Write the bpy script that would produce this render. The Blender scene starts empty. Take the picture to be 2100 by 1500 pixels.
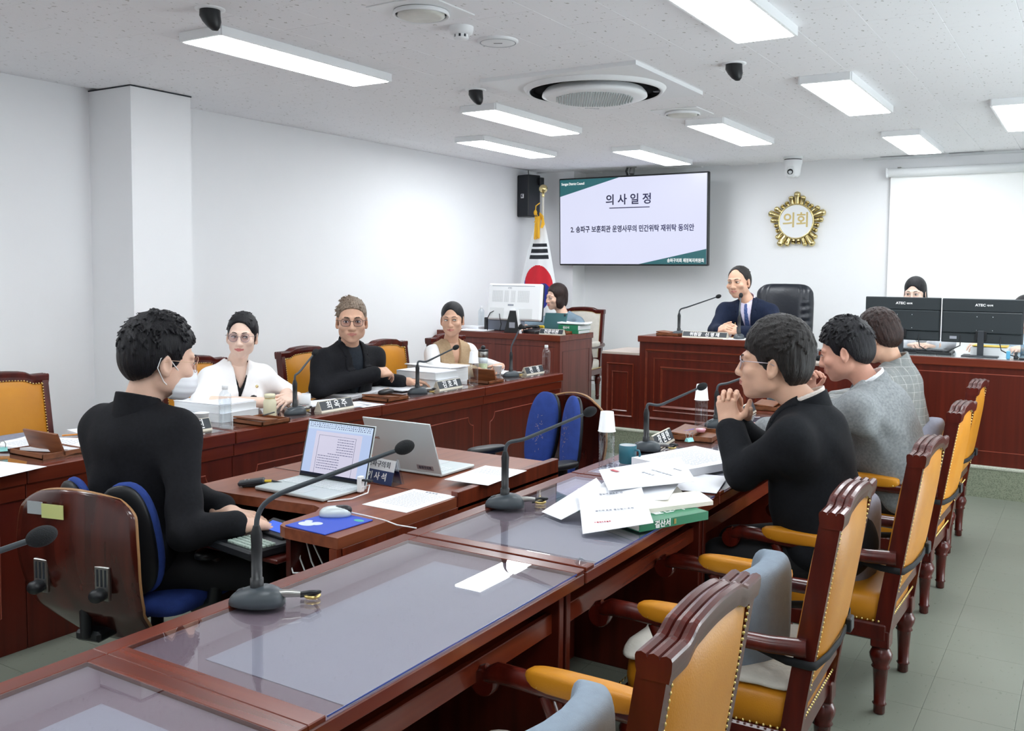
import bpy, math, random
import numpy as np
from mathutils import Vector, Matrix, Euler
random.seed(7); np.random.seed(7)
PI = math.pi
C = bpy.context.scene.collection
S = bpy.context.scene
# ---------------------------------------------------------------- camera
H = 1.5
def cam_axes(yaw, pitch, roll):
    cy, sy, cp, sp = math.cos(yaw), math.sin(yaw), math.cos(pitch), math.sin(pitch)
    f = Vector((-sy*cp, cy*cp, -sp)); r = Vector((cy, sy, 0)); d = f.cross(r)
    cr, sr = math.cos(roll), math.sin(roll)
    return cr*r+sr*d, -sr*r+cr*d, f
cd = bpy.data.cameras.new('camera'); cam = bpy.data.objects.new('camera', cd); C.objects.link(cam)
_r, _d, _f = cam_axes(.557, .0655, -.0090)
cam.matrix_world = Matrix(((_r.x, -_d.x, -_f.x, 0), (_r.y, -_d.y, -_f.y, 0), (_r.z, -_d.z, -_f.z, H), (0, 0, 0, 1)))
cd.sensor_width = 36; cd.sensor_fit = 'HORIZONTAL'; cd.lens = 1928/2100*36; cd.shift_y = -65/2100
cd.clip_start = .02; cd.clip_end = 60
S.camera = cam
# ---------------------------------------------------------------- world, exposure
w = bpy.data.worlds.new('world'); S.world = w; w.use_nodes = True
w.node_tree.nodes['Background'].inputs[0].default_value = (.8, .9, 1, 1)
w.node_tree.nodes['Background'].inputs[1].default_value = .3
S.view_settings.view_transform = 'Standard'; S.view_settings.look = 'None'
S.view_settings.gamma = 1; S.view_settings.use_curve_mapping = False
S.view_settings.exposure = 0.0
LAMP = 18.0         # strength of the ceiling light diffusers
al = bpy.data.lights.new('added_daylight_fill', 'AREA'); al.shape = 'RECTANGLE'; al.size = 6; al.size_y = 1.3; al.energy = 170; al.color = (.86, .96, 1)  # unseen cool fill from the right, added and tilted up to brighten the ceiling
ao = bpy.data.objects.new('added_daylight_fill', al); C.objects.link(ao); ao.location = (2.3, 4.6, 1.5); ao.rotation_euler = (0, PI/2+.75, 0)
# ---------------------------------------------------------------- materials
def srgb(c):
    if isinstance(c, str):
        c = [int(c[i:i+2], 16)/255 for i in (0, 2, 4)]
    return tuple((x/12.92 if x <= .04045 else ((x+.055)/1.055)**2.4) for x in c)
MATS = {}
def mat(name, col, rough=.5, metal=0, spec=.5, noise=0, nscale=20, bump=0, bscale=60, coat=0, stretch=None, col2=None, emit=0, sheen=0, sss=0):
    if name in MATS: return MATS[name]
    m = bpy.data.materials.new(name); m.use_nodes = True; MATS[name] = m
    nt = m.node_tree; b = nt.nodes['Principled BSDF']; c = srgb(col)
    b.inputs['Base Color'].default_value = (*c, 1)
    b.inputs['Roughness'].default_value = rough; b.inputs['Metallic'].default_value = metal
    b.inputs['Specular IOR Level'].default_value = spec
    b.inputs['Coat Weight'].default_value = coat; b.inputs['Coat Roughness'].default_value = .12
    if sheen: b.inputs['Sheen Weight'].default_value = sheen
    if sss:
        b.inputs['Subsurface Weight'].default_value = sss; b.inputs['Subsurface Radius'].default_value = (.012, .005, .003); b.inputs['Subsurface Scale'].default_value = 1
    if emit:
        b.inputs['Base Color'].default_value = (.015, .015, .015, 1)
        b.inputs['Emission Color'].default_value = (*c, 1); b.inputs['Emission Strength'].default_value = emit
    tc = nt.nodes.new('ShaderNodeTexCoord'); mp = nt.nodes.new('ShaderNodeMapping')
    nt.links.new(tc.outputs['Object'], mp.inputs[0])
    if stretch: mp.inputs['Scale'].default_value = stretch
    if noise:
        n = nt.nodes.new('ShaderNodeTexNoise'); n.inputs['Scale'].default_value = nscale; n.inputs['Detail'].default_value = 2 if stretch else 5
        nt.links.new(mp.outputs[0], n.inputs['Vector'])
        r = nt.nodes.new('ShaderNodeMix'); r.data_type = 'RGBA'
        c2 = srgb(col2) if col2 else tuple(x*(1-noise) for x in c)
        r.inputs[6].default_value = (*c2, 1); r.inputs[7].default_value = (*[min(1, x*(1+noise)) for x in c], 1)
        cr = nt.nodes.new('ShaderNodeMapRange'); cr.inputs[1].default_value = .3; cr.inputs[2].default_value = .7
        nt.links.new(n.outputs[0], cr.inputs[0]); nt.links.new(cr.outputs[0], r.inputs[0]); nt.links.new(r.outputs[2], b.inputs['Base Color'])
    if bump:
        n2 = nt.nodes.new('ShaderNodeTexNoise'); n2.inputs['Scale'].default_value = bscale; n2.inputs['Detail'].default_value = 3
        nt.links.new(mp.outputs[0], n2.inputs['Vector'])
        bp = nt.nodes.new('ShaderNodeBump'); bp.inputs['Strength'].default_value = bump; bp.inputs['Distance'].default_value = .004
        nt.links.new(n2.outputs[0], bp.inputs['Height']); nt.links.new(bp.outputs[0], b.inputs['Normal'])
    return m
def nd(m, t): return m.node_tree.nodes.new(t)
M = {}
WA, WB = '6e2214', '47120b'
M['wood_z'] = mat('mahogany_vertical_grain', '5a1d11', .34, coat=.06, spec=.35, noise=.05, nscale=3, stretch=(9, 9, .35), col2='49160c')
M['wood_y'] = mat('mahogany_lengthwise_grain', '6e2c19', .27, coat=.15, spec=.4, noise=.05, nscale=3, stretch=(9, .4, 9), col2='5c2112')
M['wood_x'] = mat('mahogany_crosswise_grain', '6e2c19', .27, coat=.15, spec=.4, noise=.05, nscale=3, stretch=(.4, 9, 9), col2='5c2112')
M['wood_dark'] = mat('dark_mahogany', '4a150e', .3, coat=.2, noise=.25, nscale=3, stretch=(12, 12, .8), col2='350d08')
M['wood_grey'] = mat('faded_mahogany', '6b3026', .35, noise=.12, nscale=3, stretch=(14, 14, .6), col2='5b261e')
M['wood_chair'] = mat('chair_mahogany', '54180f', .26, coat=.22, spec=.4, noise=.1, nscale=6, stretch=(5, 5, .8), col2='41100b')
M['walnut'] = mat('walnut_brown', '7d4a2a', .4, noise=.2, nscale=4, stretch=(10, 1, 10), col2='68391e')
M['table_wood'] = mat('table_brown', '85492f', .35, noise=.12, nscale=3, stretch=(12, .7, 12), col2='743b26')
M['table_edge'] = mat('table_edge_brown', '6a2c17', .35, noise=.3, nscale=3, stretch=(12, 12, .7), col2='4c1d0f')
M['leather'] = mat('tan_leather', 'c98822', .38, spec=.35, noise=.06, nscale=5, bump=.12, bscale=250, col2='bd7a18')
M['leather_black'] = mat('black_leather', '1b1f28', .32, bump=.3, bscale=60)
M['brass'] = mat('brass', 'd6bd78', .3, metal=1)
M['gold'] = mat('polished_gold', 'dccb96', .2, metal=1)
M['wall'] = mat('white_painted_wall', 'f5f6f8', .7, spec=.3, noise=.008, nscale=2, bump=.03, bscale=80)
M['white'] = mat('white_plastic', 'f1f3f5', .4)
M['offwhite'] = mat('off_white_plastic', 'e2e5e6', .45)
M['paper'] = mat('white_paper', 'f4f6fb', .7, noise=.01, nscale=8)
M['cream'] = mat('cream_page_block', 'e9e6da', .8, noise=.06, nscale=2, stretch=(1, 1, 260))
M['pagewhite'] = mat('white_page_block', 'e6eaec', .8, noise=.08, nscale=2, stretch=(1, 1, 260))
M['black'] = mat('black_plastic', '16191d', .42)
M['black_soft'] = mat('black_foam', '15181b', .9, bump=.6, bscale=500)
M['charcoal'] = mat('charcoal_metal', '3a4248', .4, spec=.5)
M['screenblack'] = mat('dark_monitor_plastic', '252d31', .5, bump=.1, bscale=600)
M['dark_grey'] = mat('dark_grey_plastic', '30353b', .5)
M['grey_cushion'] = mat('blue_grey_foam_fabric', '8a99a8', .9, noise=.05, nscale=40, bump=.4, bscale=500)
M['grey_cushion2'] = mat('grey_mesh_fabric', '8b8d9b', .9, noise=.06, nscale=60, bump=.4, bscale=500)
M['white_cushion'] = mat('natural_white_fabric', 'cfccc2', .95, noise=.08, nscale=10, bump=.7, bscale=60)
M['strap'] = mat('black_elastic_strap', '14161a', .8)
M['blue_fabric'] = mat('blue_speckled_fabric', '273f86', .9, noise=.12, nscale=30, bump=.3, bscale=400)
M['silver'] = mat('silver_aluminium', 'ccd6d7', .38, metal=.25)
M['chrome'] = mat('chrome', 'd5d8da', .2, metal=1)
M['steel'] = mat('brushed_steel', '9b9b98', .35, metal=1)
M['teal'] = mat('teal_ceramic', '2c6c7c', .3)
M['teal_cover'] = mat('dark_teal_cover', '2c5a5e', .6)
M['green'] = mat('green_book_cover', '1d7a55', .4)
M['mint'] = mat('mint_clip', '8fd3cf', .4)
M['ivory'] = mat('ivory_enamel', 'e4dfc0', .35)
M['red'] = mat('red_plastic', 'c03040', .4)
M['yellow'] = mat('yellow_plastic', 'e3c02c', .5)
M['orange'] = mat('orange_pencil', 'e0903a', .5)
M['blue_pad'] = mat('blue_mouse_pad', '2f4fc0', .6)
M['navy_ink'] = mat('navy_sign', '33426e', .5)
M['ink'] = mat('black_ink', '1a1c30', .7)
M['white_ink'] = mat('white_lettering', 'f4f4f4', .6)
M['grey_ink'] = mat('grey_print', '9a9ea8', .8)
M['sign_black'] = mat('nameplate_black', '2a3138', .4)
M['champagne'] = mat('champagne_metal', 'cfc8b8', .4, metal=.3)
M['sole'] = mat('black_shoe', '101114', .3)
M['trouser_black'] = mat('black_trousers', '14161a', .85, bump=.2, bscale=600)
M['vent_dark'] = mat('vent_shadow', '20262e', .6)
def glassy(name, tint, ior=5, base=0.0, fr=1.0, rough=.0):
    m = bpy.data.materials.new(name); m.use_nodes = True; nt = m.node_tree; nt.nodes.clear()
    o = nt.nodes.new('ShaderNodeOutputMaterial'); mx = nt.nodes.new('ShaderNodeMixShader'); t = nt.nodes.new('ShaderNodeBsdfTransparent')
    g = nt.nodes.new('ShaderNodeBsdfGlossy'); g.inputs['Roughness'].default_value = rough; g.inputs[0].default_value = (1, 1, 1, 1)
    f = nt.nodes.new('ShaderNodeLayerWeight'); f.inputs[0].default_value = .5
    pw = nt.nodes.new('ShaderNodeMath'); pw.operation = 'POWER'; pw.inputs[1].default_value = ior
    mm = nt.nodes.new('ShaderNodeMath'); mm.operation = 'MULTIPLY_ADD'; mm.inputs[1].default_value = fr; mm.inputs[2].default_value = base; mm.use_clamp = True
    nt.links.new(f.outputs[1], pw.inputs[0])
    t.inputs[0].default_value = (*srgb(tint), 1)
    nt.links.new(pw.outputs[0], mm.inputs[0]); nt.links.new(mm.outputs[0], mx.inputs[0]); nt.links.new(t.outputs[0], mx.inputs[1]); nt.links.new(g.outputs[0], mx.inputs[2]); nt.links.new(mx.outputs[0], o.inputs[0])
    return m
M['pane'] = glassy('desk_glass', 'f6f8f8', 4.2, .06, .95)
M['bottle'] = glassy('clear_bottle_plastic', 'f4f8fa', 3, .08, .6)
M['lens'] = glassy('spectacle_lens', 'e8e4ea', 5, .03, .8)
M['clear'] = glassy('clear_acrylic', 'eaf0f4', 4, .06, .8)
M['desk_under'] = mat('desk_felt_under_glass', '8a7280', .6, noise=.06, nscale=8)
M['desk_pad'] = mat('grey_desk_pad', 'aaa4b6', .5, spec=.3)
M['lamp'] = mat('light_diffuser', 'ffffff', .5, emit=LAMP)
M['lamp'].node_tree.nodes['Principled BSDF'].inputs['Emission Color'].default_value = (.93, .97, 1, 1)
# ceiling tile: pitted mineral board
def speckle(name, base, dark, scale, thr, rough=.9, big=0):
    m = bpy.data.materials.new(name); m.use_nodes = True; nt = m.node_tree; b = nt.nodes['Principled BSDF']; b.inputs['Roughness'].default_value = rough
    tc = nt.nodes.new('ShaderNodeNewGeometry'); mp = nt.nodes.new('ShaderNodeMapping'); mp.inputs['Scale'].default_value = (1, .55, 1); nt.links.new(tc.outputs['Position'], mp.inputs[0])
    v = nt.nodes.new('ShaderNodeTexNoise'); v.inputs['Scale'].default_value = scale; v.inputs['Detail'].default_value = 2
    nt.links.new(mp.outputs[0], v.inputs['Vector'])
    r = nt.nodes.new('ShaderNodeMapRange'); r.inputs[1].default_value = thr; r.inputs[2].default_value = thr+.06; nt.links.new(v.outputs[0], r.inputs[0])
    mx = nt.nodes.new('ShaderNodeMix'); mx.data_type = 'RGBA'; mx.inputs[6].default_value = (*srgb(base), 1); mx.inputs[7].default_value = (*srgb(dark), 1)
    nt.links.new(r.outputs[0], mx.inputs[0])
    last = mx.outputs[2]
    if big:
        n = nt.nodes.new('ShaderNodeTexNoise'); n.inputs['Scale'].default_value = 1.7; n.inputs['Detail'].default_value = 6; nt.links.new(tc.outputs['Position'], n.inputs['Vector'])
        r2 = nt.nodes.new('ShaderNodeMapRange'); r2.inputs[3].default_value = 1-big; r2.inputs[4].default_value = 1+big; nt.links.new(n.outputs[0], r2.inputs[0])
        hs = nt.nodes.new('ShaderNodeHueSaturation'); nt.links.new(r2.outputs[0], hs.inputs['Value']); nt.links.new(last, hs.inputs['Color']); last = hs.outputs[0]
    nt.links.new(last, b.inputs['Base Color'])
    return m
M['ceil'] = speckle('mineral_fibre_tile', 'f6f6f9', 'bcbab8', 55, .66)
M['tile'] = speckle('pale_green_vinyl_tile', '787d72', '686e63', 60, .66, .45, .1)
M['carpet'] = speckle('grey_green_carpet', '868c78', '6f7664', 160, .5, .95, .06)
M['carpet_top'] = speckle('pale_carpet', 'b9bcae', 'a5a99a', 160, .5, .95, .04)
# ---------------------------------------------------------------- mesh helpers
def R3(rx=0, ry=0, rz=0): return Euler((rx, ry, rz)).to_matrix()
class MB:
    def __init__(s): s.v = []; s.f = []; s.sm = []; s.mi = []; s.cur = 0
    def add(s, vs, fs, sm=False):
        n = len(s.v); s.v += [tuple(v) for v in vs]; s.f += [tuple(i+n for i in f) for f in fs]; s.sm += [sm]*len(fs); s.mi += [s.cur]*len(fs); return s
    def box(s, x0, x1, y0, y1, z0, z1, b=0, rot=None, at=(0, 0, 0)):
        c = Vector(((x0+x1)/2, (y0+y1)/2, (z0+z1)/2)); h = Vector((abs(x1-x0)/2, abs(y1-y0)/2, abs(z1-z0)/2)); at = Vector(at)
        b = min(b, min(h)*.95)
        if b <= 0:
            vs = [(sx*h.x, sy*h.y, sz*h.z) for sx in (-1, 1) for sy in (-1, 1) for sz in (-1, 1)]
            fs = [(0, 1, 3, 2), (4, 6, 7, 5), (0, 4, 5, 1), (2, 3, 7, 6), (0, 2, 6, 4), (1, 5, 7, 3)]
        else:
            vs = []; idx = {}
            for sx in (-1, 1):
                for sy in (-1, 1):
                    for sz in (-1, 1):
                        for a in range(3):
                            p = [sx*(h.x-(b if a != 0 else 0)), sy*(h.y-(b if a != 1 else 0)), sz*(h.z-(b if a != 2 else 0))]
                            idx[(sx, sy, sz, a)] = len(vs); vs.append(p)
            fs = []
            for a in range(3):
                o = [i for i in range(3) if i != a]
                for sg in (-1, 1):
                    q = []
                    for (u, v) in ((-1, -1), (1, -1), (1, 1), (-1, 1)):
                        k = [0, 0, 0]; k[a] = sg; k[o[0]] = u; k[o[1]] = v; q.append(idx[(*k, a)])
                    if (sg > 0) != (a != 1): q = q[::-1]
                    fs.append(tuple(q))
            for a in range(3):   # edges along axis a
                o = [i for i in range(3) if i != a]
                for u in (-1, 1):
                    for v in (-1, 1):
                        k0 = [0, 0, 0]; k0[o[0]] = u; k0[o[1]] = v; k1 = list(k0); k0[a] = -1; k1[a] = 1
                        q = [idx[(*k0, o[0])], idx[(*k1, o[0])], idx[(*k1, o[1])], idx[(*k0, o[1])]]
                        fs.append(tuple(q))
            for k in [(a, c2, d) for a in (-1, 1) for c2 in (-1, 1) for d in (-1, 1)]:
                fs.append((idx[(*k, 0)], idx[(*k, 1)], idx[(*k, 2)]))
            fs2 = []
            for f in fs:
                P = [Vector(vs[i]) for i in f]; nrm = (P[1]-P[0]).cross(P[2]-P[0]); cen = sum(P, Vector())/len(P)
                fs2.append(f if nrm.dot(cen) > 0 else f[::-1])
            fs = fs2
        out = []
        for p in vs:
            p = Vector(p)
            if rot is not None: p = rot @ p
            out.append(p+c+at)
        return s.add(out, fs)
    def rbox(s, c, h, rot=None, b=0):
        c = Vector(c); 
        return s.box(-h[0], h[0], -h[1], h[1], -h[2], h[2], b, rot, c)
    def lathe(s, prof, n=24, at=(0, 0, 0), rot=None, cap=True, sm=True):
        at = Vector(at); vs = []; fs = []
        for r, z in prof:
            for i in range(n):
                p = Vector((r*math.cos(2*PI*i/n), r*math.sin(2*PI*i/n), z)); vs.append((rot @ p if rot is not None else p)+at)
        for j in range(len(prof)-1):
            for i in range(n):
                k = (i+1) % n; fs.append((j*n+i, j*n+k, (j+1)*n+k, (j+1)*n+i))
        s.add(vs, fs, sm)
        if cap:
            m = len(vs); 
            s.add(vs[:n], [tuple(range(n))[::-1]]); s.add(vs[m-n:], [tuple(range(n))])
        return s
    def tube(s, pts, rad, n=10, cap=True, flat=None):
        pts = [Vector(p) for p in pts]; rads = rad if isinstance(rad, (list, tuple)) else [rad]*len(pts)
        vs = []; fs = []; up = None
        for i, p in enumerate(pts):
            t = (pts[min(i+1, len(pts)-1)]-pts[max(i-1, 0)]).normalized()
            if up is None:
                up = Vector((0, 0, 1)) if abs(t.z) < .9 else Vector((1, 0, 0))
            a = t.cross(up).normalized(); bb = a.cross(t).normalized(); up = bb
            for k in range(n):
                an = 2*PI*k/n; fx = 1 if flat is None else flat
                vs.append(p+a*math.cos(an)*rads[i]+bb*math.sin(an)*rads[i]*fx)
        for j in range(len(pts)-1):
            for k in range(n):
                l = (k+1) % n; fs.append((j*n+k, j*n+l, (j+1)*n+l, (j+1)*n+k))
        s.add(vs, fs, True)
        if cap: s.add(vs[:n], [tuple(range(n))[::-1]]); s.add(vs[-n:], [tuple(range(n))])
        return s
    def se(s, c, r, e1=.3, e2=.3, rot=None, nu=20, nv=12, fn=None):
        c = Vector(c); vs = []; fs = []
        def pw(x, e): return math.copysign(abs(x)**e, x)
        for j in range(nv+1):
            a = -PI/2+PI*j/nv
            for i in range(nu):
                b = 2*PI*i/nu
                p = Vector((r[0]*pw(math.cos(a), e1)*pw(math.cos(b), e2), r[1]*pw(math.cos(a), e1)*pw(math.sin(b), e2), r[2]*pw(math.sin(a), e1)))
                if fn: p = fn(p)
                if rot is not None: p = rot @ p
                vs.append(p+c)
        for j in range(nv):
            for i in range(nu):
                k = (i+1) % nu; fs.append((j*nu+i, j*nu+k, (j+1)*nu+k, (j+1)*nu+i))
        return s.add(vs, fs, True)
    def prism(s, poly, a0, a1, ax='z', rot=None, at=(0, 0, 0), sm=False):
        at = Vector(at); vs = []
        def P(u, v, h): return Vector({'z': (u, v, h), 'y': (u, h, v), 'x': (h, u, v)}[ax])
        n = len(poly); ar = sum(poly[i][0]*poly[(i+1) % n][1]-poly[(i+1) % n][0]*poly[i][1] for i in range(n))
        for h in (a0, a1):
            for u, v in poly:
                p = P(u, v, h); vs.append((rot @ p if rot is not None else p)+at)
        fl = (ar > 0) ^ (ax == 'y') ^ (a1 < a0)
        bot = tuple(range(n)); top = tuple(range(n, 2*n))
        sd = [(i, (i+1) % n, n+(i+1) % n, n+i) for i in range(n)]
        if fl: s.add(vs, [bot[::-1], top]); s.add(vs, sd, sm)
        else: s.add(vs, [bot, top[::-1]]); s.add(vs, [q[::-1] for q in sd], sm)
        return s
    def grid(s, fn, nu, nv, sm=True, flip=False):
        vs = [fn(i/nu, j/nv) for j in range(nv+1) for i in range(nu+1)]; fs = []
        for j in range(nv):
            for i in range(nu):
                a = j*(nu+1)+i; q = (a, a+1, a+nu+2, a+nu+1); fs.append(q[::-1] if flip else q)
        return s.add(vs, fs, sm)
    def mesh(s, name, mats):
        me = bpy.data.meshes.new(name); me.from_pydata([tuple(v) for v in s.v], [], s.f)
        me.polygons.foreach_set('use_smooth', s.sm); me.polygons.foreach_set('material_index', s.mi)
        for m in (mats if isinstance(mats, (list, tuple)) else [mats]): me.materials.append(m)
        me.update(); return me
    def obj(s, name, mats, parent=None, loc=(0, 0, 0), rot=(0, 0, 0)):
        o = bpy.data.objects.new(name, s.mesh(name, mats)); C.objects.link(o); o.location = loc; o.rotation_euler = rot
        if parent: o.parent = parent
        return o
def T(name, label, cat, loc=(0, 0, 0), rz=0, group=None, rot=None):
    o = bpy.data.objects.new(name, None); C.objects.link(o); o.empty_display_size = .05
    o.location = loc; o.rotation_euler = rot if rot else (0, 0, rz); return tag(o, label, cat, group)
def tag(o, label, cat, group=None):
    o['label'] = label; o['category'] = cat
    if group: o['group'] = group
    return o
def struct(o, label=None):
    o['kind'] = 'structure'
    if label: o['label'] = label
    return o
def inst(name, me, parent=None, loc=(0, 0, 0), rot=(0, 0, 0)):
    o = bpy.data.objects.new(name, me); C.objects.link(o); o.location = loc; o.rotation_euler = rot
    if parent: o.parent = parent
    return o
def dup(root, loc, rz=0, label=None, group=None, rot=None):
    r = root.copy(); C.objects.link(r); r.location = loc; r.rotation_euler = rot if rot else (0, 0, rz)
    if label: r['label'] = label
    if group: r['group'] = group
    for ch in list(root.children):
        c = ch.copy(); C.objects.link(c); c.parent = r
        for g in ch.children:
            d = g.copy(); C.objects.link(d); d.parent = c
    return r
def txt(name, s, size, m, parent, loc, rot=(0, 0, 0), bold=0, ext=.0006, align='CENTER', sx=1, space=1):
    cu = bpy.data.curves.new(name, 'FONT'); cu.body = s; cu.size = size; cu.extrude = ext; cu.offset = bold; cu.align_x = align; cu.align_y = 'CENTER'; cu.space_character = space; cu.resolution_u = 3
    o = bpy.data.objects.new(name, cu); C.objects.link(o)
    bpy.context.view_layer.update()
    me = bpy.data.meshes.new_from_object(o.evaluated_get(bpy.context.evaluated_depsgraph_get()))
    bpy.data.objects.remove(o); me.materials.clear(); me.materials.append(m)
    q = inst(name, me, parent, loc, rot); q.scale = (sx, 1, 1); return q

S.cycles.transparent_max_bounces = 24
# ================================================================ ROOM
XL, YB, HC, XR, YF = -5.27, 9.2, 2.58, 2.4, -2.6
PZ, PY = .214, 7.05          # platform height, riser plane
struct(MB().box(XL-.2, XR+.2, YF-.2, YB+.2, -.12, -.012).obj('floor', M['tile']))
fl = bpy.data.objects['floor']
tm = MB().box(-.1421, .1421, -.1521, .1521, -.011, 0, .0004).mesh('tile', M['tile'])
rest = MB(); nx0 = []
TX0, TY0 = -.46, 4.065
for i in range(-17, 10):
    for j in range(-22, 10):
        x = TX0+.285*(i+.5); y = TY0+.305*(j+.5)
        if y > PY+.1 or x < XL or x > XR or y < YF: continue
        vis = (-1.4 < x < .75 and 2.3 < y) or (-2.3 < x < -1.9 and 3.6 < y) or (-3.2 < x < -1.9 and 4.4 < y < 7.1)
        if vis: inst('floor_tile', tm, fl, (x, y, 0))
        else: rest.box(x-.1415, x+.1415, y-.1515, y+.1515, -.011, 0)
ro = rest.obj('tile_field', M['tile'], fl); ro['kind'] = 'stuff'
struct(MB().box(XL-.2, XR+.2, YF-.2, YB+.2, HC+.0105, HC+.2).obj('ceiling', M['ceil']))
ce = bpy.data.objects['ceiling']
cm = MB().box(-.1422, .1422, -.2847, .2847, 0, .011, .0012).mesh('ceiling_tile', M['ceil'])
rest = MB()
for i in range(-17, 12):
    for j in range(-12, 10):
        x = -.893+.285*(i+.5); y = 4.26+.57*(j+.5)+(0 if i % 2 == 0 else .285)
        if x < XL+.1 or x > XR or y < YF or y > YB: continue
        if 1.9 < y and x < min(1.1, .12*y+.1) and x > -5.3 and y > -.75*x-2.0: inst('ceiling_tile', cm, ce, (x, y, HC))
        else: rest.box(x-.1418, x+.1418, y-.2845, y+.2845, HC, HC+.011)
ro = rest.obj('tile_field', M['ceil'], ce); ro['kind'] = 'stuff'
struct(MB().box(XL-.2, XL, YF, YB, -.1, HC+.1).obj('wall_left', M['wall']))
struct(MB().box(XL-.2, XR, YB, YB+.2, -.1, HC+.1).obj('wall_back', M['wall']))
struct(MB().box(XR, XR+.2, YF, YB, -.1, HC+.1).obj('wall_right', M['wall']))
struct(MB().box(XL, XR, YF-.2, YF, -.1, HC+.1).obj('wall_front', M['wall']))
o = struct(MB().box(XL, -4.87, 3.56, 3.99, 0, HC-.004).obj('wall_pillar', M['wall']), 'white square pillar standing out from the left wall')
MB().box(XL, -4.865, 3.555, 3.995, HC-.008, HC-.001).obj('shadow_gap', M['vent_dark'], o)
struct(MB().box(XL, -4.80, 8.93, YB, PZ, HC).obj('wall_corner', M['wall']), 'white boxed-out corner behind the flag')
struct(MB().box(-1.63, XR, YB-.012, YB, PZ, HC-.003).obj('trim_1', M['wall']), 'shallow wall panel behind the roller screen')
struct(MB().box(-1.9, XR, YB-.03, YB, HC-.02, HC).obj('trim_2', M['offwhite']), 'thin metal ceiling edge above the screen')
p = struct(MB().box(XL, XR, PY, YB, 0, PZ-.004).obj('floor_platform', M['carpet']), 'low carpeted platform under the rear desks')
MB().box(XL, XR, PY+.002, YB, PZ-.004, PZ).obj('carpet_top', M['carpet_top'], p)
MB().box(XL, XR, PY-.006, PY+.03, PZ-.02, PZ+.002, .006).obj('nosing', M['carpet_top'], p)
struct(MB().box(XL+.5, XR, YB-.02, YB, PZ, PZ+.07).obj('baseboard_back', M['offwhite']))
# ---------------------------------------------------------------- ceiling lights
def light(x, y, lab):
    t = T('ceiling_light', lab, 'ceiling light', (x, y, HC), group='ceiling panel lights')
    m = MB(); hw, hl = .135, .59
    m.box(-hw, hw, -hl, hl, -.012, 0, .002)
    for a in (-1, 1):
        m.box(a*hw-.008, a*hw+.008, -hl, hl, -.043, 0, .002); m.box(-hw, hw, a*hl-.008, a*hl+.008, -.043, 0, .002)
    m.obj('housing', M['white'], t)
    MB().box(-hw+.010, hw-.010, -hl+.010, hl-.010, -.0455, -.02, .003).obj('diffuser', M['lamp'], t)
    return t
for x, y, lab in (
    (-3.48, 3.50, 'long ceiling light nearest the pillar, foremost on the left'),
    (-3.46, 5.70, 'ceiling light just beyond the left black dome sensor'),
    (-4.31, 6.84, 'ceiling light closest to the left wall'),
    (-3.46, 7.95, 'ceiling light straight above the wall television'),
    (-2.38, 6.92, 'ceiling light just beyond the small round air diffuser'),
    (-1.30, 3.60, 'ceiling light cut off by the top edge of the picture'),
    (-1.30, 5.84, 'ceiling light between right black dome sensor and screen corner'),
    (-1.30, 8.12, 'ceiling light nearest the roller screen case'),
    (-.47, 7.07, 'ceiling light cut off at the right edge of the picture')):
    light(x, y, lab)
for x, y, lab in ((-3.48, 1.3, 'over the left bench beside the viewer'), (-1.3, 1.35, 'over the nearest glass-topped desk'), (-1.3, -.9, 'behind the viewer on the right'), (-3.48, -.9, 'behind the viewer on the left'),
                  (.4, 2.4, 'over the aisle behind the nearest armchair'), (.4, 4.8, 'over the aisle behind the grey suit'), (1.5, 3.6, 'near the right wall, middle'), (1.5, 6.2, 'near the right wall, before the platform'),
                  (1.3, 8.3, 'over the right end of the platform'), (.4, 0, 'directly above the viewer'), (-4.6, .4, 'in the near left corner')):
    light(x, y, 'ceiling panel light out of the picture, '+lab)
# ---------------------------------------------------------------- ceiling cassette air conditioner
t = T('air_conditioner', 'large square ceiling cassette air conditioner with round grille', 'air conditioner', (-2.515, 4.915, HC))
m = MB(); pr = []
for r in [(.0)]: pass
m.prism([(.475*x+0, .475*y) for x, y in ((-1, -1), (1, -1), (1, 1), (-1, 1))], -.022, 0)
m.obj('casing', M['white'], t)
MB().lathe([(.36, -.0225), (.372, -.040), (.385, -.048), (.395, -.044), (.41, -.0225)], 64, cap=False).obj('outer_ring', M['white'], t)
MB().lathe([(.355, -.0235), (.35, -.028), (.372, -.046)], 64, cap=False).obj('air_slot', mat('slot_shade_black', '07080a', .9, spec=.1), t)  # slot wall and disc coloured near-black for the shade inside
MB().lathe([(.372, -.0235), (.372, -.026), (.28, -.026)], 64).obj('slot_shadow', mat('slot_shade_black', '07080a', .9, spec=.1), t)
MB().lathe([(.28, -.026), (.300, -.050), (.303, -.066), (.27, -.077), (.0005, -.085)], 64, cap=False).obj('centre_disc', M['white'], t)
g = MB()
for i in range(-15, 16):
    for j in range(-15, 16):
        x = i*.0165+(.008 if j % 2 else 0); y = j*.0145
        if x*x+y*y < .225**2: g.lathe([(.0055, -.0862), (.0055, -.079)], 6, at=(x, y, 0), sm=False)
g = g.obj('grille_holes', mat('grille_hole_grey', 'bfc6c6', .7), t); g['kind'] = 'stuff'
txt('maker_mark', 'SAMSUNG', .02, M['grey_ink'], t, (-.14, .245, -.0835), (PI, 0, .8))
MB().lathe([(.018, -.052), (.018, -.046)], 12, at=(.34, .1, 0)).obj('sensor_eye', M['black'], t)
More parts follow.
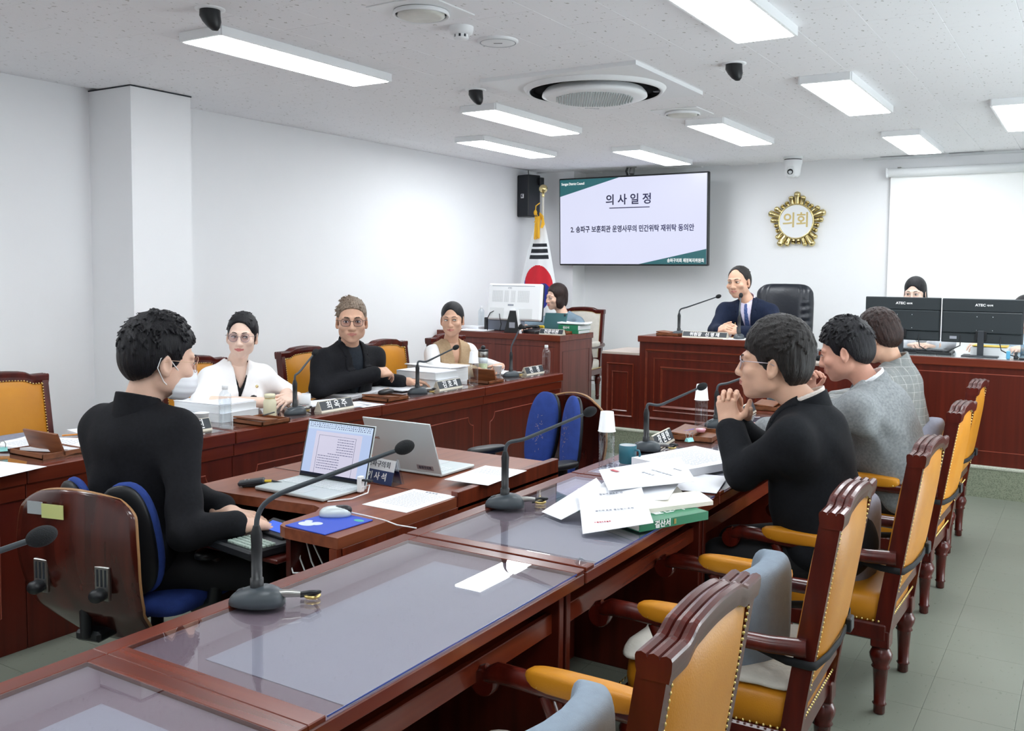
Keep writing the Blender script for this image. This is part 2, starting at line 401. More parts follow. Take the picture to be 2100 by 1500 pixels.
def diffuser(x, y, r, lab):
    t = T('air_diffuser', lab, 'air diffuser', (x, y, HC), group='round air diffusers')
    MB().box(-r*1.4, r*1.4, -r*1.4, r*1.4, -.006, 0, .002).obj('frame', M['white'], t)
    MB().lathe([(r, -.008), (r*1.03, -.022), (r*.99, -.026), (r*.93, -.020)], 40, cap=False).obj('ring', M['white'], t)
    MB().lathe([(r*.99, -.008), (r*.9, -.012)], 40).obj('slot', M['vent_dark'], t)
    MB().lathe([(r*.84, -.012), (r*.86, -.024), (r*.7, -.030), (.0005, -.032)], 40, cap=False).obj('damper_disc', mat('aged_enamel', 'd9d9d2', .5, noise=.1, nscale=12), t)
diffuser(-2.432, 3.17, .115, 'larger round air diffuser nearest the smoke detector')
diffuser(-2.41, 6.0, .115, 'small round air diffuser beyond the air conditioner')
t = T('smoke_detector', 'white round smoke detector on the ceiling', 'smoke detector', (-2.44, 3.47, HC))
MB().lathe([(.055, 0), (.055, -.012), (.05, -.03), (.035, -.034)], 28).obj('base', M['white'], t)
MB().lathe([(.03, -.034), (.03, -.048)], 20).obj('chamber', M['vent_dark'], t)
m = MB()
for k in range(8): a = k*PI/4; m.box(-.007, .007, -.002, .002, -.048, -.034, rot=R3(0, 0, a+PI/2), at=(.031*math.cos(a), .031*math.sin(a), 0))
m.lathe([(.034, -.047), (.03, -.055), (.0005, -.057)], 20, cap=False); m.obj('cage', M['white'], t)
t = T('ceiling_cover', 'flat round white cover plate on the ceiling', 'cover plate', (-2.43, 3.755, HC))
MB().lathe([(.095, 0), (.095, -.006), (.088, -.012), (.0005, -.013)], 40, cap=False).obj('plate', M['white'], t)
MB().lathe([(.085, -.0125), (.083, -.0135), (.081, -.0125)], 40, cap=False).obj('groove', M['grey_ink'], t)
MB().box(-.02, .02, -.002, .002, -.0145, -.012, rot=R3(0, 0, .5)).obj('slot', M['vent_dark'], t)
for x, y, a, lab in ((-3.179, 2.71, .6, 'black dome sensor beside the foremost left ceiling light'), (-3.19, 4.69, .3, 'black dome sensor left of the air conditioner'), (-1.637, 4.76, .1, 'black dome sensor right of the air conditioner')):
    t = T('dome_sensor', lab, 'ceiling sensor', (x, y, HC), a, group='black dome sensors')
    MB().lathe([(.062, 0), (.062, -.004), (.045, -.006)], 28).obj('trim_ring', M['white'], t)
    m = MB(); m.lathe([(.042, -.004), (.043, -.03), (.038, -.052), (.026, -.075), (.012, -.088), (.0005, -.09)], 24, cap=False)
    o = m.obj('dome', M['black'], t); 
    for v in o.data.vertices:
        if v.co.z < -.03: v.co.x += (-.03-v.co.z)*.35
    MB().lathe([(.02, 0), (.018, .004), (.0005, .005)], 16, cap=False, rot=R3(0, 2.3, 0), at=(.026, 0, -.066)).obj('lens', M['dark_grey'], t)
t = T('dome_camera', 'white pan tilt camera hanging under the ceiling before the emblem', 'camera', (-2.43, 8.75, HC))
MB().lathe([(.085, 0), (.085, -.02), (.08, -.024)], 32).obj('mount', M['offwhite'], t)
MB().lathe([(.078, -.024), (.078, -.032)], 32).obj('gap', M['black'], t)
MB().lathe([(.083, -.032), (.084, -.06), (.078, -.075), (.072, -.12), (.066, -.17), (.045, -.19), (.0005, -.193)], 32, cap=False).obj('body', M['white'], t)
m = MB(); m.se((0, -.045, -.14), (.036, .035, .058), .6, .5); m.obj('eye_ball', M['offwhite'], t)
MB().lathe([(.026, 0), (.026, .012), (.02, .014), (.016, .006), (.0005, .004)], 24, cap=False, rot=R3(PI/2+.25, 0, 0), at=(0, -.072, -.142)).obj('lens', M['black'], t)
# ---------------------------------------------------------------- television
t = T('television', 'wide wall television showing the meeting agenda in Korean', 'television', (-4.075, 8.80, 2.035), rot=(.035, 0, -.012))
TW, TH = 1.665, .915
MB().box(-TW/2, TW/2, 0, .05, -TH/2, TH/2, .008).obj('casing', M['black'], t)
scr = mat('lit_screen_lavender', 'dfe2fb', .3, emit=.97)
tg = mat('lit_screen_green', '1d6168', .3, emit=1)
wi = mat('lit_screen_white', 'ffffff', .3, emit=1)
nk = mat('lit_screen_ink', '1c1b4a', .4)
sw, sh = TW/2-.016, TH/2-.016
q = MB().box(-sw, sw, -.003, .001, -sh, sh).obj('display', scr, t)
MB().prism([(-sw, sh), (-sw, sh-.175), (-sw+.69, sh)], -.005, -.003, ax='y').obj('green_corner', tg, q)
MB().prism([(sw, -sh), (sw, -sh+.15), (sw-.72, -sh)], -.005, -.003, ax='y').obj('green_corner', tg, q)
F = (PI/2, 0, 0)
txt('title', '의 사 일 정', .115, nk, q, (-.02, -.004, .21), F, bold=.0022)
MB().box(-.235, .215, -.005, -.003, .128, .137).obj('underline', nk, q)
txt('agenda_line', '2. 송파구 보훈회관 운영사무의 민간위탁 재위탁 동의안', .0735, nk, q, (0, -.004, -.085), F, bold=.0018, sx=.83)
txt('corner_caption', 'Songpa District Council', .037, wi, q, (-sw+.155, -.0055, sh-.045), F, bold=.0006, sx=.77)
txt('corner_caption', '송파구의회 재정복지위원회', .043, wi, q, (sw-.215, -.0055, -sh+.035), F, bold=.0008, sx=.8)
MB().tube([(0, .03, .47), (0, .05, .54)], .026, 16).obj('ceiling_pole', M['steel'], t)
MB().lathe([(.05, .535), (.05, .548)], 20, at=(0, .03, -.0)).obj('pole_flange', M['steel'], t)
MB().tube([(-.045, .03, .46), (-.06, .03, .5), (-.04, .03, .545)], .012, 8).obj('cable', M['black'], t)
# ---------------------------------------------------------------- wall speaker
t = T('wall_speaker', 'tall black loudspeaker high in the left corner', 'loudspeaker', (-5.17, 8.6, 2.3), rz=-.25)
MB().box(-.085, .085, -.08, .10, -.215, .225, .008).obj('cabinet', M['black'], t)
MB().box(-.078, .078, -.085, -.079, -.208, .218, .004).obj('grille', mat('speaker_mesh', '22262c', .8, bump=.5, bscale=900), t)
MB().box(-.022, .022, -.088, -.085, -.02, .024, .004).obj('badge', M['white'], t)
txt('badge_letter', 'K', .042, M['ink'], t, (0, -.089, .002), F, bold=.002)
MB().box(.06, .12, .06, .12, .12, .2, .004).obj('wall_bracket', M['black'], t)
MB().tube([(-.01, .02, .22), (-.02, .02, .26), (0, .0, .275)], .004, 6).obj('cable', M['black'], t)
# ---------------------------------------------------------------- flag
t = T('national_flag', 'national flag furled on a pole with gold ball and tassel in corner', 'flag', (-4.90, 8.45, PZ))
MB().lathe([(.17, 0), (.17, .02), (.1, .05), (.03, .08), (.025, .3)], 28).obj('stand', M['wood_dark'], t)
MB().tube([(0, 0, .05), (0, 0, 2.10)], .012, 10).obj('pole', mat('pale_pole', 'dcd8cc', .4), t)
MB().lathe([(.012, 2.06), (.018, 2.08), (.012, 2.10), (.02, 2.105)]+[(.046*math.cos(a), 2.145+.046*math.sin(a)) for a in [(-1.1+2.67*i/12) for i in range(13)]], 24, cap=False).obj('finial', M['gold'], t)
fm = bpy.data.materials.new('flag_cloth'); fm.use_nodes = True; nt = fm.node_tree; b = nt.nodes['Principled BSDF']; b.inputs['Roughness'].default_value = .85
E_ = mat('flag_white', 'eef0f2', .85); fr_ = mat('flag_red', 'cf2030', .8); fb_ = mat('flag_blue', '26308f', .8); fk_ = mat('flag_black', '20242c', .8)
# cone of gathered cloth: width grows downward; colours assigned per face from the printed emblem
NU, NV = 150, 180; m = MB(); zt, zb = 1.86, .62
def fw(v): return .025+.30*v**.82
def fpt(u, v):
    wd = fw(v); x = (u*2-1)*wd-.05*v
    y = -.05-.035*math.cos((u*2-1)*PI*.5)*(.4+v)+.012*v*math.sin(u*19+v*2)+.01*math.sin(u*7)*v
    return (x, y, zt-(zt-zb)*v-.01*math.sin(u*PI)*v)
for j in range(NV+1):
    for i in range(NU+1): m.v.append(fpt(i/NU, j/NV))
cx, cz, rr = -.01, 1.13, .222
for j in range(NV):
    for i in range(NU):
        a = j*(NU+1)+i; m.f.append((a, a+1, a+NU+2, a+NU+1)[::-1]); m.sm.append(True)
        x, y, z = fpt((i+.5)/NU, (j+.5)/NV); z = zt-(zt-zb)*(j+.5)/NV; dx, dz = (x-cx), z-cz; mi = 0
        if (dx/.17)**2+(dz/.235)**2 < 1:
            ex, ez = dx/.17, dz/.235; c, s_ = math.cos(.6), math.sin(.6); rx, rz_ = ex*c-ez*s_, ex*s_+ez*c
            red = rz_ > 0
            if (rx+.5)**2+rz_**2 < .25: red = True
            if (rx-.5)**2+rz_**2 < .25: red = False
            mi = 1 if red else 2
        uu = (i+.5)/NU
        for k in range(3):
            if 1.548-k*.06 < z < 1.586-k*.06 and .2-.02*k < uu < .92: mi = 3
        m.mi.append(mi)
fo = m.obj('flag_cloth', [E_, fr_, fb_, fk_], t)
sm_ = fo.modifiers.new('thick', 'SOLIDIFY'); sm_.thickness = .004
m = MB()
for k in range(26):
    a = random.uniform(-.035, .03); b_ = random.uniform(-.012, .012)
    m.tube([(a*.3, -.07+b_, 1.86), (a*.8, -.105+b_, 1.78), (a, -.11+b_, random.uniform(1.62, 1.66))], .0045, 5)
for k in range(5):
    m.tube([(-.01, -.05, 1.9-.01*k), (.05+.004*k, -.08, 1.86-.02*k), (.035+.004*k, -.1, 1.74)], .0055, 5); m.tube([(-.05-.004*k, -.06, 1.8), (-.06+.01*k, -.06, 1.86), (.0, -.07, 1.84)], .0055, 5)
m.tube([(-.02, -.03, 2.0), (-.055, -.05, 1.97), (-.06, -.05, 1.9), (-.03, -.06, 1.87)], .006, 6); m.se((-.06, -.05, 1.9), (.02, .015, .03), 1, 1, nu=10, nv=8)
m.obj('gold_tassel', mat('gold_cord', 'f0b82a', .6), t)
# ---------------------------------------------------------------- emblem
t = T('council_emblem', 'gold flower-shaped council emblem on the back wall', 'emblem', (-2.497, YB-.002, 2.012), rot=(0, 0, 0))
m = MB(); R0 = .165
n = 25
for k in range(n):
    a = PI/2+2*PI*k/n; ph = (k % 5); dist = min(ph, 5-ph)
    ro_ = {0: .288, 1: .255, 2: .222}[dist]; rw = {0: .033, 1: .026, 2: .022}[dist]
    d = Vector((math.cos(a), 0, math.sin(a))); q_ = Vector((-math.sin(a), 0, math.cos(a)))
    pts = [d*(R0-.02), d*(R0+.3*(ro_-R0)), d*(R0+.7*(ro_-R0)), d*(ro_-rw*1.0), d*(ro_-rw*.4), d*(ro_-.004), d*ro_]
    pts = [p_+Vector((0, -.022, 0)) for p_ in pts]
    m.cur = 0; mm = MB().tube(pts, [rw*.62, rw*.75, rw*.95, rw, rw*.9, rw*.5, rw*.12], 12)
    mm.obj('petal', M['gold'], t)
MB().lathe([(R0+.006, -.0), (R0+.006, .05), (R0-.004, .053), (R0-.008, .045)], 64, cap=False, rot=R3(PI/2, 0, 0)).obj('rim', M['gold'], t)
MB().lathe([(R0, 0), (R0, .046)], 64, rot=R3(PI/2, 0, 0)).obj('disc', M['white'], t)
txt('emblem_lettering', '의회', .152, mat('matte_gold', 'cdb87c', .4, metal=.4), t, (0, -.0475, .004), F, bold=.0022, ext=.002, sx=.93)
# ---------------------------------------------------------------- roller screen
t = T('roller_screen', 'white pull-down projection screen on the back wall', 'projection screen', (-1.68, YB-.07, 2.43))
MB().tube([(0, 0, 0), (3.4, 0, 0)], .04, 20).obj('case', M['offwhite'], t)
MB().box(-.006, .01, -.045, .05, -.042, .042, .006).obj('end_cap', M['white'], t)
MB().box(.03, 3.35, .02, .026, -1.6, -.03).obj('screen_cloth', mat('matte_screen', 'fdfefd', .8), t)
MB().box(.09, .12, -.01, .03, .035, .05).obj('clip', M['steel'], t)
MB().tube([(.03, .02, -1.6), (3.35, .02, -1.6)], .012, 8).obj('bottom_bar', M['white'], t)
# ================================================================ FURNITURE
G1 = 'row of glass-topped desks on the right'
def right_desk(yc, lab):
    t = T('meeting_desk', lab, 'desk', (-1.4225, yc, 0), group=G1)
    hx, hy, zt = .3025, .512, .72
    m = MB()
    m.box(-hx, hx, -hy, hy, zt-.045, zt-.012, .003)
    m.obj('top_board', M['wood_y'], t)
    m = MB(); m.box(-hx, -hx+.05, -hy, hy, zt-.012, zt, .002); m.obj('border', M['wood_y'], t)
    for a in (-1, 1):
        MB().box(-hx+.05, hx, min(a*hy, a*(hy-.045)), max(a*hy, a*(hy-.045)), zt-.012, zt, .002).obj('border', M['wood_x'], t)
    MB().box(-hx+.05, hx-.002, -hy+.045, hy-.045, zt-.012, zt-.0105).obj('felt', M['desk_under'], t)
    MB().box(-hx+.05, hx+.001, -hy+.0455, hy-.0455, zt-.0062, zt-.0005).obj('glass_sheet', M['pane'], t)
    MB().box(hx, hx+.0012, -hy+.046, hy-.046, zt-.0045, zt-.0012).obj('glass_edge', mat('blue_glass_edge', '46549c', .2), t)
    for a in (-1, 1):
        MB().box(-hx+.02, hx-.06, a*(hy-.002)-.012*(a > 0)*2, a*(hy-.002)+.012*(a < 0)*2, 0, zt-.045, .002).obj('end_panel', M['wood_z'], t)
    MB().box(-hx+.02, -hx+.045, -hy+.026, hy-.026, 0, zt-.045, .002).obj('modesty_panel', M['wood_z'], t)
    MB().box(-hx+.045, hx-.09, -hy+.026, hy-.026, zt-.17, zt-.15, .002).obj('shelf', M['wood_y'], t)
    MB().box(hx-.10, hx-.082, -hy+.026, hy-.026, zt-.185, zt-.13, .002).obj('shelf_lip', M['wood_y'], t)
    return t
for yc, lab in ((-.40, 'glass-topped desk beside the viewer, mostly below the picture'), (.636, 'nearest glass-topped desk, cut by the lower left corner'), (1.660, 'empty glass-topped desk with one microphone and bare grey pad'),
                (2.695, 'glass-topped desk under the green book and scattered papers'), (3.73, 'desk with blue mug in front of the man in black suit'),
                (4.765, 'desk in front of the man in grey suit'), (5.80, 'farthest right-row desk in front of the woman in checked jacket')):
    right_desk(yc, lab)
for yc, lab in ((.63, 'smooth grey desk pad in the lower left corner'), (1.64, 'smooth grey desk pad on the empty desk'), (2.655, 'smooth grey desk pad partly under the green book'), (3.69, 'grey desk pad under the open document stack')):
    t = T('desk_pad', lab, 'desk pad', (-1.312, yc, .7097), group='grey desk pads')
    MB().box(-.193, .188, -.388, .388, 0, .0016, .0005).obj('sheet', M['desk_pad'], t)
t = T('suction_disc', 'small clear round suction disc near the second desk corner', 'disc', (-1.155, 2.215, .72))
MB().lathe([(.018, 0), (.012, .006), (.006, .012), (.0005, .014)], 20, cap=False).obj('cup', M['clear'], t)
# name strip under glass
t = T('name_strip', 'small purple strip with the council name under the glass', 'sign', (-1.60, 2.93, .7097))
MB().box(-.022, .022, -.15, .15, 0, .0008).obj('strip', mat('purple_strip', '6d5480', .3), t)
txt('strip_lettering', 'Songpa District Council', .022, mat('strip_letters', 'b9a5c8', .5), t, (0, 0, .001), (0, 0, -PI/2))
# ---- bench on the left
G2 = 'panelled desks of the left bench'
def bench(y0, y1, lab):
    t = T('bench_desk', lab, 'desk', (-3.78, (y0+y1)/2, 0), group=G2)
    hy = (y1-y0)/2-.0015; hx = .28; zt = .72
    MB().box(-hx, hx, -hy, hy, zt-.06, zt, .004).obj('top_board', M['wood_y'], t)
    MB().box(-hx+.02, hx-.05, -hy+.02, hy-.02, zt, zt+.004).obj('glass_sheet', M['pane'], t)
    MB().box(hx-.035, hx-.015, -hy, hy, zt-.12, zt-.06, .002).obj('apron', M['wood_y'], t)
    MB().box(hx-.05, hx-.028, -hy, hy, .0, zt-.12, .001).obj('front_panel', M['wood_z'], t)
    for a in (-1, 1):
        MB().box(-hx+.03, hx-.05, a*(hy-.001)-.02*(a > 0), a*(hy-.001)+.02*(a < 0), 0, zt-.06).obj('end_panel', M['wood_z'], t)
    x = hx-.028; Y = hy-.10; z0, z1 = .09, .53; r = .06; pts = []
    for (cy, cz, a0) in ((Y, z1, PI), (Y, z0, PI/2), (-Y, z0, 0), (-Y, z1, -PI/2)):
        for k in range(7):
            a = a0+PI/2-PI/2*k/6 if True else 0
            pts.append((x, cy+r*math.cos(a0+PI/2*(k/6))*1.0, cz+r*math.sin(a0+PI/2*(k/6))))
    pts = []
    def arc(cy, cz, a0, a1):
        for k in range(7):
            a = a0+(a1-a0)*k/6; pts.append((x, cy+r*math.cos(a), cz+r*math.sin(a)))
    arc(Y, z1, -PI/2, -PI); arc(-Y, z1, 0, -PI/2); arc(-Y, z0, PI/2, 0); arc(Y, z0, PI, PI/2)
    pts.append(pts[0])
    MB().tube(pts, .0032, 4).obj('routed_line', mat('routed_line_wood', '9c4a38', .3), t)
    return t
for y0, y1, lab in ((-.05, 1.02, 'left bench desk outside the picture by the viewer'), (1.02, 2.07, 'left bench desk at the left edge of the picture'), (2.07, 3.11, 'left bench desk behind the man in black jacket'), (3.11, 4.20, 'left bench desk in front of the woman in white'),
                    (4.20, 5.285, 'left bench desk behind the silver laptop lid'), (5.285, 6.38, 'farthest left bench desk, with the bottle at its end')):
    bench(y0, y1, lab)
# ---- recorder's table (two units back to back)
t = T('recorder_table', 'brown recorder table with cut-out for the keyboard', 'table', (-2.3, 2.65, 0))
X0, X1, Y0, Y1, zt = -.51, .40, -.575, .04, .70
poly = [(X0, -.33), (X0+.04, -.35), (X0+.10, -.362), (X0+.2, -.36), (-.05, -.335), (.06, -.32), (.10, -.335), (.125, -.38), (.13, -.53), (.15, -.565), (.18, -.575), (X1, -.575), (X1, Y1), (X0, Y1)]
MB().prism(poly, zt-.035, zt).obj('top_board', M['table_wood'], t)
MB().box(X0, X1, Y1, Y1+.006, zt-.03, zt+.0015).obj('joint', M['wood_dark'], t)
MB().box(X0, X1-.03, Y1+.007, .78, zt-.035, zt, .003).obj('rear_top_board', M['table_wood'], t)
MB().box(X1-.03, X1, Y1+.007, .78, zt-.05, zt+.018, .002).obj('raised_edge', M['table_edge'], t)
MB().box(X1-.02, X1, -.56, .78, .02, zt-.036, .001).obj('end_panel', M['table_edge'], t)
MB().box(X0, X0+.02, -.30, .78, .02, zt-.036, .001).obj('end_panel', M['table_edge'], t)
MB().box(X0+.02, X1-.02, .02, .04, .1, zt-.036).obj('modesty_panel', M['wood_dark'], t)
MB().box(.17, .19, -.56, .0, .02, zt-.036).obj('inner_panel', M['wood_dark'], t)
MB().box(X0+.04, .17, -.60, -.05, .585, .6, .003).obj('keyboard_tray', M['wood_dark'], t)
MB().box(X1-.03, X1, -.58, -.555, 0, zt-.036).obj('leg', M['table_edge'], t)
m = MB()
for k in range(4): m.tube([(.15+.02*k, -.50, .665), (.16+.03*k, -.54+.02*k, .60-.01*k), (.20+.03*k, -.56+.03*k, .555-.015*k), (.27+.02*k, -.53, .56), (.35, -.5+.02*k, .62)], .0028, 6)
m.obj('cable_bundle', M['offwhite'], t)
# ---- podium
def mould(m, x0, x1, z0, z1, w_, d, y):
    # four bevelled bars of a raised rectangular moulding on a face looking towards -y
    for (a, b_, c_, e) in ((x0, z1, x1, z1), (x0, z0, x1, z0)):
        s_ = 1 if b_ == z1 else -1
        v = [(x0, y, b_), (x1, y, b_), (x1-w_, y, b_-s_*w_), (x0+w_, y, b_-s_*w_), (x0+w_*.35, y-d, b_-s_*w_*.35), (x1-w_*.35, y-d, b_-s_*w_*.35)]
        f = [(0, 1, 5, 4), (4, 5, 2, 3)]
        m.add(v, [q[::-1] if s_ > 0 else q for q in f])
    for xx, s_ in ((x0, 1), (x1, -1)):
        v = [(xx, y, z0), (xx, y, z1), (xx+s_*w_, y, z1-w_), (xx+s_*w_, y, z0+w_), (xx+s_*w_*.35, y-d, z0+w_*.35), (xx+s_*w_*.35, y-d, z1-w_*.35)]
        f = [(0, 1, 5, 4), (4, 5, 2, 3)]
        m.add(v, [q[::-1] if s_ < 0 else q for q in f])
t = T('podium', "chairman's high mahogany podium with raised panels and lower wings", 'podium', (-2.63, 7.1, PZ))
B = -PZ
MB().box(-.554, .554, 0, .03, 0, .94+B, .002).obj('front_panel', M['wood_z'], t)
for s_ in (-1, 1): MB().box(min(s_*.554, s_*.524), max(s_*.554, s_*.524), .03, .62, 0, .94+B, .002).obj('side_panel', M['wood_z'], t)
MB().box(-.565, .565, -.02, .64, .94+B, .99+B, .004).obj('top_board', M['wood_x'], t)
m = MB(); mould(m, -.505, .505, .09, .668, .022, .012, 0); mould(m, -.43, .43, .16, .60, .012, -.008+.014, 0); m.obj('moulding', M['wood_x'], t)
m = MB(); mould(m, -.37, .345, .19, .531, .024, .012, 0); m.obj('moulding', M['wood_x'], t)
for s_ in (-1, 1):
    a, b_ = sorted((s_*.555, s_*.90)); c_ = (a+b_)/2
    MB().box(a, b_, 0, .5, 0, .825+B, .002).obj('wing', M['wood_z'], t)
    MB().box(a, b_, 0, .505, .825+B, .846+B, .002).obj('wing_top', mat('pale_worktop', 'b9aca2', .4), t)
    m = MB(); mould(m, c_-.123, c_+.123, .092, .539, .016, .012, 0); mould(m, c_-.075, c_+.075, .135, .47, .012, .008, 0); m.obj('moulding', M['wood_x'], t)
# ---- right rear desk
t = T('staff_desk', 'long mahogany staff desk under the two black monitors', 'desk', (-1.728, 7.075, PZ))
MB().box(0, 2.4, 0, .03, 0, .725-.05, .002).obj('front_panel', M['wood_z'], t)
for a, b_ in ((0, .03), (2.37, 2.4)): MB().box(a, b_, .03, .60, 0, .675, .002).obj('side_panel', M['wood_z'], t)
MB().box(-.004, 2.404, -.018, .62, .726-.055, .726, .004).obj('top_board', M['wood_x'], t)
MB().box(.02, 2.38, .03, .60, .726, .729).obj('glass_sheet', M['pane'], t)
MB().box(.02, 2.38, .09, .60, .7262, .7268).obj('white_sheet', mat('pale_blotter', 'e9eff0', .3), t)
x0, x1, z0, z1, r = .42, 1.42, .1, .625, .05; pts = []
for cx_, cz_, a0 in ((x1, z1, PI), (x0, z1, -PI/2), (x0, z0, 0), (x1, z0, PI/2)):
    pass
pts = [(x0+r, 0, z1), (x1-r, 0, z1)]+[(x1+r*math.cos(a), 0, z1+r*math.sin(a)) for a in (-PI+PI/2*k/5 for k in range(1, 6))]+[(x1, 0, z0+r)]+[(x1+r*math.cos(a), 0, z0+r*math.sin(a)) for a in (PI/2+PI/2*k/5 for k in range(1, 6))]
pts += [(x0+r, 0, z0)]+[(x0+r*math.cos(a), 0, z0+r*math.sin(a)) for a in (PI/2*k/5 for k in range(1, 6))]+[(x0, 0, z1-r)]+[(x0+r*math.cos(a), 0, z1+r*math.sin(a)) for a in (-PI/2+PI/2*k/5 for k in range(1, 6))]
MB().tube(pts, .003, 4).obj('routed_line', MATS['routed_line_wood'], t)
# ---- left rear desk
t = T('clerk_desk', 'mahogany side desk under the white monitor in the left corner', 'desk', (-3.92, 7.08, PZ))
MB().box(-1.30, -.008, .015, .045, 0, .69, .002).obj('front_panel', M['wood_grey'], t)
for a, b_ in ((-1.30, -1.27), (-.038, -.008)): MB().box(a, b_, .045, .62, 0, .69, .002).obj('side_panel', M['wood_grey'], t)
MB().box(-1.32, 0, 0, .63, .69, .742, .003).obj('top_board', M['wood_x'], t)
m = MB()
for a, b_, c_, d in ((-1.25, -.72, .08, .64), (-.68, -.06, .08, .64)):
    for q_ in ((a, b_, c_, c_), (a, b_, d, d)): m.tube([(q_[0], .014, q_[2]), (q_[1], .014, q_[3])], .002, 4)
m.tube([(-.007, .06, .08), (-.007, .06, .6), (-.007, .56, .6), (-.007, .56, .08)], .002, 4)
m.obj('routed_line', mat('dark_routed_line', '3c1410', .5), t)
MB().tube([(-.005, .6, .3), (.03, .6, .3), (.03, .6, .34)], .006, 6).obj('handle', M['steel'], t)
# ---------------------------------------------------------------- ornate armchair
def arch(x, sc=1.0):   # height of the top rail above its shoulders
    a = abs(x)
    if a > .165: return 0
    if a > .105: return .018*(1-math.cos(PI*(.165-a)/.06))/2
    return .018+.006*math.cos(a/.105*PI/2)
W2 = .235
def yb(z): return -.225-.10*max(0, (z-.28))/.66    # lean of the back
def build_chair(leather='leather', name='armchair'):
    L_ = M[leather]; parts = []
    t = T(name, '', 'chair', (0, 0, 0))
    # stiles
    for s_ in (-1, 1):
        m = MB(); vs = []
        for z in (.26, .40, .60, .80, .925):
            y = yb(z); h = .024
            vs += [(s_*W2-h*(1 if s_ > 0 else 1), y-.024, z), (s_*W2+.0, y-.024, z), (s_*W2+.0, y+.024, z), (s_*W2-h, y+.024, z)]
        vs = []
        for z in (.26, .40, .60, .80, .905):
            y = yb(z); xa, xb = (s_*W2-.031*s_, s_*W2)
            vs += [(xa, y-.026, z), (xb, y-.026, z), (xb, y+.026, z), (xa, y+.026, z)]
        fs = []
        for j in range(4):
            for k in range(4):
                l = (k+1) % 4; q = (j*4+k, j*4+l, j*4+4+l, j*4+4+k); fs.append(q if s_ > 0 else q[::-1])
        m.add(vs, fs); m.obj('stile', M['wood_chair'], t)
    # top rail with three ridges
    prof = []
    for k in range(3):
        c_ = -.021+.021*k
        prof += [(c_-.0100, .0), (c_-.008, .005), (c_, .008), (c_+.008, .005), (c_+.0100, .0)]
    prof = [(-.026, -.036), (-.030, -.018), (-.031, -.004)]+prof+[(.031, -.004), (.030, -.018), (.026, -.036)]
    m = MB(); n = 40; npf = len(prof); vs = []
    for i in range(n+1):
        x = -W2-.004+(2*W2+.008)*i/n; zc = .905+arch(x); y0_ = yb(.905)
        for (py, pz) in prof: vs.append((x, y0_+py, zc+pz))
    fs = [(i*npf+j, (i+1)*npf+j, (i+1)*npf+(j+1) % npf, i*npf+(j+1) % npf) for i in range(n) for j in range(npf)]
    m.add(vs, fs); m.add(vs[:npf], [tuple(range(npf))]); m.add(vs[-npf:], [tuple(range(npf))[::-1]])
    m.obj('top_rail', M['wood_chair'], t)
    MB().box(-W2+.038, W2-.038, yb(.4)-.02, yb(.4)+.018, .385, .425, .003).obj('lower_rail', M['wood_chair'], t)
    # leather back pads
    hw = W2-.027
    def pad(side, z0, ztop, bulge, inset=0):
        def fn(u, v):
            x = (u*2-1)*(hw-inset); zt_ = ztop+arch(x)-.006; z = z0+(zt_-z0)*v
            a = abs(u*2-1); b_ = abs(v*2-1); bl = bulge*(1-a**5)*(1-b_**5)
            return (x, yb(z)+side*(.018+bl), z)
        return fn
    MB().grid(pad(-1, .425, .880, .022), 22, 18, flip=False).obj('back_pad', L_, t)
    MB().grid(pad(1, .425, .880, .03), 22, 18, flip=True).obj('front_pad', L_, t)
    # nails
    nm = MB()
    def nail(p, r=.0046):
        p = Vector(p); nm.lathe([(r, -.001), (r*.8, r*.45), (.0004, r*.75)], 5, at=p, rot=NR, cap=False)
    for side in (-1, 1):
        NR = R3(-side*PI/2, 0, 0)
        for k in range(34):
            z = .435+(.866-.435)*k/33
            for s_ in (-1, 1): nail((s_*(hw-.004), yb(z)+side*.0285-side*.004, z))
        for k in range(28):
            x = -hw+2*hw*(k+.5)/28; z = .871+arch(x); nail((x, yb(z)+side*.028-side*.004, z))
    # seat
    m = MB()
    m.se((0, .0, .365), (.235, .245, .058), .35, .25, nu=32, nv=12); m.obj('seat', L_, t)
    for z0, z1, g in ((.262, .322, 0), (.285, .30, .006)):
        m = MB().box(-.238-g, .238+g, -.24-g, .25+g, z0, z1, .006)
    MB().box(-.24, .24, -.245, .252, .262, .322, .006).obj('seat_rail', M['wood_chair'], t)
    for s_ in (-1, 1):
        NR = R3(0, s_*PI/2, 0)
        for k in range(26): nail((s_*.242, -.22+.45*k/25, .332))
    NR = R3(-PI/2, 0, 0)
    for k in range(26): nail((-.22+.44*k/25, .254, .332))
    NR = R3(PI/2, 0, 0)
    for k in range(26): nail((-.22+.44*k/25, -.249, .332))
    # legs
    prof = [(.015, 0), (.019, .004), (.019, .03), (.024, .036), (.019, .042), (.021, .10), (.025, .16), (.031, .165), (.026, .172), (.036, .195), (.038, .21), (.03, .228), (.024, .235), (.030, .24)]
    for x, y in ((-.205, -.225), (.205, -.225), (-.205, .215), (.205, .215)):
        m = MB(); m.lathe(prof, 14, at=(x, y, 0)); m.box(x-.033, x+.033, y-.03, y+.03, .238, .30, .004)
        m.obj('leg', M['wood_chair'], t)
    # arms
    for s_ in (-1, 1):
        X = s_*.252
        m = MB()
        m.tube([(X-s_*.012, yb(.57)+.0, .556), (X, -.18, .553), (X, -.05, .553), (X, .12, .560), (X, .20, .566), (X, .26, .566), (X, .295, .553)], [.026, .025, .024, .024, .026, .027, .020], 8, flat=.95)
        for k in range(1):
            sp = [(X, .30+(.034-.0045*i*.5)*math.cos(PI/2-i*.55)-.01, .545+(.034-.0045*i*.5)*math.sin(PI/2-i*.55)-.008) for i in range(14)]
        m.tube(sp, [.012-.0005*i for i in range(14)], 8, flat=1)
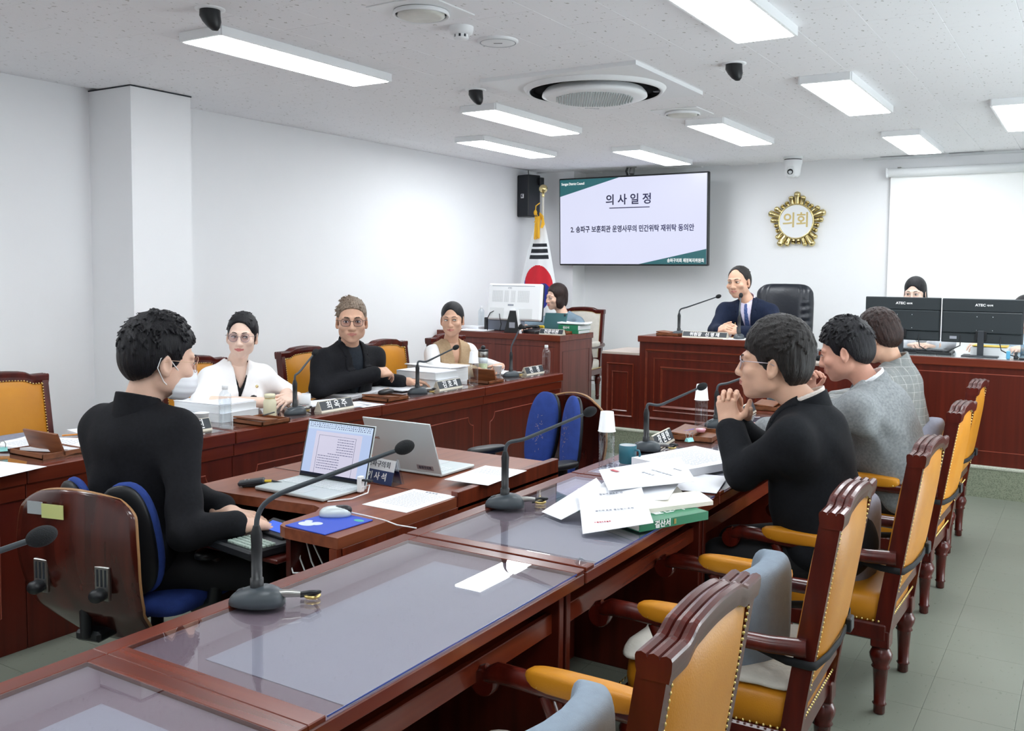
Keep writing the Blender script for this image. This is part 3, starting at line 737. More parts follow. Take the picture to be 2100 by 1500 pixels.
        m.lathe([(.03, -.016), (.033, -.01), (.033, .01), (.03, .016)], 18, rot=R3(0, PI/2, 0), at=(X, .297, .538))
        m.obj('arm', M['wood_chair'], t)
        m = MB(); pts = [(X, .135, .545), (X, .115, .50), (X, .085, .44), (X-s_*.006, .10, .37), (X-s_*.012, .15, .31), (X-s_*.014, .17, .27)]
        m.tube(pts, [.019, .018, .019, .021, .024, .026], 8); m.obj('arm_post', M['wood_chair'], t)
        m = MB(); m.se((X, .035, .580), (.030, .150, .026), .5, .55, nu=24, nv=12); m.obj('arm_pad', L_, t)
        for sd in (-1, 1):
            NR = R3(0, sd*PI/2, 0)
            for k in range(15): nail((X+sd*.0235, -.09+.235*k/14, .566+.002), .004)
    o = nm.obj('nail_trim', M['brass'], t); o['kind'] = 'stuff'
    return t
ch0 = build_chair()
G3 = 'tan leather armchairs along the right desks'
ch0.location = (-.885, 1.555, 0); ch0.rotation_euler = (0, 0, PI/2+.02); ch0['group'] = G3
ch0['label'] = 'nearest tan leather armchair, cut by the bottom edge'
for (x, y, rz, lab) in ((-.865, 2.60, .03, 'second tan leather armchair with white seat cushion and grey lumbar cushion'), (-.80, 3.545, -.02, 'tan leather armchair behind the man in black suit'),
                        (-.82, 4.67, -.03, 'tan leather armchair behind the man in grey suit'), (-.86, 5.72, -.02, 'farthest tan armchair behind the woman in checked jacket')):
    dup(ch0, (x, y, 0), PI/2+rz, lab, G3)
dup(ch0, (-.82, .45, 0), PI/2, 'tan leather armchair beside the viewer, outside the picture', G3)
for (x, y, rz, lab) in ((-4.26, 1.45, 0, 'left bench armchair outside the picture'), (-4.12, 2.50, .02, 'empty tan armchair at the left edge of the picture'), (-4.12, 3.62, 0, 'tan armchair behind the woman in white'), (-4.12, 4.535, 0, 'tan armchair whose left post shows beside the man in black'),
                        (-4.12, 5.355, .0, 'tan armchair standing empty between the man and the woman in beige vest'), (-4.14, 6.15, 0, 'tan armchair hidden behind the woman in beige vest')):
    o = dup(ch0, (x, y, .035), -PI/2+rz, lab, 'tan leather armchairs behind the left bench'); o.scale = (1, 1, 1.07); o.location.z = 0
t = build_chair(name='pale_armchair'); t.location = (-4.47, 8.30, PZ); t.rotation_euler = (0, 0, PI+.12)
t['label'] = 'mahogany armchair with pale upholstery behind the clerk with bobbed hair'
for ch in t.children:
    if ch.name.split('.')[0] in ('front_pad', 'back_pad', 'seat', 'arm_pad'): ch.data.materials.clear(); ch.data.materials.append(mat('pale_linen_upholstery', 'cfcac0', .85, noise=.05, nscale=40))
# ---------------------------------------------------------------- cushions
def lumbar(x, y, rz, lab, mt, strap=True, z=.395, g='lumbar cushions on the right armchairs', h=.15, slump=0):
    t = T('lumbar_cushion', lab, 'cushion', (x, y, z), rz, group=g)
    def fn(p):   # winged lumbar shape: thick sides, hollow centre
        return Vector((p.x, p.y+.085*(abs(p.x)/.2)**2.5, p.z))
    MB().se((0, .03, h), (.20, .05, h), .5, .4, nu=36, nv=16, fn=fn).obj('foam', mt, t)
    if strap:
        m = MB(); zz = .12
        pts = [(-.17, .04, zz), (-.20, -.01, zz), (-.238, -.075, zz), (-.2385, -.135, zz-.002), (-.225, -.146, zz-.004), (-.12, -.158, zz-.008), (0, -.162, zz-.010), (.12, -.158, zz-.008), (.225, -.146, zz-.004), (.2385, -.135, zz-.002), (.238, -.075, zz), (.20, -.01, zz), (.17, .04, zz)]
        vs = []; fs = []
        for p in pts: vs += [(p[0], p[1], p[2]-.011), (p[0], p[1], p[2]+.011)]
        for i in range(len(pts)-1): fs.append((2*i, 2*i+2, 2*i+3, 2*i+1))
        m.add(vs, fs, True); o = m.obj('strap', M['strap'], t); md = o.modifiers.new('t', 'SOLIDIFY'); md.thickness = .003; md.offset = 0
        MB().box(.10, .145, -.172, -.156, zz-.022, zz+.018, .003).obj('buckle', M['black'], t)
    return t
for (x, y, rz, lab, mt) in ((-.755, 1.50, .02, 'grey lumbar cushion on the nearest armchair, at the bottom edge', 'grey_cushion'), (-.72, 2.60, .03, 'smooth blue-grey lumbar cushion strapped to the second armchair', 'grey_cushion'),
                            (-.655, 3.545, -.02, 'grey mesh lumbar cushion behind the man in black suit', 'grey_cushion2'), (-.675, 4.67, -.03, 'lumbar cushion behind the man in grey suit', 'grey_cushion2'), (-.715, 5.72, -.02, 'grey lumbar cushion on the farthest armchair', 'grey_cushion2')):
    lumbar(x, y, PI/2+rz, lab, M[mt])
GL = 'grey cushions on the left bench armchairs'
for (x, y, lab) in ((-4.24, 2.44, 'rounded grey cushion on the empty armchair at the left edge'), (-4.25, 3.58, 'grey cushion beside the woman in white'), (-4.24, 4.42, 'grey cushion beside the elbow of the man in black'), (-4.20, 5.20, 'grey cushion below the empty armchair back')):
    lumbar(x, y, -PI/2, lab, M['grey_cushion2'], strap=False, g=GL, h=.17)
def seat_cushion(x, y, rz, lab):
    t = T('seat_cushion', lab, 'cushion', (x, y, .432), rz, group='natural white seat cushions')
    def fn(p):
        k = 1+.12*(abs(p.x)/.24)*(abs(p.y)/.25)
        return Vector((p.x*k, p.y*k, p.z*(1-.6*(abs(p.x)/.24)**3)*(1-.6*(abs(p.y)/.25)**3)-.10*max(0, abs(p.x*k)-.20)-.35*max(0, -p.y*k-.235)+.006*math.sin(p.x*40+p.y*25)))
    MB().se((0, .01, .0), (.225, .245, .032), .6, .35, nu=40, nv=14, fn=fn).obj('cushion_body', M['white_cushion'], t)
    return t
seat_cushion(-.865, 2.60, PI/2+.12, 'crumpled natural white seat cushion on the second armchair')
seat_cushion(-.92, 1.55, PI/2-.1, 'natural white seat cushion on the nearest armchair')
# ---------------------------------------------------------------- ergonomic blue chairs
def ergo(loc, rz, lab):
    t = T('office_chair', lab, 'office chair', loc, rz, group='blue office chairs with split backrests')
    # plywood shell behind the pads, bent
    def shell(th):
        def fn(u, v):
            wv = .235-.05*abs(v-.62)**1.5*2-(.03 if v < .3 else 0)*(1-v/.3)
            x = (u*2-1)*wv
            z = .30+.595*v; y = -.275-.13*v+.10*max(0,.25-v)*4*.6+.09*math.sin(v*PI*1.1)*-.6-.02*(u*2-1)**2*-1.5-th
            if v > .86: x *= 1-.25*((v-.86)/.14)**2; 
            return (x, y, z-.03*(u*2-1)**2*(v > .8)*(v-.8)*5)
        return fn
    m = MB(); n1, n2 = 20, 42; a = [shell(0)(i/n1, j/n2) for j in range(n2+1) for i in range(n1+1)]
    m.grid(shell(0), n1, n2, flip=True); o = m.obj('back_shell', mat('dark_plywood', '4a1a12', .22, coat=.4, noise=.25, nscale=3, stretch=(8, 8, .8), col2='30100b'), t)
    md = o.modifiers.new('t', 'SOLIDIFY'); md.thickness = .014; md.offset = 0
    MB().tube([shell(0)(0, k/42) for k in range(6, 43)]+[shell(0)(k/20, 1) for k in range(1, 21)]+[shell(0)(1, 1-k/42) for k in range(1, 37)], .0062, 6).obj('shell_edge', mat('plywood_edge', 'a57b52', .4), t)
    for s_ in (-1, 1):
        R_ = R3(.12, -s_*.10, s_*.35)
        m = MB(); m.se((s_*.108, -.235, .69), (.088, .030, .215), .8, .75, rot=R_, nu=28, nv=18); m.obj('back_pad', mat('blue_pad_fabric', '2b4590', .9, noise=.15, nscale=25, bump=.3, bscale=400), t)
        m = MB(); m.se((s_*.108, -.262, .688), (.085, .024, .21), .8, .75, rot=R_, nu=28, nv=18); m.obj('pad_shell', M['black'], t)
        m = MB()
        for k in range(46):
            a_ = random.uniform(0, 2*PI); r_ = random.uniform(.1, .92); px, pz = r_*math.cos(a_)*.08, r_*math.sin(a_)*.2
            yy = .0302*math.sqrt(max(0, 1-(r_)**2.4)); c = R_ @ Vector((px, yy, pz)); c += Vector((s_*.108, -.235, .69)); m.box(-.005, .005, -.001, .001, -.0012, .0012, rot=R_ @ R3(0, random.uniform(0, 3), 0), at=c)
        o = m.obj('fleck', mat('fleck_grey', '8f7f8c', .8), t); o['kind'] = 'stuff'
        MB().box(s_*.12-.028, s_*.12+.028, -.402, -.388, .52, .64, .003).obj('bracket', M['steel'], t)
        m = MB()
        for q_ in (-1, 0, 1): m.box(s_*.12+q_*.015-.003, s_*.12+q_*.015+.003, -.4035, -.401, .57, .63)
        m.obj('bracket_slot', M['vent_dark'], t)
        MB().lathe([(.02, -.0), (.024, .01), (.024, .03), (.018, .04), (.0005, .041)], 14, cap=False, rot=R3(PI/2, 0, 0), at=(s_*.12, -.40, .545)).obj('knob', M['black'], t)
        m = MB(); m.se((s_*.27, -.0, .60), (.048, .125, .018), .5, .8, nu=28, nv=10); m.obj('armrest', M['black'], t)
        m = MB(); m.tube([(s_*.27, -.02, .59), (s_*.27, -.03, .50), (s_*.26, -.03, .40), (s_*.18, -.03, .36)], [.03, .026, .026, .022], 10); m.obj('arm_post', M['black'], t)
    MB().se((0, .02, .42), (.24, .235, .045), .4, .4, nu=28, nv=10).obj('seat', M['blue_fabric'], t)
    MB().box(-.05, .05, -.34, -.05, .33, .37, .01).obj('seat_bracket', M['black'], t)
    MB().tube([(0, -.34, .35), (0, -.345, .6)], .018, 8).obj('back_bar', M['black'], t)
    MB().lathe([(.03, .09), (.03, .26), (.022, .26), (.022, .36)], 16).obj('gas_column', M['black'], t)
    for k in range(5):
        a = 2*PI*k/5+.3; d = Vector((math.cos(a), math.sin(a), 0))
        l = MB().tube([d*.02+Vector((0, 0, .11)), d*.15+Vector((0, 0, .095)), d*.29+Vector((0, 0, .075))], [.028, .022, .016], 8).obj('base_arm', M['black'], t)
        MB().lathe([(.024, -.012), (.026, -.008), (.026, .008), (.024, .012)], 14, rot=R3(PI/2, 0, a+PI/2), at=d*.29+Vector((0, 0, .027))).obj('caster', M['black'], l)
    return t
e1 = ergo((-2.43, 4.00, -.03), PI-.30, 'empty blue office chair facing the silver laptop')
e2 = ergo((-2.80, 2.12, 0), .24, 'blue office chair with plywood back under the man in black')
e2.scale = (1, 1, .9)
t = T('asset_label', 'pair of stickers on the plywood chair back', 'sticker', (-2.80, 2.12, 0), .24); t.scale = (1, 1, .9)
MB().box(-.165, -.105, -.402, -.400, .80, .845).obj('grey_sticker', mat('grey_label', 'a7adb0', .5), t)
MB().box(-.095, -.01, -.4155, -.4135, .795, .845).obj('yellow_sticker', mat('yellow_label', 'cfd48c', .5), t)
# ---------------------------------------------------------------- chairman's leather chair
t = T('executive_chair', 'tall black leather executive chair of the chairman', 'office chair', (-2.34, 8.06, PZ), PI+.1)
def back(u, v):
    a = u*2-1; b_ = v; wv = .255-.01*v; x = a*wv*(1-.12*max(0, (v-.9)/.1)**2)
    z = .46+.745*v-.035*a*a*(v > .8)*(v-.8)*5
    edge = (1-abs(a)**6)*(1-abs(2*v-1)**10)
    panel = .012 if (abs(a) < .62 and v > .42) else 0
    return (x, -.27-.10*v+.035*edge+.045*a*a*(1-abs(a)**8)+panel*(.5 if abs(a) > .58 else 1)+.004*math.sin(v*70+a*4)*(abs(a) > .62)*(v < .8), z)
MB().grid(back, 40, 60, flip=True).obj('back_front', M['leather_black'], t)
MB().se((0, -.36, .84), (.25, .06, .365), .35, .5, rot=R3(.12, 0, 0), nu=28, nv=18).obj('back_shell', M['leather_black'], t)
MB().se((0, .0, .45), (.29, .27, .075), .4, .4, nu=28, nv=12).obj('seat', M['leather_black'], t)
for s_ in (-1, 1):
    MB().se((s_*.33, .0, .62), (.045, .2, .035), .5, .6, nu=20, nv=10).obj('armrest', M['leather_black'], t)
    MB().tube([(s_*.33, .12, .6), (s_*.34, .05, .45), (s_*.27, -.05, .40)], .022, 8).obj('arm_post', M['black'], t)
MB().lathe([(.03, .09), (.03, .4)], 16).obj('gas_column', M['black'], t)
for k in range(5):
    a = 2*PI*k/5+.3; d = Vector((math.cos(a), math.sin(a), 0))
    MB().tube([d*.02+Vector((0, 0, .11)), d*.3+Vector((0, 0, .045))], [.03, .03], 8).obj('base_arm', M['black'], t)
def simple_chair(loc, rz, lab):
    t = T('staff_chair', lab, 'office chair', loc, rz, group='staff chairs behind the rear desk')
    MB().se((0, 0, .45), (.23, .23, .04), .4, .4).obj('seat', M['dark_grey'], t)
    MB().se((0, -.24, .62), (.17, .025, .11), .4, .5).obj('backrest', M['dark_grey'], t)
    for a, b_ in ((-1, -1), (1, -1), (-1, 1), (1, 1)): MB().tube([(a*.19, b_*.19, 0), (a*.19, b_*.19, .43)], .012, 8).obj('leg', M['steel'], t)
simple_chair((-1.25, 8.1, PZ), PI, 'grey chair under the staff woman with long hair')
simple_chair((-.46, 8.1, PZ), PI, 'grey chair under the person at the right edge')
# ================================================================ PEOPLE: signed distance figures
class SDF:
    def __init__(s, lo, hi, h):
        s.lo = np.array(lo, np.float32); s.h = h; s.n = np.ceil((np.array(hi)-s.lo)/h).astype(int)+1
        s.a = np.full(tuple(s.n), .08, np.float32)
        s.ax = [s.lo[i]+h*np.arange(s.n[i], dtype=np.float32) for i in range(3)]
    def blk(s, lo, hi):
        i0 = np.clip(np.floor((np.array(lo)-s.lo)/s.h).astype(int), 0, s.n); i1 = np.clip(np.ceil((np.array(hi)-s.lo)/s.h).astype(int)+1, 0, s.n)
        sl = tuple(slice(a, b) for a, b in zip(i0, i1))
        if any(b <= a for a, b in zip(i0, i1)): return sl, None
        return sl, np.meshgrid(*[s.ax[i][sl[i]] for i in range(3)], indexing='ij', sparse=True)
    def all(s): return np.meshgrid(*s.ax, indexing='ij', sparse=True)
    def put(s, sl, d, k, op):
        A = s.a[sl]
        if op == 'u':
            h = np.maximum(k-np.abs(A-d), 0)/k if k else 0
            s.a[sl] = np.minimum(A, d)-(h*h*k*.25 if k else 0)
        else:
            d = -d; h = np.maximum(k-np.abs(A-d), 0)/k if k else 0
            s.a[sl] = np.maximum(A, d)+(h*h*k*.25 if k else 0)
        return s
    def cap(s, a, b, ra, rb=None, k=.01, op='u'):
        rb = ra if rb is None else rb; a = np.array(a, float); b = np.array(b, float); m = max(ra, rb)+k+.035
        sl, g = s.blk(np.minimum(a, b)-m, np.maximum(a, b)+m)
        if g is None: return s
        ab = b-a; L = float(ab@ab)+1e-9; X, Y, Z = g[0]-a[0], g[1]-a[1], g[2]-a[2]
        t = np.clip((X*ab[0]+Y*ab[1]+Z*ab[2])/L, 0, 1)
        d = np.sqrt((X-t*ab[0])**2+(Y-t*ab[1])**2+(Z-t*ab[2])**2)-(ra+(rb-ra)*t)
        return s.put(sl, d.astype(np.float32), k, op)
    def ell(s, c, r, R=None, k=.01, op='u'):
        c = np.array(c, float); r = np.array(r, float); m = max(r)+k+.035 if R is not None else r+k+.035
        sl, g = s.blk(c-m, c+m)
        if g is None: return s
        X, Y, Z = g[0]-c[0], g[1]-c[1], g[2]-c[2]
        if R is not None:
            R = np.array(R, float); X, Y, Z = (X*R[0, 0]+Y*R[1, 0]+Z*R[2, 0], X*R[0, 1]+Y*R[1, 1]+Z*R[2, 1], X*R[0, 2]+Y*R[1, 2]+Z*R[2, 2])
        k0 = np.sqrt((X/r[0])**2+(Y/r[1])**2+(Z/r[2])**2); k1 = np.sqrt((X/r[0]**2)**2+(Y/r[1]**2)**2+(Z/r[2]**2)**2)+1e-6
        return s.put(sl, (k0*(k0-1)/k1).astype(np.float32), k, op)
    def box(s, c, hx, R=None, rd=.01, k=.01, op='u'):
        c = np.array(c, float); hx = np.array(hx, float); m = float(np.linalg.norm(hx))+k+.035
        sl, g = s.blk(c-m, c+m)
        if g is None: return s
        X, Y, Z = g[0]-c[0], g[1]-c[1], g[2]-c[2]
        if R is not None:
            R = np.array(R, float); X, Y, Z = (X*R[0, 0]+Y*R[1, 0]+Z*R[2, 0], X*R[0, 1]+Y*R[1, 1]+Z*R[2, 1], X*R[0, 2]+Y*R[1, 2]+Z*R[2, 2])
        qx, qy, qz = np.abs(X)-hx[0]+rd, np.abs(Y)-hx[1]+rd, np.abs(Z)-hx[2]+rd
        d = np.sqrt(np.maximum(qx, 0)**2+np.maximum(qy, 0)**2+np.maximum(qz, 0)**2)+np.minimum(np.maximum(np.maximum(qx, qy), qz), 0)-rd
        return s.put(sl, d.astype(np.float32), k, op)
    def chain(s, pts, rs, k=.006):
        for i in range(len(pts)-1): s.cap(pts[i], pts[i+1], rs[i], rs[i+1], k)
        return s
    def mesh(s, arr=None):
        A = s.a if arr is None else arr
        A = A.copy(); A[0], A[-1] = .05, .05; A[:, 0], A[:, -1] = .05, .05; A[:, :, 0], A[:, :, -1] = .05, .05
        neg = A < 0; n = A.shape
        occ = neg[:-1, :-1, :-1].astype(np.int8)
        for dx in (0, 1):
            for dy in (0, 1):
                for dz in (0, 1):
                    if dx or dy or dz: occ = occ+neg[dx:n[0]-1+dx, dy:n[1]-1+dy, dz:n[2]-1+dz]
        act = (occ > 0) & (occ < 8); ids = np.full(act.shape, -1, np.int64); idx = np.argwhere(act)
        if len(idx) == 0: return np.zeros((0, 3)), np.zeros((0, 4), int)
        ids[act] = np.arange(len(idx)); acc = np.zeros((len(idx), 3)); cnt = np.zeros(len(idx)); i, j, k = idx.T
        for ax in range(3):
            o = [a for a in range(3) if a != ax]
            for u in (0, 1):
                for v in (0, 1):
                    d0 = [0, 0, 0]; d0[o[0]] = u; d0[o[1]] = v; d1 = list(d0); d1[ax] = 1
                    a0 = A[i+d0[0], j+d0[1], k+d0[2]]; a1 = A[i+d1[0], j+d1[1], k+d1[2]]
                    c = (a0 < 0) != (a1 < 0); t = a0/(a0-a1+1e-12); p = np.zeros((len(idx), 3)); p[:, o[0]] = u; p[:, o[1]] = v; p[:, ax] = t
                    acc[c] += p[c]; cnt[c] += 1
        V = (idx+acc/np.maximum(cnt, 1)[:, None])*s.h+s.lo
        Q = []
        for ax in range(3):
            o1, o2 = (ax+1) % 3, (ax+2) % 3
            sl0 = [slice(1, -1)]*3; sl0[ax] = slice(0, -1); sl1 = list(sl0); sl1[ax] = slice(1, None)
            a0, a1 = neg[tuple(sl0)], neg[tuple(sl1)]; e = np.argwhere(a0 != a1); e[:, o1] += 1; e[:, o2] += 1
            if len(e) == 0: continue
            f = neg[e[:, 0], e[:, 1], e[:, 2]]
            def at(u, v):
                q = e.copy(); q[:, o1] -= u; q[:, o2] -= v; return ids[q[:, 0], q[:, 1], q[:, 2]]
            q = np.stack([at(1, 1), at(0, 1), at(0, 0), at(1, 0)], 1); q[~f] = q[~f][:, ::-1]; Q.append(q)
        return V, np.concatenate(Q)
def join(parts):
    V = []; Q = []; n = 0
    for v, q in parts: V.append(v); Q.append(q+n); n += len(v)
    return np.concatenate(V), np.concatenate(Q)
def npobj(name, V, Q, mats, parent, org, mi=None):
    me = bpy.data.meshes.new(name); V = V-np.array(org)
    me.vertices.add(len(V)); me.vertices.foreach_set('co', V.astype(np.float32).ravel())
    me.loops.add(len(Q)*4); me.loops.foreach_set('vertex_index', Q.astype(np.int32).ravel())
    me.polygons.add(len(Q)); me.polygons.foreach_set('loop_start', np.arange(0, len(Q)*4, 4, dtype=np.int32))
    me.polygons.foreach_set('use_smooth', np.ones(len(Q), bool))
    for m in (mats if isinstance(mats, (list, tuple)) else [mats]): me.materials.append(m)
    if mi is not None: me.polygons.foreach_set('material_index', mi.astype(np.int32))
    me.update(calc_edges=True); me.validate()
    o = bpy.data.objects.new(name, me); C.objects.link(o); o.parent = parent; return o
V3 = lambda *a: np.array(a, float)
def unit(v): return v/np.linalg.norm(v)
def skin(name, col, lip):
    m = mat(name, col, .5, spec=.35, noise=.05, nscale=25, sss=.08, bump=.06, bscale=300); l = mat(name+'_lips', lip, .4); return [m, l]
# ---- head: local frame x right, y forward, z up, origin between the eyes' level and ears
def head_sdf(sp, h):
    g = SDF((-.115, -.15, -.24), (.115, .155, .17), h); w = sp.get('w', 1); j = sp.get('jaw', 1); ch = sp.get('cheek', 1)
    g.ell((0, -.018, .034), (.076*w, .096, .082), k=.02)
    g.ell((0, .028, -.02), (.066*w, .064, .085), k=.03)
    g.ell((0, .036, -.072), (.045*w*j, .048, .042), k=.03)
    g.ell((0, .066, -.102), (.022*j, .022, .018), k=.02)
    for s_ in (-1, 1):
        g.ell((s_*.049*w*j, .010, -.062), (.016, .032, .028), k=.03)
        g.ell((s_*.042*w, .066, -.030), (.026*ch, .022, .020), k=.02)
        g.ell((s_*.031*w, .099, .001), (.020, .016, .0125), k=.014, op='s')
        g.ell((s_*.031*w, .0775, .0), (.0168, .0155, .0132), k=.005)
        g.cap((s_*.012, .090, .020), (s_*.048*w, .078, .020), .008, .006, k=.014)
        g.ell((s_*.0125, .098, -.040), (.0095, .0105, .0085), k=.007)
        ER = np.array(R3(.0, 0, -s_*.35) @ R3(.15, 0, 0))
        g.ell((s_*.080*w, -.010, -.012), (.0085, .019, .032), ER, k=.006)
        g.ell((s_*.088*w, -.006, -.010), (.006, .010, .020), ER, k=.005, op='s')
        g.ell((s_*.078*w, -.002, -.038), (.007, .009, .010), k=.006)
    g.cap((0, .090, .012), (0, .108, -.033), .0075, .0105, k=.012)
    g.ell((0, .108, -.040), (.0115, .0115, .0095), k=.008)
    g.ell((0, .080, -.066), (.028, .016, .020), k=.02)
    lf = sp.get('lip', 1)
    for s_ in (-1, 1):
        g.cap((0, .0995, -.0630), (s_*.0245, .088, -.0660), .0052*lf, .0026, k=.003)
        g.cap((0, .0985, -.0730), (s_*.020, .0895, -.0700), .0060*lf, .0030, k=.003)
    g.cap((-.021, .0965, -.0675), (.021, .0965, -.0675), .0016, k=.003, op='s')
    return g
def head_tf(sp):
    e = sp['head_rot']  # yaw (about z), pitch (nod down positive), roll
    Rm = Euler((0, 0, e[0])).to_matrix() @ Euler((-e[1], 0, 0)).to_matrix() @ Euler((0, e[2], 0)).to_matrix()
    return np.array(Rm), V3(*sp['head']), sp.get('hs', 1.06)
def hair_noise(X, Y, Z, amp, fr, seed):
    ph = np.arctan2(X, -(Y+.02)); r = np.sqrt(X*X+(Y+.02)**2)
    return .45*amp*(np.sin(ph*fr+Z*30+seed)+.6*np.sin(ph*fr*2.3+r*90+seed*2)+.5*np.sin(X*190+Z*60+Y*110+seed))
def hair_sdf(sp, h):
    st = sp['hair']; g = SDF((-.15, -.17, st.get('zmin', -.12)-.02), (.15, .16, .19), h); o = st.get('off', .010); w = sp.get('w', 1)
    top = st.get('top', .0)
    g.ell((0, -.019, .036+top*.5), (.077*w+o, .097+o, .084+o+top*.5), k=.01)
    g.ell((0, -.045, -.01), (.068*w+o*.8, .068+o*.9, .075), k=.03)
    for c, r in st.get('blobs', []): g.ell(c, r, k=.025)
    rng = random.Random(sp['seed'])
    for _ in range(int(st.get('tufts', 0)*2.2)):
        a = rng.uniform(-PI, PI); el = rng.uniform(.1, 1.45)
        d = V3(math.cos(el)*math.sin(a), math.cos(el)*math.cos(a), math.sin(el)); c = V3(0, -.02, .036+top*.5)
        rr_ = V3(.077*w+o, .097+o, .084+o+top*.5)
        p = c+d*rr_*.95; tl = st.get('tl', .03); dr = V3(rng.uniform(-.6, .6)+st.get('sweep', (0, 0))[0], rng.uniform(-.2, .8)+st.get('sweep', (0, 0))[1], -.7*math.cos(el)+.1)
        dr = dr-d*(dr@d); dr = unit(dr)
        g.cap(p, p+dr*tl+d*st.get('lift', .004), st.get('tr', .006)*.75, .0022, k=.004)
    for f in st.get('fringe', []): g.cap(f[0], f[1], f[2], f[3], k=.008)
    X, Y, Z = g.all()
    # lower boundary: height of the hair line as a function of depth (y) and side
    ys = [p[0] for p in st['line']]; zs = [p[1] for p in st['line']]
    zl = np.interp(Y, ys, zs)+st.get('part', 0)*X+0*X
    if 'arc' in st: zl = zl-st['arc']*np.maximum(0, np.abs(X)-st.get('arc0', .03))*(Y > .0)
    g.a = np.maximum(g.a, (zl-Z)*.6)
    if st.get('face', True):
        fx, fy, fz, fr = st.get('facec', (0, .085, -.045, (.066, .06, .095)))
        g.ell((fx, fy, fz), fr, k=.006, op='s')
    for s_ in (-1, 1):
        if st.get('ears', True): g.ell((s_*.088*w, .0, -.012), (.018, .024, .034), k=.008, op='s')
    X, Y, Z = g.all()
    g.a = g.a+hair_noise(X, Y, Z, st.get('amp', .0012), st.get('fr', 34), sp['seed'])
    return g
def haircol(name, c, c2, rough=.42):
    return mat(name, c, rough, noise=.3, nscale=60, col2=c2, stretch=(3, 3, .35), bump=.8, bscale=110, spec=.3)
def place(V, tf, a=1):
    Rm, c, s_ = tf; return (V*s_) @ Rm.T+c
# ---- hand: w wrist, d pointing direction, n back-of-hand normal, side +1 right / -1 left
def hand(g, w, d, n, side, curl=(.3, .4, .3), sp_=.1, thumb=(.5, .2), s=1.0, fl=None):
    d = unit(d); n = unit(n-d*(n@d)); x = -np.cross(d, n)*side     # towards the thumb
    R_ = np.stack([x, d, n], 1)
    g.cap(w-d*.03*s, w+d*.02*s, .026*s, .027*s, k=.015)
    g.box(w+d*.052*s, V3(.038, .046, .0135)*s, R_, rd=.012*s, k=.018)
    g.ell(w+d*.03*s+x*.022*s-n*.006*s, V3(.02, .032, .017)*s, R_, k=.014)
    L = [(.040, .026, .022), (.044, .029, .023), (.041, .027, .022), (.032, .021, .020)]
    for i in range(4):
        off = (1.5-i)*.0195*s; b = w+d*(.090-(.004 if i in (0, 3) else 0)-(.006 if i == 3 else 0))*s+x*off
        cu = curl if fl is None else fl[i]; ang = 0; p = b; dirx = unit(d+x*(1.5-i)*sp_); pts = [p-d*.012*s, p]
        for q in range(3):
            ang += cu[q]; v = dirx*math.cos(ang)-n*math.sin(ang); p = p+v*L[i][q]*s; pts.append(p)
        r = [.0098*s, .0098*s, .0086*s, .0078*s, .0066*s]; r = [q*(.88 if i == 3 else 1) for q in r]
        g.chain(pts, r, k=.004)
    tb = w+d*.022*s+x*.03*s; t1 = unit(x*math.cos(thumb[0])+d*math.sin(thumb[0])-n*thumb[1]); p1 = tb+t1*.034*s
    t2 = unit(t1*.6+d*.8-n*thumb[1]*.5); p2 = p1+t2*.03*s; p3 = p2+unit(t2+d*.3)*.024*s
    g.chain([tb-x*.008*s, tb, p1, p2, p3], [.014*s, .0145*s, .0112*s, .0098*s, .0078*s], k=.006)
    return g
def fabric(name, c, c2=None, noise=.06, kind=None, rough=.85, scale=300):
    m = mat(name, c, rough, noise=noise*.3, nscale=90, col2=c2, bump=.12, bscale=scale, spec=.25)
    if kind:
        nt = m.node_tree; b = nt.nodes['Principled BSDF']; tc = nt.nodes.new('ShaderNodeTexCoord'); sx = nt.nodes.new('ShaderNodeSeparateXYZ'); nt.links.new(tc.outputs['Object'], sx.inputs[0])
        def stripes(out, fr, wd):
            a = nt.nodes.new('ShaderNodeMath'); a.operation = 'MULTIPLY'; a.inputs[1].default_value = fr; nt.links.new(out, a.inputs[0])
            f = nt.nodes.new('ShaderNodeMath'); f.operation = 'FRACT'; nt.links.new(a.outputs[0], f.inputs[0])
            l = nt.nodes.new('ShaderNodeMath'); l.operation = 'LESS_THAN'; l.inputs[1].default_value = wd; nt.links.new(f.outputs[0], l.inputs[0]); return l.outputs[0]
        prev = b.inputs['Base Color'].links[0].from_socket
        for (axis, fr, wd, c3, f_) in kind:
            s1 = stripes(sx.outputs[axis], fr, wd); mu = nt.nodes.new('ShaderNodeMath'); mu.operation = 'MULTIPLY'; mu.inputs[1].default_value = f_; nt.links.new(s1, mu.inputs[0])
            mx = nt.nodes.new('ShaderNodeMix'); mx.data_type = 'RGBA'; mx.inputs[7].default_value = (*srgb(c3), 1); nt.links.new(prev, mx.inputs[6]); nt.links.new(mu.outputs[0], mx.inputs[0]); prev = mx.outputs[2]
        nt.links.new(prev, b.inputs['Base Color'])
    return m
def folds(g, fr, amp, seed, elbows):
    X, Y, Z = g.all(); n = np.sin(X*23+2.2*np.sin(Z*19+seed)+seed)*np.sin(Y*21+1.7*np.sin(X*17+seed*2))
    n2 = np.sin(Z*52+X*14+Y*9+2.5*np.sin(X*15+Y*12+seed)); wgt = .22
    w2 = 0
    for e in elbows: w2 = w2+.55*np.exp(-((X-e[0])**2+(Y-e[1])**2+(Z-e[2])**2)/.008)
    g.a = g.a+(amp*n+amp*n2*(wgt+np.minimum(w2, 1)*1.0)).astype(np.float32)
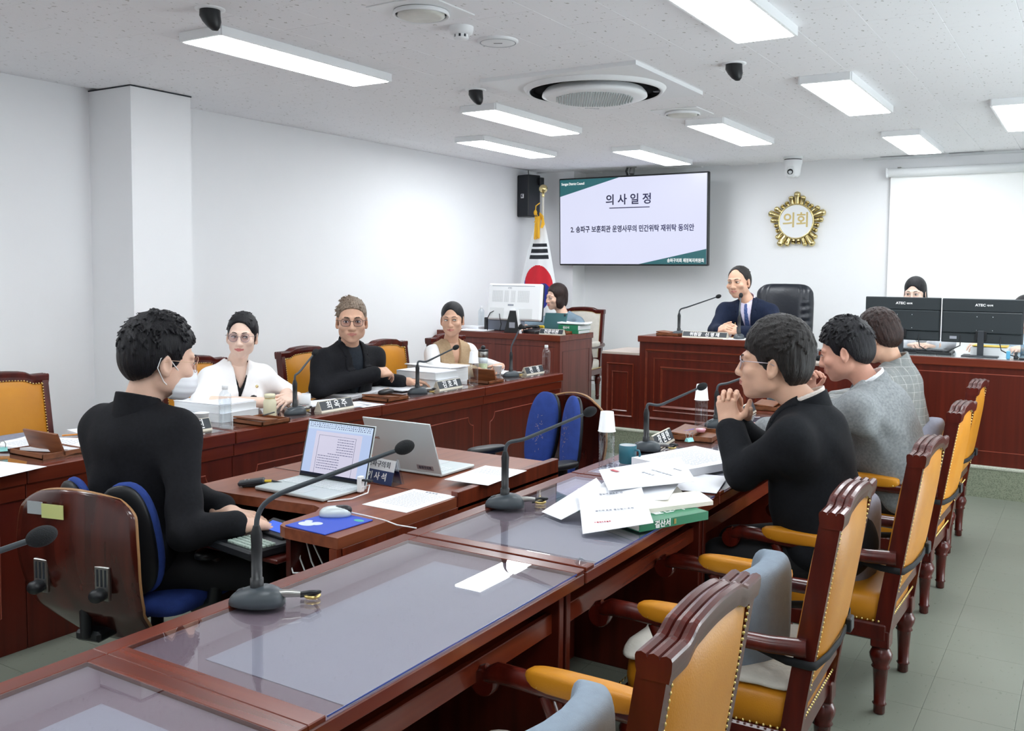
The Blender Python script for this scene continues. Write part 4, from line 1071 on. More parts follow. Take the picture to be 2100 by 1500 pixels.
def person(sp):
    seed = sp['seed']; org = V3(sp['org'][0], sp['org'][1], sp.get('floor', 0)); t = T('person', sp['label'], 'person', tuple(org), group=None)
    HS = sp.get('bs', 1.0)
    N, Hh = V3(*sp['neck']), V3(*sp['hip']); SR, SL = V3(*sp['sr']), V3(*sp['sl'])
    up = unit(N-Hh); rt = SR-SL; rt = unit(rt-up*(rt@up)); fw_ = np.cross(up, rt); R_ = np.stack([rt, fw_, up], 1); L = np.linalg.norm(N-Hh)
    P = lambda u, f, v: N+rt*u+fw_*f+up*v      # torso coordinates: right, forward, up from the neck base
    ER, EL, WR, WL = [V3(*sp[k]) for k in ('er', 'el', 'wr', 'wl')]
    kn = [V3(*p) for p in sp['knees']]; an = [V3(*p) for p in sp['ankles']]
    cw, cdp = sp.get('chest', (.165, .112)); bel = sp.get('belly', .11)
    def torso(g, o, sleeves=True, sl_len=1.0, k=.035):
        g.ell(P(0, .005, -.17*HS), (cw*HS+o, cdp*HS+o, .19*HS), R_, k=k)
        g.ell(P(0, .012, -.33*HS), ((cw-.012)*HS+o, bel*HS+o, .17*HS), R_, k=.05)
        g.ell(Hh+up*.02, ((cw+.003)*HS+o, (bel+.012)*HS+o, .13*HS), R_, k=.05)
        for S_ in (SR, SL):
            c = S_+(N-S_)*.10
            g.cap(N-up*.045-fw_*.01, c, .046*HS+o*.6, .044*HS+o, k=.05)
            g.cap(N-up*.12, c-up*.065, .085*HS+o, .055*HS+o, k=.06)
        g.cap(N-up*.03-fw_*.012, N-up*.12, .062*HS+o*.5, .09*HS+o, k=.03)
        if sp.get('bust'): 
            for s_ in (-1, 1): g.ell(P(s_*.075, .085, -.19), (.058+o, .05+o, .058+o), R_, k=.04)
        if sleeves:
            for S_, E_, W_ in ((SR, ER, WR), (SL, EL, WL)):
                ar = sp.get('arm', 1)*HS
                g.cap(S_+(N-S_)*.04-up*.008, E_, (.050*ar)+o, (.045*ar)+o, k=.04)
                if sl_len > .5: 
                    We = E_+(W_-E_)*sl_len; g.cap(E_, We, (.045*ar)+o, (.034*ar)+o*1.1, k=.02)
        return g
    allp = np.array([N, Hh, SR, SL, ER, EL, WR, WL]); lo, hi = allp.min(0)-.2, allp.max(0)+.2; lo[2] = max(lo[2], sp.get('floor', 0)+.2)
    mh = sp.get('res', .008)
    tf = head_tf(sp); hh = sp.get('hres', .0035)
    # ---------------- skin
    hg = head_sdf(sp, hh)
    nl = (np.linalg.inv(tf[0]) @ (N-tf[1]))/tf[2]; nk = nl
    hg.cap((0, -.030, -.055), nk*.98, .045*sp.get('nw', 1), .052*sp.get('nw', 1), k=.025)
    hg.cap((0, -.002, -.075), nk*.9+V3(0, .012, 0), .032, .038, k=.02)
    hv, hq = hg.mesh(); cen = hv[hq].mean(1); lipm = np.zeros(len(cen), bool)
    c2 = cen[:, [0, 2]]
    for s_ in (-1, 1):
        for (p_, q_, r_) in (((0, -.0640), (s_*.0240, -.0668), .0046), ((0, -.0722), (s_*.019, -.0698), .0060)):
            p_, q_ = np.array(p_), np.array(q_); e_ = q_-p_; tt_ = np.clip(((c2-p_)@e_)/(e_@e_), 0, 1); lipm |= (np.linalg.norm(c2-(p_+tt_[:, None]*e_), axis=1) < r_*(1-.5*tt_)) & (cen[:, 1] > .075)
    if sp.get('mask'): lipm[:] = False
    parts = [(place(hv, tf), hq)]; mis = [lipm.astype(int)]
    bg = SDF(lo, hi, .014)
    torso(bg, -.018, True, .96); 
    bv, bq = bg.mesh(); 
    cut = SDF(lo, hi, .014)
    parts.append((bv, bq)); mis.append(np.zeros(len(bq), int))
    for hd in sp['hands']:
        w_ = V3(*hd['w']); ss = hd.get('s', 1.04)
        gg = SDF(w_-.2, w_+.2, hd.get('res', .004))
        if 'from' in hd: gg.cap(w_, w_+(V3(*hd['from'])-w_)*.6, .027*ss, .034*ss, k=.012)
        hand(gg, w_, V3(*hd['d']), V3(*hd['n']), hd['side'], hd.get('curl', (.3, .4, .3)), hd.get('spread', .1), hd.get('thumb', (.5, .2)), ss, hd.get('fl'))
        v, q = gg.mesh(); parts.append((v, q)); mis.append(np.zeros(len(q), int))
    for fn in sp.get('extra_skin', []):
        v, q = fn(); parts.append((v, q)); mis.append(np.zeros(len(q), int))
    if sp.get('bare'):
        gg = SDF(lo, hi, .007)
        for E_, W_ in ((ER, WR), (EL, WL)): gg.cap(E_+(V3(0, 0, 0)), W_, .042, .030, k=.01); gg.cap(E_, E_+((SR if E_ is ER else SL)-E_)*.35, .044, .044, k=.01)
        v, q = gg.mesh(); parts.append((v, q)); mis.append(np.zeros(len(q), int))
    V, Q = join(parts); npobj('body', V, Q, sp['skin'], t, org, np.concatenate(mis))
    # ---------------- eyes, brows
    Rm, hc_, s_ = tf; TM = Matrix.Translation(Vector(hc_-org)) @ Matrix(Rm.tolist()).to_4x4() @ Matrix.Scale(s_, 4)
    def hobj(mb, name, m_):
        mb.v = [tuple(TM @ Vector(v)) for v in mb.v]; return mb.obj(name, m_, t)
    gz = sp.get('gaze', (0, 0)); w = sp.get('w', 1)
    if sp.get('eyes', True):
        for sd in (-1, 1):
            c = Vector((sd*.031*w, .0792, .0)); m = MB(); m.se(c+Vector((0, .0035, -.0005)), (.0145, .0118, .0068*sp.get('eo', 1)), 1, 1, nu=20, nv=12); e_ = hobj(m, 'eye', mat('eye_white', 'e6e2dd', .2))
            m = MB(); d = Vector((gz[0], 1, gz[1])).normalized(); m.se(c+Vector((d.x*.0085, .0128-abs(d.x)*.003, gz[1]*.003-.0003)), (.0060, .0028, .0062*min(1, sp.get('eo', 1)*1.05)), 1, 1, nu=14, nv=8); hobj(m, 'iris', mat('dark_iris', '1c1310', .15))
            m = MB(); m.tube([c+Vector((sd*x, y+.0095, z)) for x, y, z in ((-.0155, -.001, -.002), (-.009, .0045, .0046), (0, .0062, .0066), (.009, .0035, .0050), (.0165, -.004, .0008))], [.0008, .0017, .002, .0018, .001], 6); hobj(m, 'eyelid_line', mat('lash_line', '2a1c18', .6))
            bz = sp.get('brow', .0205); m = MB(); m.tube([(sd*.0125, .0975, bz-.001), (sd*.024*w, .0955, bz+.0035), (sd*.036*w, .089, bz+.0045), (sd*.049*w, .078, bz-.0005)], [q_*sp.get('bt', 1) for q_ in (.0024, .0036, .0031, .0013)], 6, flat=.7)
            hobj(m, 'eyebrow', sp.get('browm', mat('dark_brow', '2b2320', .8)))
        if not sp.get('mask'):
            m = MB()
            for sd in (-1, 1): m.se((sd*.0075, .1045, -.0475), (.0032, .004, .002), 1, 1, nu=8, nv=6)
            hobj(m, 'nostril', mat('nostril_shadow', '5a3028', .8))
    # ---------------- hair
    gh = hair_sdf(sp, sp.get('hairres', .004)); v, q = gh.mesh(); npobj('hair', place(v, tf), q, sp['hairm'], t, org)
    for fn in sp.get('head_extra', []): fn(hobj, t)
    gl = sp.get('glasses')
    if gl:
        m = MB(); rx, rz = gl['r']; gy = .103
        for sd in (-1, 1):
            pts = []
            for k in range(25):
                a = 2*PI*k/24; e_ = gl.get('sq', 1); cx_ = math.copysign(abs(math.cos(a))**e_, math.cos(a)); sz = math.copysign(abs(math.sin(a))**e_, math.sin(a))
                x = sd*.0335*w+rx*cx_; pts.append((x, gy-abs(x)*.12-max(0, abs(x)-.05)*.5, -.004+rz*sz))
            m.tube(pts, gl.get('th', .0011), 6, cap=False)
            m.tube([(sd*(.0335*w+rx), gy-.014, .004), (sd*(.079*w+.003), gy-.035, .006), (sd*(.081*w+.003), .0, .004), (sd*.082*w, -.022, -.006)], gl.get('th', .0011)*.95, 6)
            lm = MB(); lm.lathe([(1, 0), (.0005, .002)], 24, cap=False); lm.v = [(sd*.0335*w+v_[0]*rx*.97, gy-.003-abs(sd*.0335*w+v_[0]*rx)*.12+v_[2], -.004+v_[1]*rz*.97) for v_ in lm.v]
            sp.setdefault('_l', []).append(lm)
        m.tube([(-.0335*w+rx, gy-.002, .001), (0, gy+.003, .004), (.0335*w-rx, gy-.002, .001)], gl.get('th', .0011), 6)
        go = hobj(m, 'glasses', gl['m'])
        for lm in sp['_l']:
            lo_ = hobj(lm, 'lens', M['lens']); lo_.parent = go
    # ---------------- clothes
    J = SDF(lo, hi, mh); torso(J, sp.get('ease', .010), True, sp.get('sleeve', .97)); folds(J, 1, sp.get('fold', .0022), seed, [ER, EL])
    X, Y, Z = J.all(); U = (X-N[0])*rt[0]+(Y-N[1])*rt[1]+(Z-N[2])*rt[2]; FW = (X-N[0])*fw_[0]+(Y-N[1])*fw_[1]+(Z-N[2])*fw_[2]; VV = (X-N[0])*up[0]+(Y-N[1])*up[1]+(Z-N[2])*up[2]
    base = J.a.copy(); front = -FW-.0
    def tri(vtop, wtop, vbot, wbot=0):   # V shaped region on the chest (negative inside)
        tt = np.clip((VV-vbot)/(vtop-vbot), 0, 1.6); half = wbot+(wtop-wbot)*tt
        return np.maximum(np.maximum(np.maximum((np.abs(U)-half)*.9, vbot-VV), front), FW-.165)
    def band(v0, w0, v1, w1, th, sd, shift=0):   # slanted strip, lapel or placket
        tt = (VV-v0)/(v1-v0); c = w0+(w1-w0)*tt; return np.maximum(np.maximum(np.maximum(np.abs(U*sd-c)-th*(1-.0*tt), np.minimum(v0, v1)-VV), VV-max(v0, v1)), front)
    if sp.get('sleeveless'):   # vest
        sh = np.maximum(base, 0); arm = np.abs(U)-sp['sleeveless']; J.a = np.maximum(base, arm)
    else: J.a = base.copy()
    if sp.get('short'):    # short sleeves: cut the cloth below the elbows
        for S_, E_ in ((SR, ER), (SL, EL)):
            d = unit(E_-S_); c = S_+(E_-S_)*sp['short']; pl = (X-c[0])*d[0]+(Y-c[1])*d[1]+(Z-c[2])*d[2]
            near = (X-E_[0])**2+(Y-E_[1])**2+(Z-E_[2])**2
            J.a = np.where((np.abs(U) > .12) | (FW > .15), np.maximum(J.a, pl), J.a)
    nkc = N+up*.03-fw_*.008
    neckhole = np.sqrt(((U)/(.062*sp.get('nh', 1)))**2+((FW+.012)/(.068*sp.get('nh', 1)))**2)-1
    J.a = np.maximum(J.a, -np.maximum(neckhole*.06, -.045-VV))
    vn = sp.get('vneck')
    if vn: J.a = np.maximum(J.a, -tri(*vn))
    v, q = J.mesh(); npobj(sp.get('top_name', 'jacket'), v, q, sp['cloth'], t, org)
    def piece(name, arr, m_, off=.007, inner=.012):
        a_ = np.maximum(np.maximum(np.maximum(base-off, arr), -(base+inner)), FW-.165); v, q = J.mesh(a_); 
        if len(q): npobj(name, v, q, m_, t, org)
    def torsoonly():
        Sg = SDF(lo, hi, mh); torso(Sg, sp.get('ease', .010)-.010, False); return Sg
    if sp.get('inner'):
        Sg = torsoonly(); nh = neckhole*.06+.004
        a_ = np.maximum(np.maximum(Sg.a, -(Sg.a+.014)), np.maximum(np.abs(U)-.14, (sp['vneck'][2]-.05 if sp.get('vneck') else -.42)-VV)); a_ = np.maximum(a_, -np.maximum(nh, -.08-VV)); a_ = np.maximum(a_, -FW-.03)
        if sp.get('inner_v'): a_ = np.maximum(a_, -tri(*sp['inner_v']))
        v, q = J.mesh(a_); npobj(sp.get('inner_name', 'shirt'), v, q, sp['inner'], t, org)
        if sp.get('tie'):
            tt = np.clip(-VV/.40, 0, 1); half = .013+.022*tt; a_ = np.maximum(np.maximum(np.maximum(Sg.a-.006, -(Sg.a+.008)), np.abs(U)-half), np.maximum(-FW, np.maximum(-.40-VV, VV-.01)))
            v, q = J.mesh(a_); npobj('necktie', v, q, sp['tie'], t, org)
    if sp.get('under'):
        Sg = SDF(lo, hi, mh); torso(Sg, .003, True, .98); folds(Sg, 1, .0018, seed+3, [ER, EL]); a_ = np.maximum(Sg.a, -np.maximum(neckhole*.06, -.10-VV)); a_ = np.maximum(a_, .13-np.abs(U))
        v, q = J.mesh(a_); npobj('knit_sleeves', v, q, sp['under'], t, org)
    if sp.get('lapel'):
        for sd in (-1, 1):
            vt, wt, vb = sp['vneck'][0], sp['vneck'][1], sp['vneck'][2]
            tt = np.clip((VV-vb)/(.02-vb), 0, 1); inner_e = (wt)*tt*(.02-vb)/(vt-vb)-.002; wid = .052*np.sin(np.clip(tt*1.15, 0, 1)*PI*.72)**.8
            arr = np.maximum(np.maximum(np.maximum(inner_e-U*sd, U*sd-inner_e-wid), vb+.004-VV), front)
            notch = np.maximum(np.abs(VV+.045+.35*(U*sd-.09))-.0035, .075-U*sd)
            piece('lapel', np.maximum(arr, -notch), sp['cloth'], .0065, .012)
    if sp.get('opening'):   # centre closing line + buttons
        piece('front_edge', np.maximum(np.maximum(np.abs(U-.004)-.0022, VV-sp['vneck'][2]), front), sp.get('seam', sp['cloth']), .0035, .010)
        b_ = MB()
        for vv in sp['opening']:
            p = P(.012, 0, vv); dd = fw_; 
            for q_ in range(38):
                ii = ((p-lo)/mh).astype(int)
                if (ii < 0).any() or (ii >= np.array(base.shape)).any() or base[tuple(ii)] > .001: break
                p = p+dd*.004
            b_.se(p-org, (.0085, .0085, .0085), 1, 1, nu=10, nv=6)
        b_.obj('button', sp.get('btn', M['black']), t)
    cc = sp.get('collar')
    if cc:   # stand or turned-down collar round the neck
        for (nm, r0, flare, v0, v1, gap, th, m_) in cc:
            cg = SDF(N-.16, N+.16, .005); Xc, Yc, Zc = cg.all(); u = (Xc-N[0])*rt[0]+(Yc-N[1])*rt[1]+(Zc-N[2])*rt[2]; f = (Xc-N[0])*fw_[0]+(Yc-N[1])*fw_[1]+(Zc-N[2])*fw_[2]; vv = (Xc-N[0])*up[0]+(Yc-N[1])*up[1]+(Zc-N[2])*up[2]
            tt = (vv-v0)/(v1-v0); rad = r0+flare*(1-tt); lift = .014*(f+.01)/.07
            rr2 = np.sqrt(u**2+((f+.012)/1.05)**2); d = np.abs(rr2-rad)-th; d = np.maximum(d, np.maximum(v0-lift*.5-vv, vv+lift*1.3-v1)); d = np.maximum(d, -np.maximum((np.abs(u)-gap*(1+1.2*(1-tt))), -f))
            cg.a = d.astype(np.float32); v, q = cg.mesh()
            if len(q): npobj(nm, v, q, m_, t, org)
    if sp.get('cuffs'):
        m = MB()
        for E_, W_ in ((ER, WR), (EL, WL)):
            a, b_ = E_+(W_-E_)*.9-org, E_+(W_-E_)*1.03-org; m.tube([a, b_], [.036, .034], 16, cap=False)
        m.obj('shirt_cuff', sp['cuffs'], t)
    if sp.get('pin'):
        u_, v_, pm = sp['pin']; p = P(u_, .05, v_)
        for q_ in range(32):
            ii = ((p-lo)/mh).astype(int)
            if base[tuple(ii)] > .006: break
            p = p+fw_*.003
        MB().se(p-org, (.009, .009, .009), 1, 1, nu=10, nv=6).obj('lapel_pin', pm, t)
    for fn in sp.get('body_extra', []): fn(t, org, P, R_)
    # ---------------- trousers and shoes
    al = np.array([Hh, *kn, *an]); Tg = SDF(al.min(0)-.16, al.max(0)+.16, .011)
    Tg.ell(Hh-up*.0, ((cw+.004)*HS, (bel+.016)*HS, .12*HS), R_, k=.03)
    for i, sd in enumerate((1, -1)):
        hp = Hh+rt*sd*.085-up*.02; Tg.cap(hp, kn[i], .085*HS, .062*HS, k=.04); Tg.cap(kn[i], an[i], .060*HS, .046*HS, k=.02)
    v, q = Tg.mesh(); npobj(sp.get('bottom_name', 'trousers'), v, q, sp.get('pants', M['trouser_black']), t, org)
    for i in range(2):
        d = unit((kn[i]-Hh)*V3(1, 1, 0)); f_ = sp.get('floor', 0); c = an[i]-org; Rs = Matrix(((d[1], d[0], 0), (-d[0], d[1], 0), (0, 0, 1)))
        MB().se(V3(c[0]+d[0]*.06, c[1]+d[1]*.06, .045), (.045, .135, .045), .8, .8, rot=Rs).obj('shoe', M['sole'], t)
    return t
# ---------------------------------------------------------------- the eleven people
SK_L = skin('skin_light', 'e2bba5', 'c9696a'); SK_F = skin('skin_fair', 'ecccba', 'cf7672'); SK_O = skin('skin_olive', 'd6ab92', 'bd7a6e'); SK_R = skin('skin_ruddy', 'd09c87', 'b5736a')
BLK = haircol('hair_black', '15141a', '0a0a0d'); BRN = haircol('hair_dark_brown', '33221e', '1a1110'); SLT = haircol('hair_greying_brown', '8b7a6a', '5b4d42'); DKB = haircol('hair_near_black', '211d1c', '100e0e')
LM = [(-.16, -.085), (-.08, -.075), (-.045, -.05), (-.022, .0), (.0, .0), (.012, -.022), (.03, -.012), (.045, .035), (.07, .052), (.1, .064), (.14, .07)]
def sh(n, b, wd=.185, dz=-.085, lean=0, f=0):
    n = V3(*n); r = V3(math.cos(b), math.sin(b), 0); fw = V3(-math.sin(b), math.cos(b), 0)
    return tuple(n+r*wd+V3(0, 0, dz)+fw*f), tuple(n-r*wd+V3(0, 0, dz)+fw*f)
def legs(hip, b, fz=0, l=.40, kz=.45, sp_=.10):
    h = V3(*hip); r = V3(math.cos(b), math.sin(b), 0); fw = V3(-math.sin(b), math.cos(b), 0)
    k = [h+fw*l+r*sp_, h+fw*l-r*sp_]; k = [V3(p[0], p[1], fz+kz) for p in k]
    return [tuple(p) for p in k], [(p[0]+fw[0]*.02, p[1]+fw[1]*.02, fz+.09) for p in k]
def P_(**k):
    sr, sl = sh(k['neck'], k['yaw'], k.get('shw', .185), k.get('shz', -.085), f=k.get('shf', 0)); k.setdefault('sr', sr); k.setdefault('sl', sl)
    kn, an = legs(k['hip'], k.get('legyaw', k['yaw']), k.get('floor', 0), k.get('leg', .40), k.get('kz', .45)); k.setdefault('knees', kn); k.setdefault('ankles', an)
    k.setdefault('org', (k['hip'][0], k['hip'][1])); return person(k)
# 1 recorder, seen from behind
def mask_fn(hobj, t):
    g = SDF((-.1, 0, -.16), (.1, .16, .02), .003); g.ell((0, .060, -.066), (.070, .060, .056), k=.01); g.ell((0, .04, -.085), (.062, .058, .036), k=.02); g.ell((0, .1, -.035), (.014, .018, .022), k=.015)
    b_ = g.a.copy(); X, Y, Z = g.all(); f = np.maximum(np.maximum(.030-Y, Z+.022-.0*X), -.118-Z); a_ = np.maximum(np.maximum(b_, -(b_+.006)), f)+.0006*np.sin(Z*300)
    v, q = g.mesh(a_); m = MB(); m.add([tuple(p) for p in v], [tuple(int(i) for i in f_) for f_ in q], True); hobj(m, 'face_mask', mat('mask_white', 'eef1f6', .8))
    m = MB()
    for s_ in (-1, 1):
        m.tube([(s_*.058, .05, -.038), (s_*.074, .02, -.012), (s_*.083, -.012, .020), (s_*.087, -.03, .008), (s_*.084, -.034, -.022), (s_*.07, -.005, -.062), (s_*.056, .04, -.095)], .0016, 6)
    hobj(m, 'mask_strap', M['white'])
CLK = fabric('black_suit_cloth', '17181d', '111216')
P_(label='person in black jacket and face mask typing, seen from behind', seed=1, head=(-2.745, 2.11, 1.190), head_rot=(-.34, .16, .04), hs=1.13, neck=(-2.775, 2.045, 1.035), hip=(-2.80, 2.03, .50), yaw=.22, shw=.172, shz=-.075, bs=1.0, chest=(.182, .122), belly=.13,
   er=(-2.48, 1.99, .645), el=(-2.93, 2.30, .68), wr=(-2.345, 2.085, .675), wl=(-2.53, 2.20, .67), leg=.42, kz=.45, legyaw=-.75,
   hands=[dict(w=(-2.35, 2.09, .668), d=(.25, .9, -.12), n=(.1, .1, 1), side=1, curl=(.25, .35, .2), res=.0035), dict(w=(-2.53, 2.20, .662), d=(.75, .35, -.1), n=(0, .1, 1), side=-1, curl=(.25, .35, .2))],
   skin=SK_L, hair=dict(off=.013, top=.012, line=LM, tufts=120, tl=.05, tr=.007, lift=.001, amp=.0010), hairm=BLK,
   mask=True, head_extra=[mask_fn], glasses=dict(r=(.026, .024), m=mat('pale_gold_frame', 'd8b59a', .3, metal=.8), th=.0012), cloth=CLK, ease=.012, fold=.0035, sleeve=.93,
   collar=[('jacket_collar', .066, .014, -.055, .034, .02, .006, CLK)], res=.008, hres=.003, hairres=.0035)
# 2 woman in white
WHT = fabric('white_crepe', 'fafafb', 'f8f8f9', noise=.01)
def p2x(t, org, P, R_):
    m = MB(); c = Vector((-3.905, 3.60, .775))-Vector(org); d = Vector((.05, .5, -.03)).normalized()
    for k in range(16):
        a = 2*PI*k/16; m.se(c+Vector((math.cos(a)*.034, 0, math.sin(a)*.034)), (.0068,)*3, 1, 1, nu=8, nv=6)
    m.obj('bead_bracelet', M['black'], t)
    MB().lathe([(.036, -.007), (.038, 0), (.036, .007)], 20, cap=False, rot=R3(PI/2, 0, .3), at=Vector((-3.80, 3.80, .772))-Vector(org)).obj('wristwatch', M['silver'], t)
P_(label='person in white jacket with round glasses and short black hair', seed=2, head=(-4.0, 3.607, 1.137), head_rot=(-2.47, .02, -.03), hs=1.0, gaze=(-.5, 0), neck=(-4.06, 3.62, .985), hip=(-4.16, 3.60, .50), yaw=-1.95, legyaw=-PI/2, shw=.155, bs=.97, leg=.3,
   er=(-4.02, 3.33, .79), el=(-4.00, 3.93, .79), wr=(-3.86, 3.64, .772), wl=(-3.82, 3.76, .772), chest=(.145, .10), belly=.10, bust=True,
   hands=[dict(w=(-3.86, 3.66, .772), d=(.1, .9, .0), n=(.3, 0, 1), side=1, s=.92), dict(w=(-3.80, 3.80, .79), d=(0, -.9, -.1), n=(.4, 0, 1), side=-1, s=.92)], bare=True,
   skin=SK_F, lip=1.1, jaw=.92, w=.96, hair=dict(off=.008, top=.006, line=[(-.16, -.09), (-.07, -.085), (-.03, -.05), (-.012, -.03), (.0, -.03), (.02, -.03), (.04, .0), (.055, .06), (.075, .088), (.14, .12)], part=.2, arc=.5, arc0=.02, amp=.0008, facec=(0, .088, -.035, (.063, .062, .112)), ears=False, tufts=26, tl=.04, lift=.001), hairm=BLK,
   glasses=dict(r=(.0235, .0225), m=mat('pewter_frame', '7b7482', .3, metal=.7), th=.001), cloth=WHT, ease=.013, sleeve=0, vneck=(0.02, .05, -.20), inner=fabric('black_top', '15161a'), inner_v=(.02, .06, -.13), opening=[-.25, -.33], btn=M['silver'], fold=.003,
   pin=(-.085, -.10, M['gold']), body_extra=[p2x], bottom_name='skirt_trousers', pants=WHT)
# 3 man in black jacket
P3c = fabric('black_wool', '1a1b20', '131418'); P3s = fabric('charcoal_shirt_cloth', '2b323b', '242a32')
P_(label='person in black jacket and dark shirt with glasses, hand raised over papers', seed=3, head=(-3.93, 4.425, 1.192), head_rot=(-2.40, .03, 0), hs=1.13, gaze=(.05, 0), neck=(-3.99, 4.47, 1.03), hip=(-4.12, 4.52, .50), yaw=-1.85, legyaw=-PI/2, shw=.20, bs=1.08, leg=.3,
   er=(-3.99, 4.20, .79), el=(-4.12, 4.86, .78), wr=(-3.82, 4.52, .86), wl=(-3.92, 4.90, .76), chest=(.17, .118), belly=.125,
   hands=[dict(w=(-3.81, 4.53, .862), d=(.10, .9, .02), n=(.55, -.1, .85), side=1, s=1.05, curl=(.55, .6, .4), spread=.12, thumb=(.3, .5)), dict(w=(-3.90, 4.92, .765), d=(.4, .5, 0), n=(0, 0, 1), side=-1)],
   skin=SK_O, brow=.0195, cheek=1.08, jaw=1.05, bt=1.35, hair=dict(off=.005, top=.006, line=[(-.16, -.085), (-.08, -.07), (-.045, -.045), (-.022, .0), (.0, .0), (.012, -.02), (.03, -.005), (.045, .045), (.07, .070), (.1, .078), (.14, .085)], tufts=34, tl=.05, tr=.006, sweep=(1.2, .1), lift=.001, amp=.0012, facec=(0, .088, -.035, (.066, .06, .105))), hairm=SLT,
   glasses=dict(r=(.0255, .0205), sq=.75, m=mat('dark_frame', '25201f', .3), th=.0014), cloth=P3c, ease=.013, vneck=(.02, .055, -.34), inner=P3s, lapel=True, collar=[('shirt_collar', .060, .012, -.045, .035, .022, .004, P3s)],
   pin=(.105, -.13, M['red']), cuffs=P3s, fold=.0035)
# 4 woman in beige vest
P_(label='person in beige vest over white knit sleeves with black tied-back hair', seed=4, head=(-4.05, 5.665, 1.150), head_rot=(-2.68, .05, .03), hs=1.04, gaze=(-.55, 0), neck=(-4.10, 5.72, .985), hip=(-4.16, 5.74, .50), yaw=-2.0, legyaw=-PI/2, shw=.165, bs=1.0, leg=.3,
   er=(-4.03, 5.42, .80), el=(-4.05, 6.05, .80), wr=(-3.86, 5.68, .775), wl=(-3.84, 6.00, .775), chest=(.145, .10), belly=.10, bust=True,
   hands=[dict(w=(-3.86, 5.70, .775), d=(.3, .6, 0), n=(0, 0, 1), side=1, s=.92), dict(w=(-3.83, 5.99, .785), d=(.2, -.7, 0), n=(.2, 0, 1), side=-1, s=.92, curl=(.6, .6, .4))],
   skin=SK_O, jaw=.93, w=.97, lip=1.05, hair=dict(off=.006, top=.0, line=[(-.16, -.09), (-.07, -.085), (-.03, -.06), (.0, -.055), (.03, -.050), (.045, -.01), (.06, .05), (.075, .092), (.14, .13)], arc=.9, arc0=.008, amp=.0005, facec=(0, .092, -.035, (.060, .062, .118)), ears=False, blobs=[((0, -.12, -.03), (.04, .035, .04))]), hairm=BLK,
   cloth=fabric('beige_vest_cloth', 'b39a7c', 'a98f70'), sleeveless=.135, under=fabric('white_ribbed_knit', 'f6f6f6', 'f0f0f0', noise=.01, scale=200), vneck=(.02, .05, -.25), opening=[-.29, -.37], btn=mat('brown_button', '4a3020', .3), fold=.003, top_name='vest')
# 5 clerk behind the white monitor
P_(label='person in blue-grey jacket with bobbed hair behind the white monitor', seed=5, floor=PZ, head=(-4.48, 8.0, 1.262), head_rot=(-3.62, .08, -.05), hs=.98, gaze=(.2, -.1), neck=(-4.42, 8.03, 1.10), hip=(-4.38, 8.12, .70), yaw=PI+.1, shw=.165,
   er=(-4.66, 7.83, .965+.03), el=(-4.14, 7.85, .99), wr=(-4.60, 7.62, .985), wl=(-4.28, 7.62, .985), chest=(.145, .10), belly=.10, bust=True,
   hands=[dict(w=(-4.58, 7.60, .985), d=(.3, -.8, 0), n=(0, 0, 1), side=1, s=.9, curl=(.3, .4, .3)), dict(w=(-4.28, 7.60, .985), d=(-.3, -.8, 0), n=(0, 0, 1), side=-1, s=.9)],
   skin=SK_L, jaw=.92, w=.96, lip=1.2, hair=dict(off=.012, top=.01, zmin=-.15, line=[(-.16, -.115), (-.05, -.12), (.0, -.115), (.035, -.10), (.055, .0), (.065, .055), (.085, .075), (.14, .085)], amp=.0010, facec=(0, .092, -.05, (.058, .062, .105)), ears=False, blobs=[((.066, .0, -.055), (.026, .05, .062)), ((-.066, .0, -.055), (.026, .05, .062)), ((0, -.07, -.05), (.07, .045, .065))]), hairm=BRN,
   cloth=fabric('blue_grey_jacket', '7c8f9d', '70828f'), ease=.012, vneck=(.02, .06, -.34), inner=fabric('white_blouse', 'f0eff0', 'e2e2e4'), inner_v=(.02, .03, -.11), fold=.003)
# 6 chairman
NVY = fabric('navy_suit_cloth', '16213a', '111a2e')
P_(label='person in navy suit and blue tie seated at the podium, hands clasped', seed=6, floor=PZ, head=(-2.535, 7.62, 1.437), head_rot=(-3.28, .06, .06), hs=1.08, gaze=(.1, -.15), eo=.7, neck=(-2.47, 7.66, 1.275), hip=(-2.42, 7.93, .72), yaw=-3.05, shw=.195, bs=1.05,
   er=(-2.68, 7.50, 1.035), el=(-2.16, 7.50, 1.04), wr=(-2.60, 7.36, 1.035), wl=(-2.43, 7.36, 1.035), chest=(.17, .118), belly=.13, leg=.32,
   hands=[dict(w=(-2.605, 7.35, 1.045), d=(.75, -.35, .25), n=(-.2, -.6, .7), side=1, s=1.0, curl=(.7, .9, .5)), dict(w=(-2.43, 7.35, 1.04), d=(-.8, -.35, .15), n=(.1, -.7, .7), side=-1, s=1.0, curl=(.7, .9, .5))],
   skin=SK_O, jaw=1.08, cheek=1.08, hair=dict(off=.005, top=-.002, line=[(-.16, -.085), (-.08, -.07), (-.045, -.04), (-.022, .0), (.0, .0), (.012, -.015), (.03, .0), (.045, .06), (.06, .088), (.08, .10), (.14, .14)], amp=.001, facec=(0, .075, .0, (.058, .062, .112)), tufts=20, tl=.03, lift=.001, tr=.008), hairm=DKB,
   cloth=NVY, ease=.015, vneck=(.02, .055, -.30), inner=fabric('pale_lilac_shirt', 'dcd6e8', 'd0c8e0'), tie=fabric('blue_tie', '28406f', '5a6a9a'), lapel=True, collar=[('shirt_collar', .058, .012, -.04, .035, .016, .004, MATS['pale_lilac_shirt'])], pin=(.10, -.13, M['gold']), fold=.003)
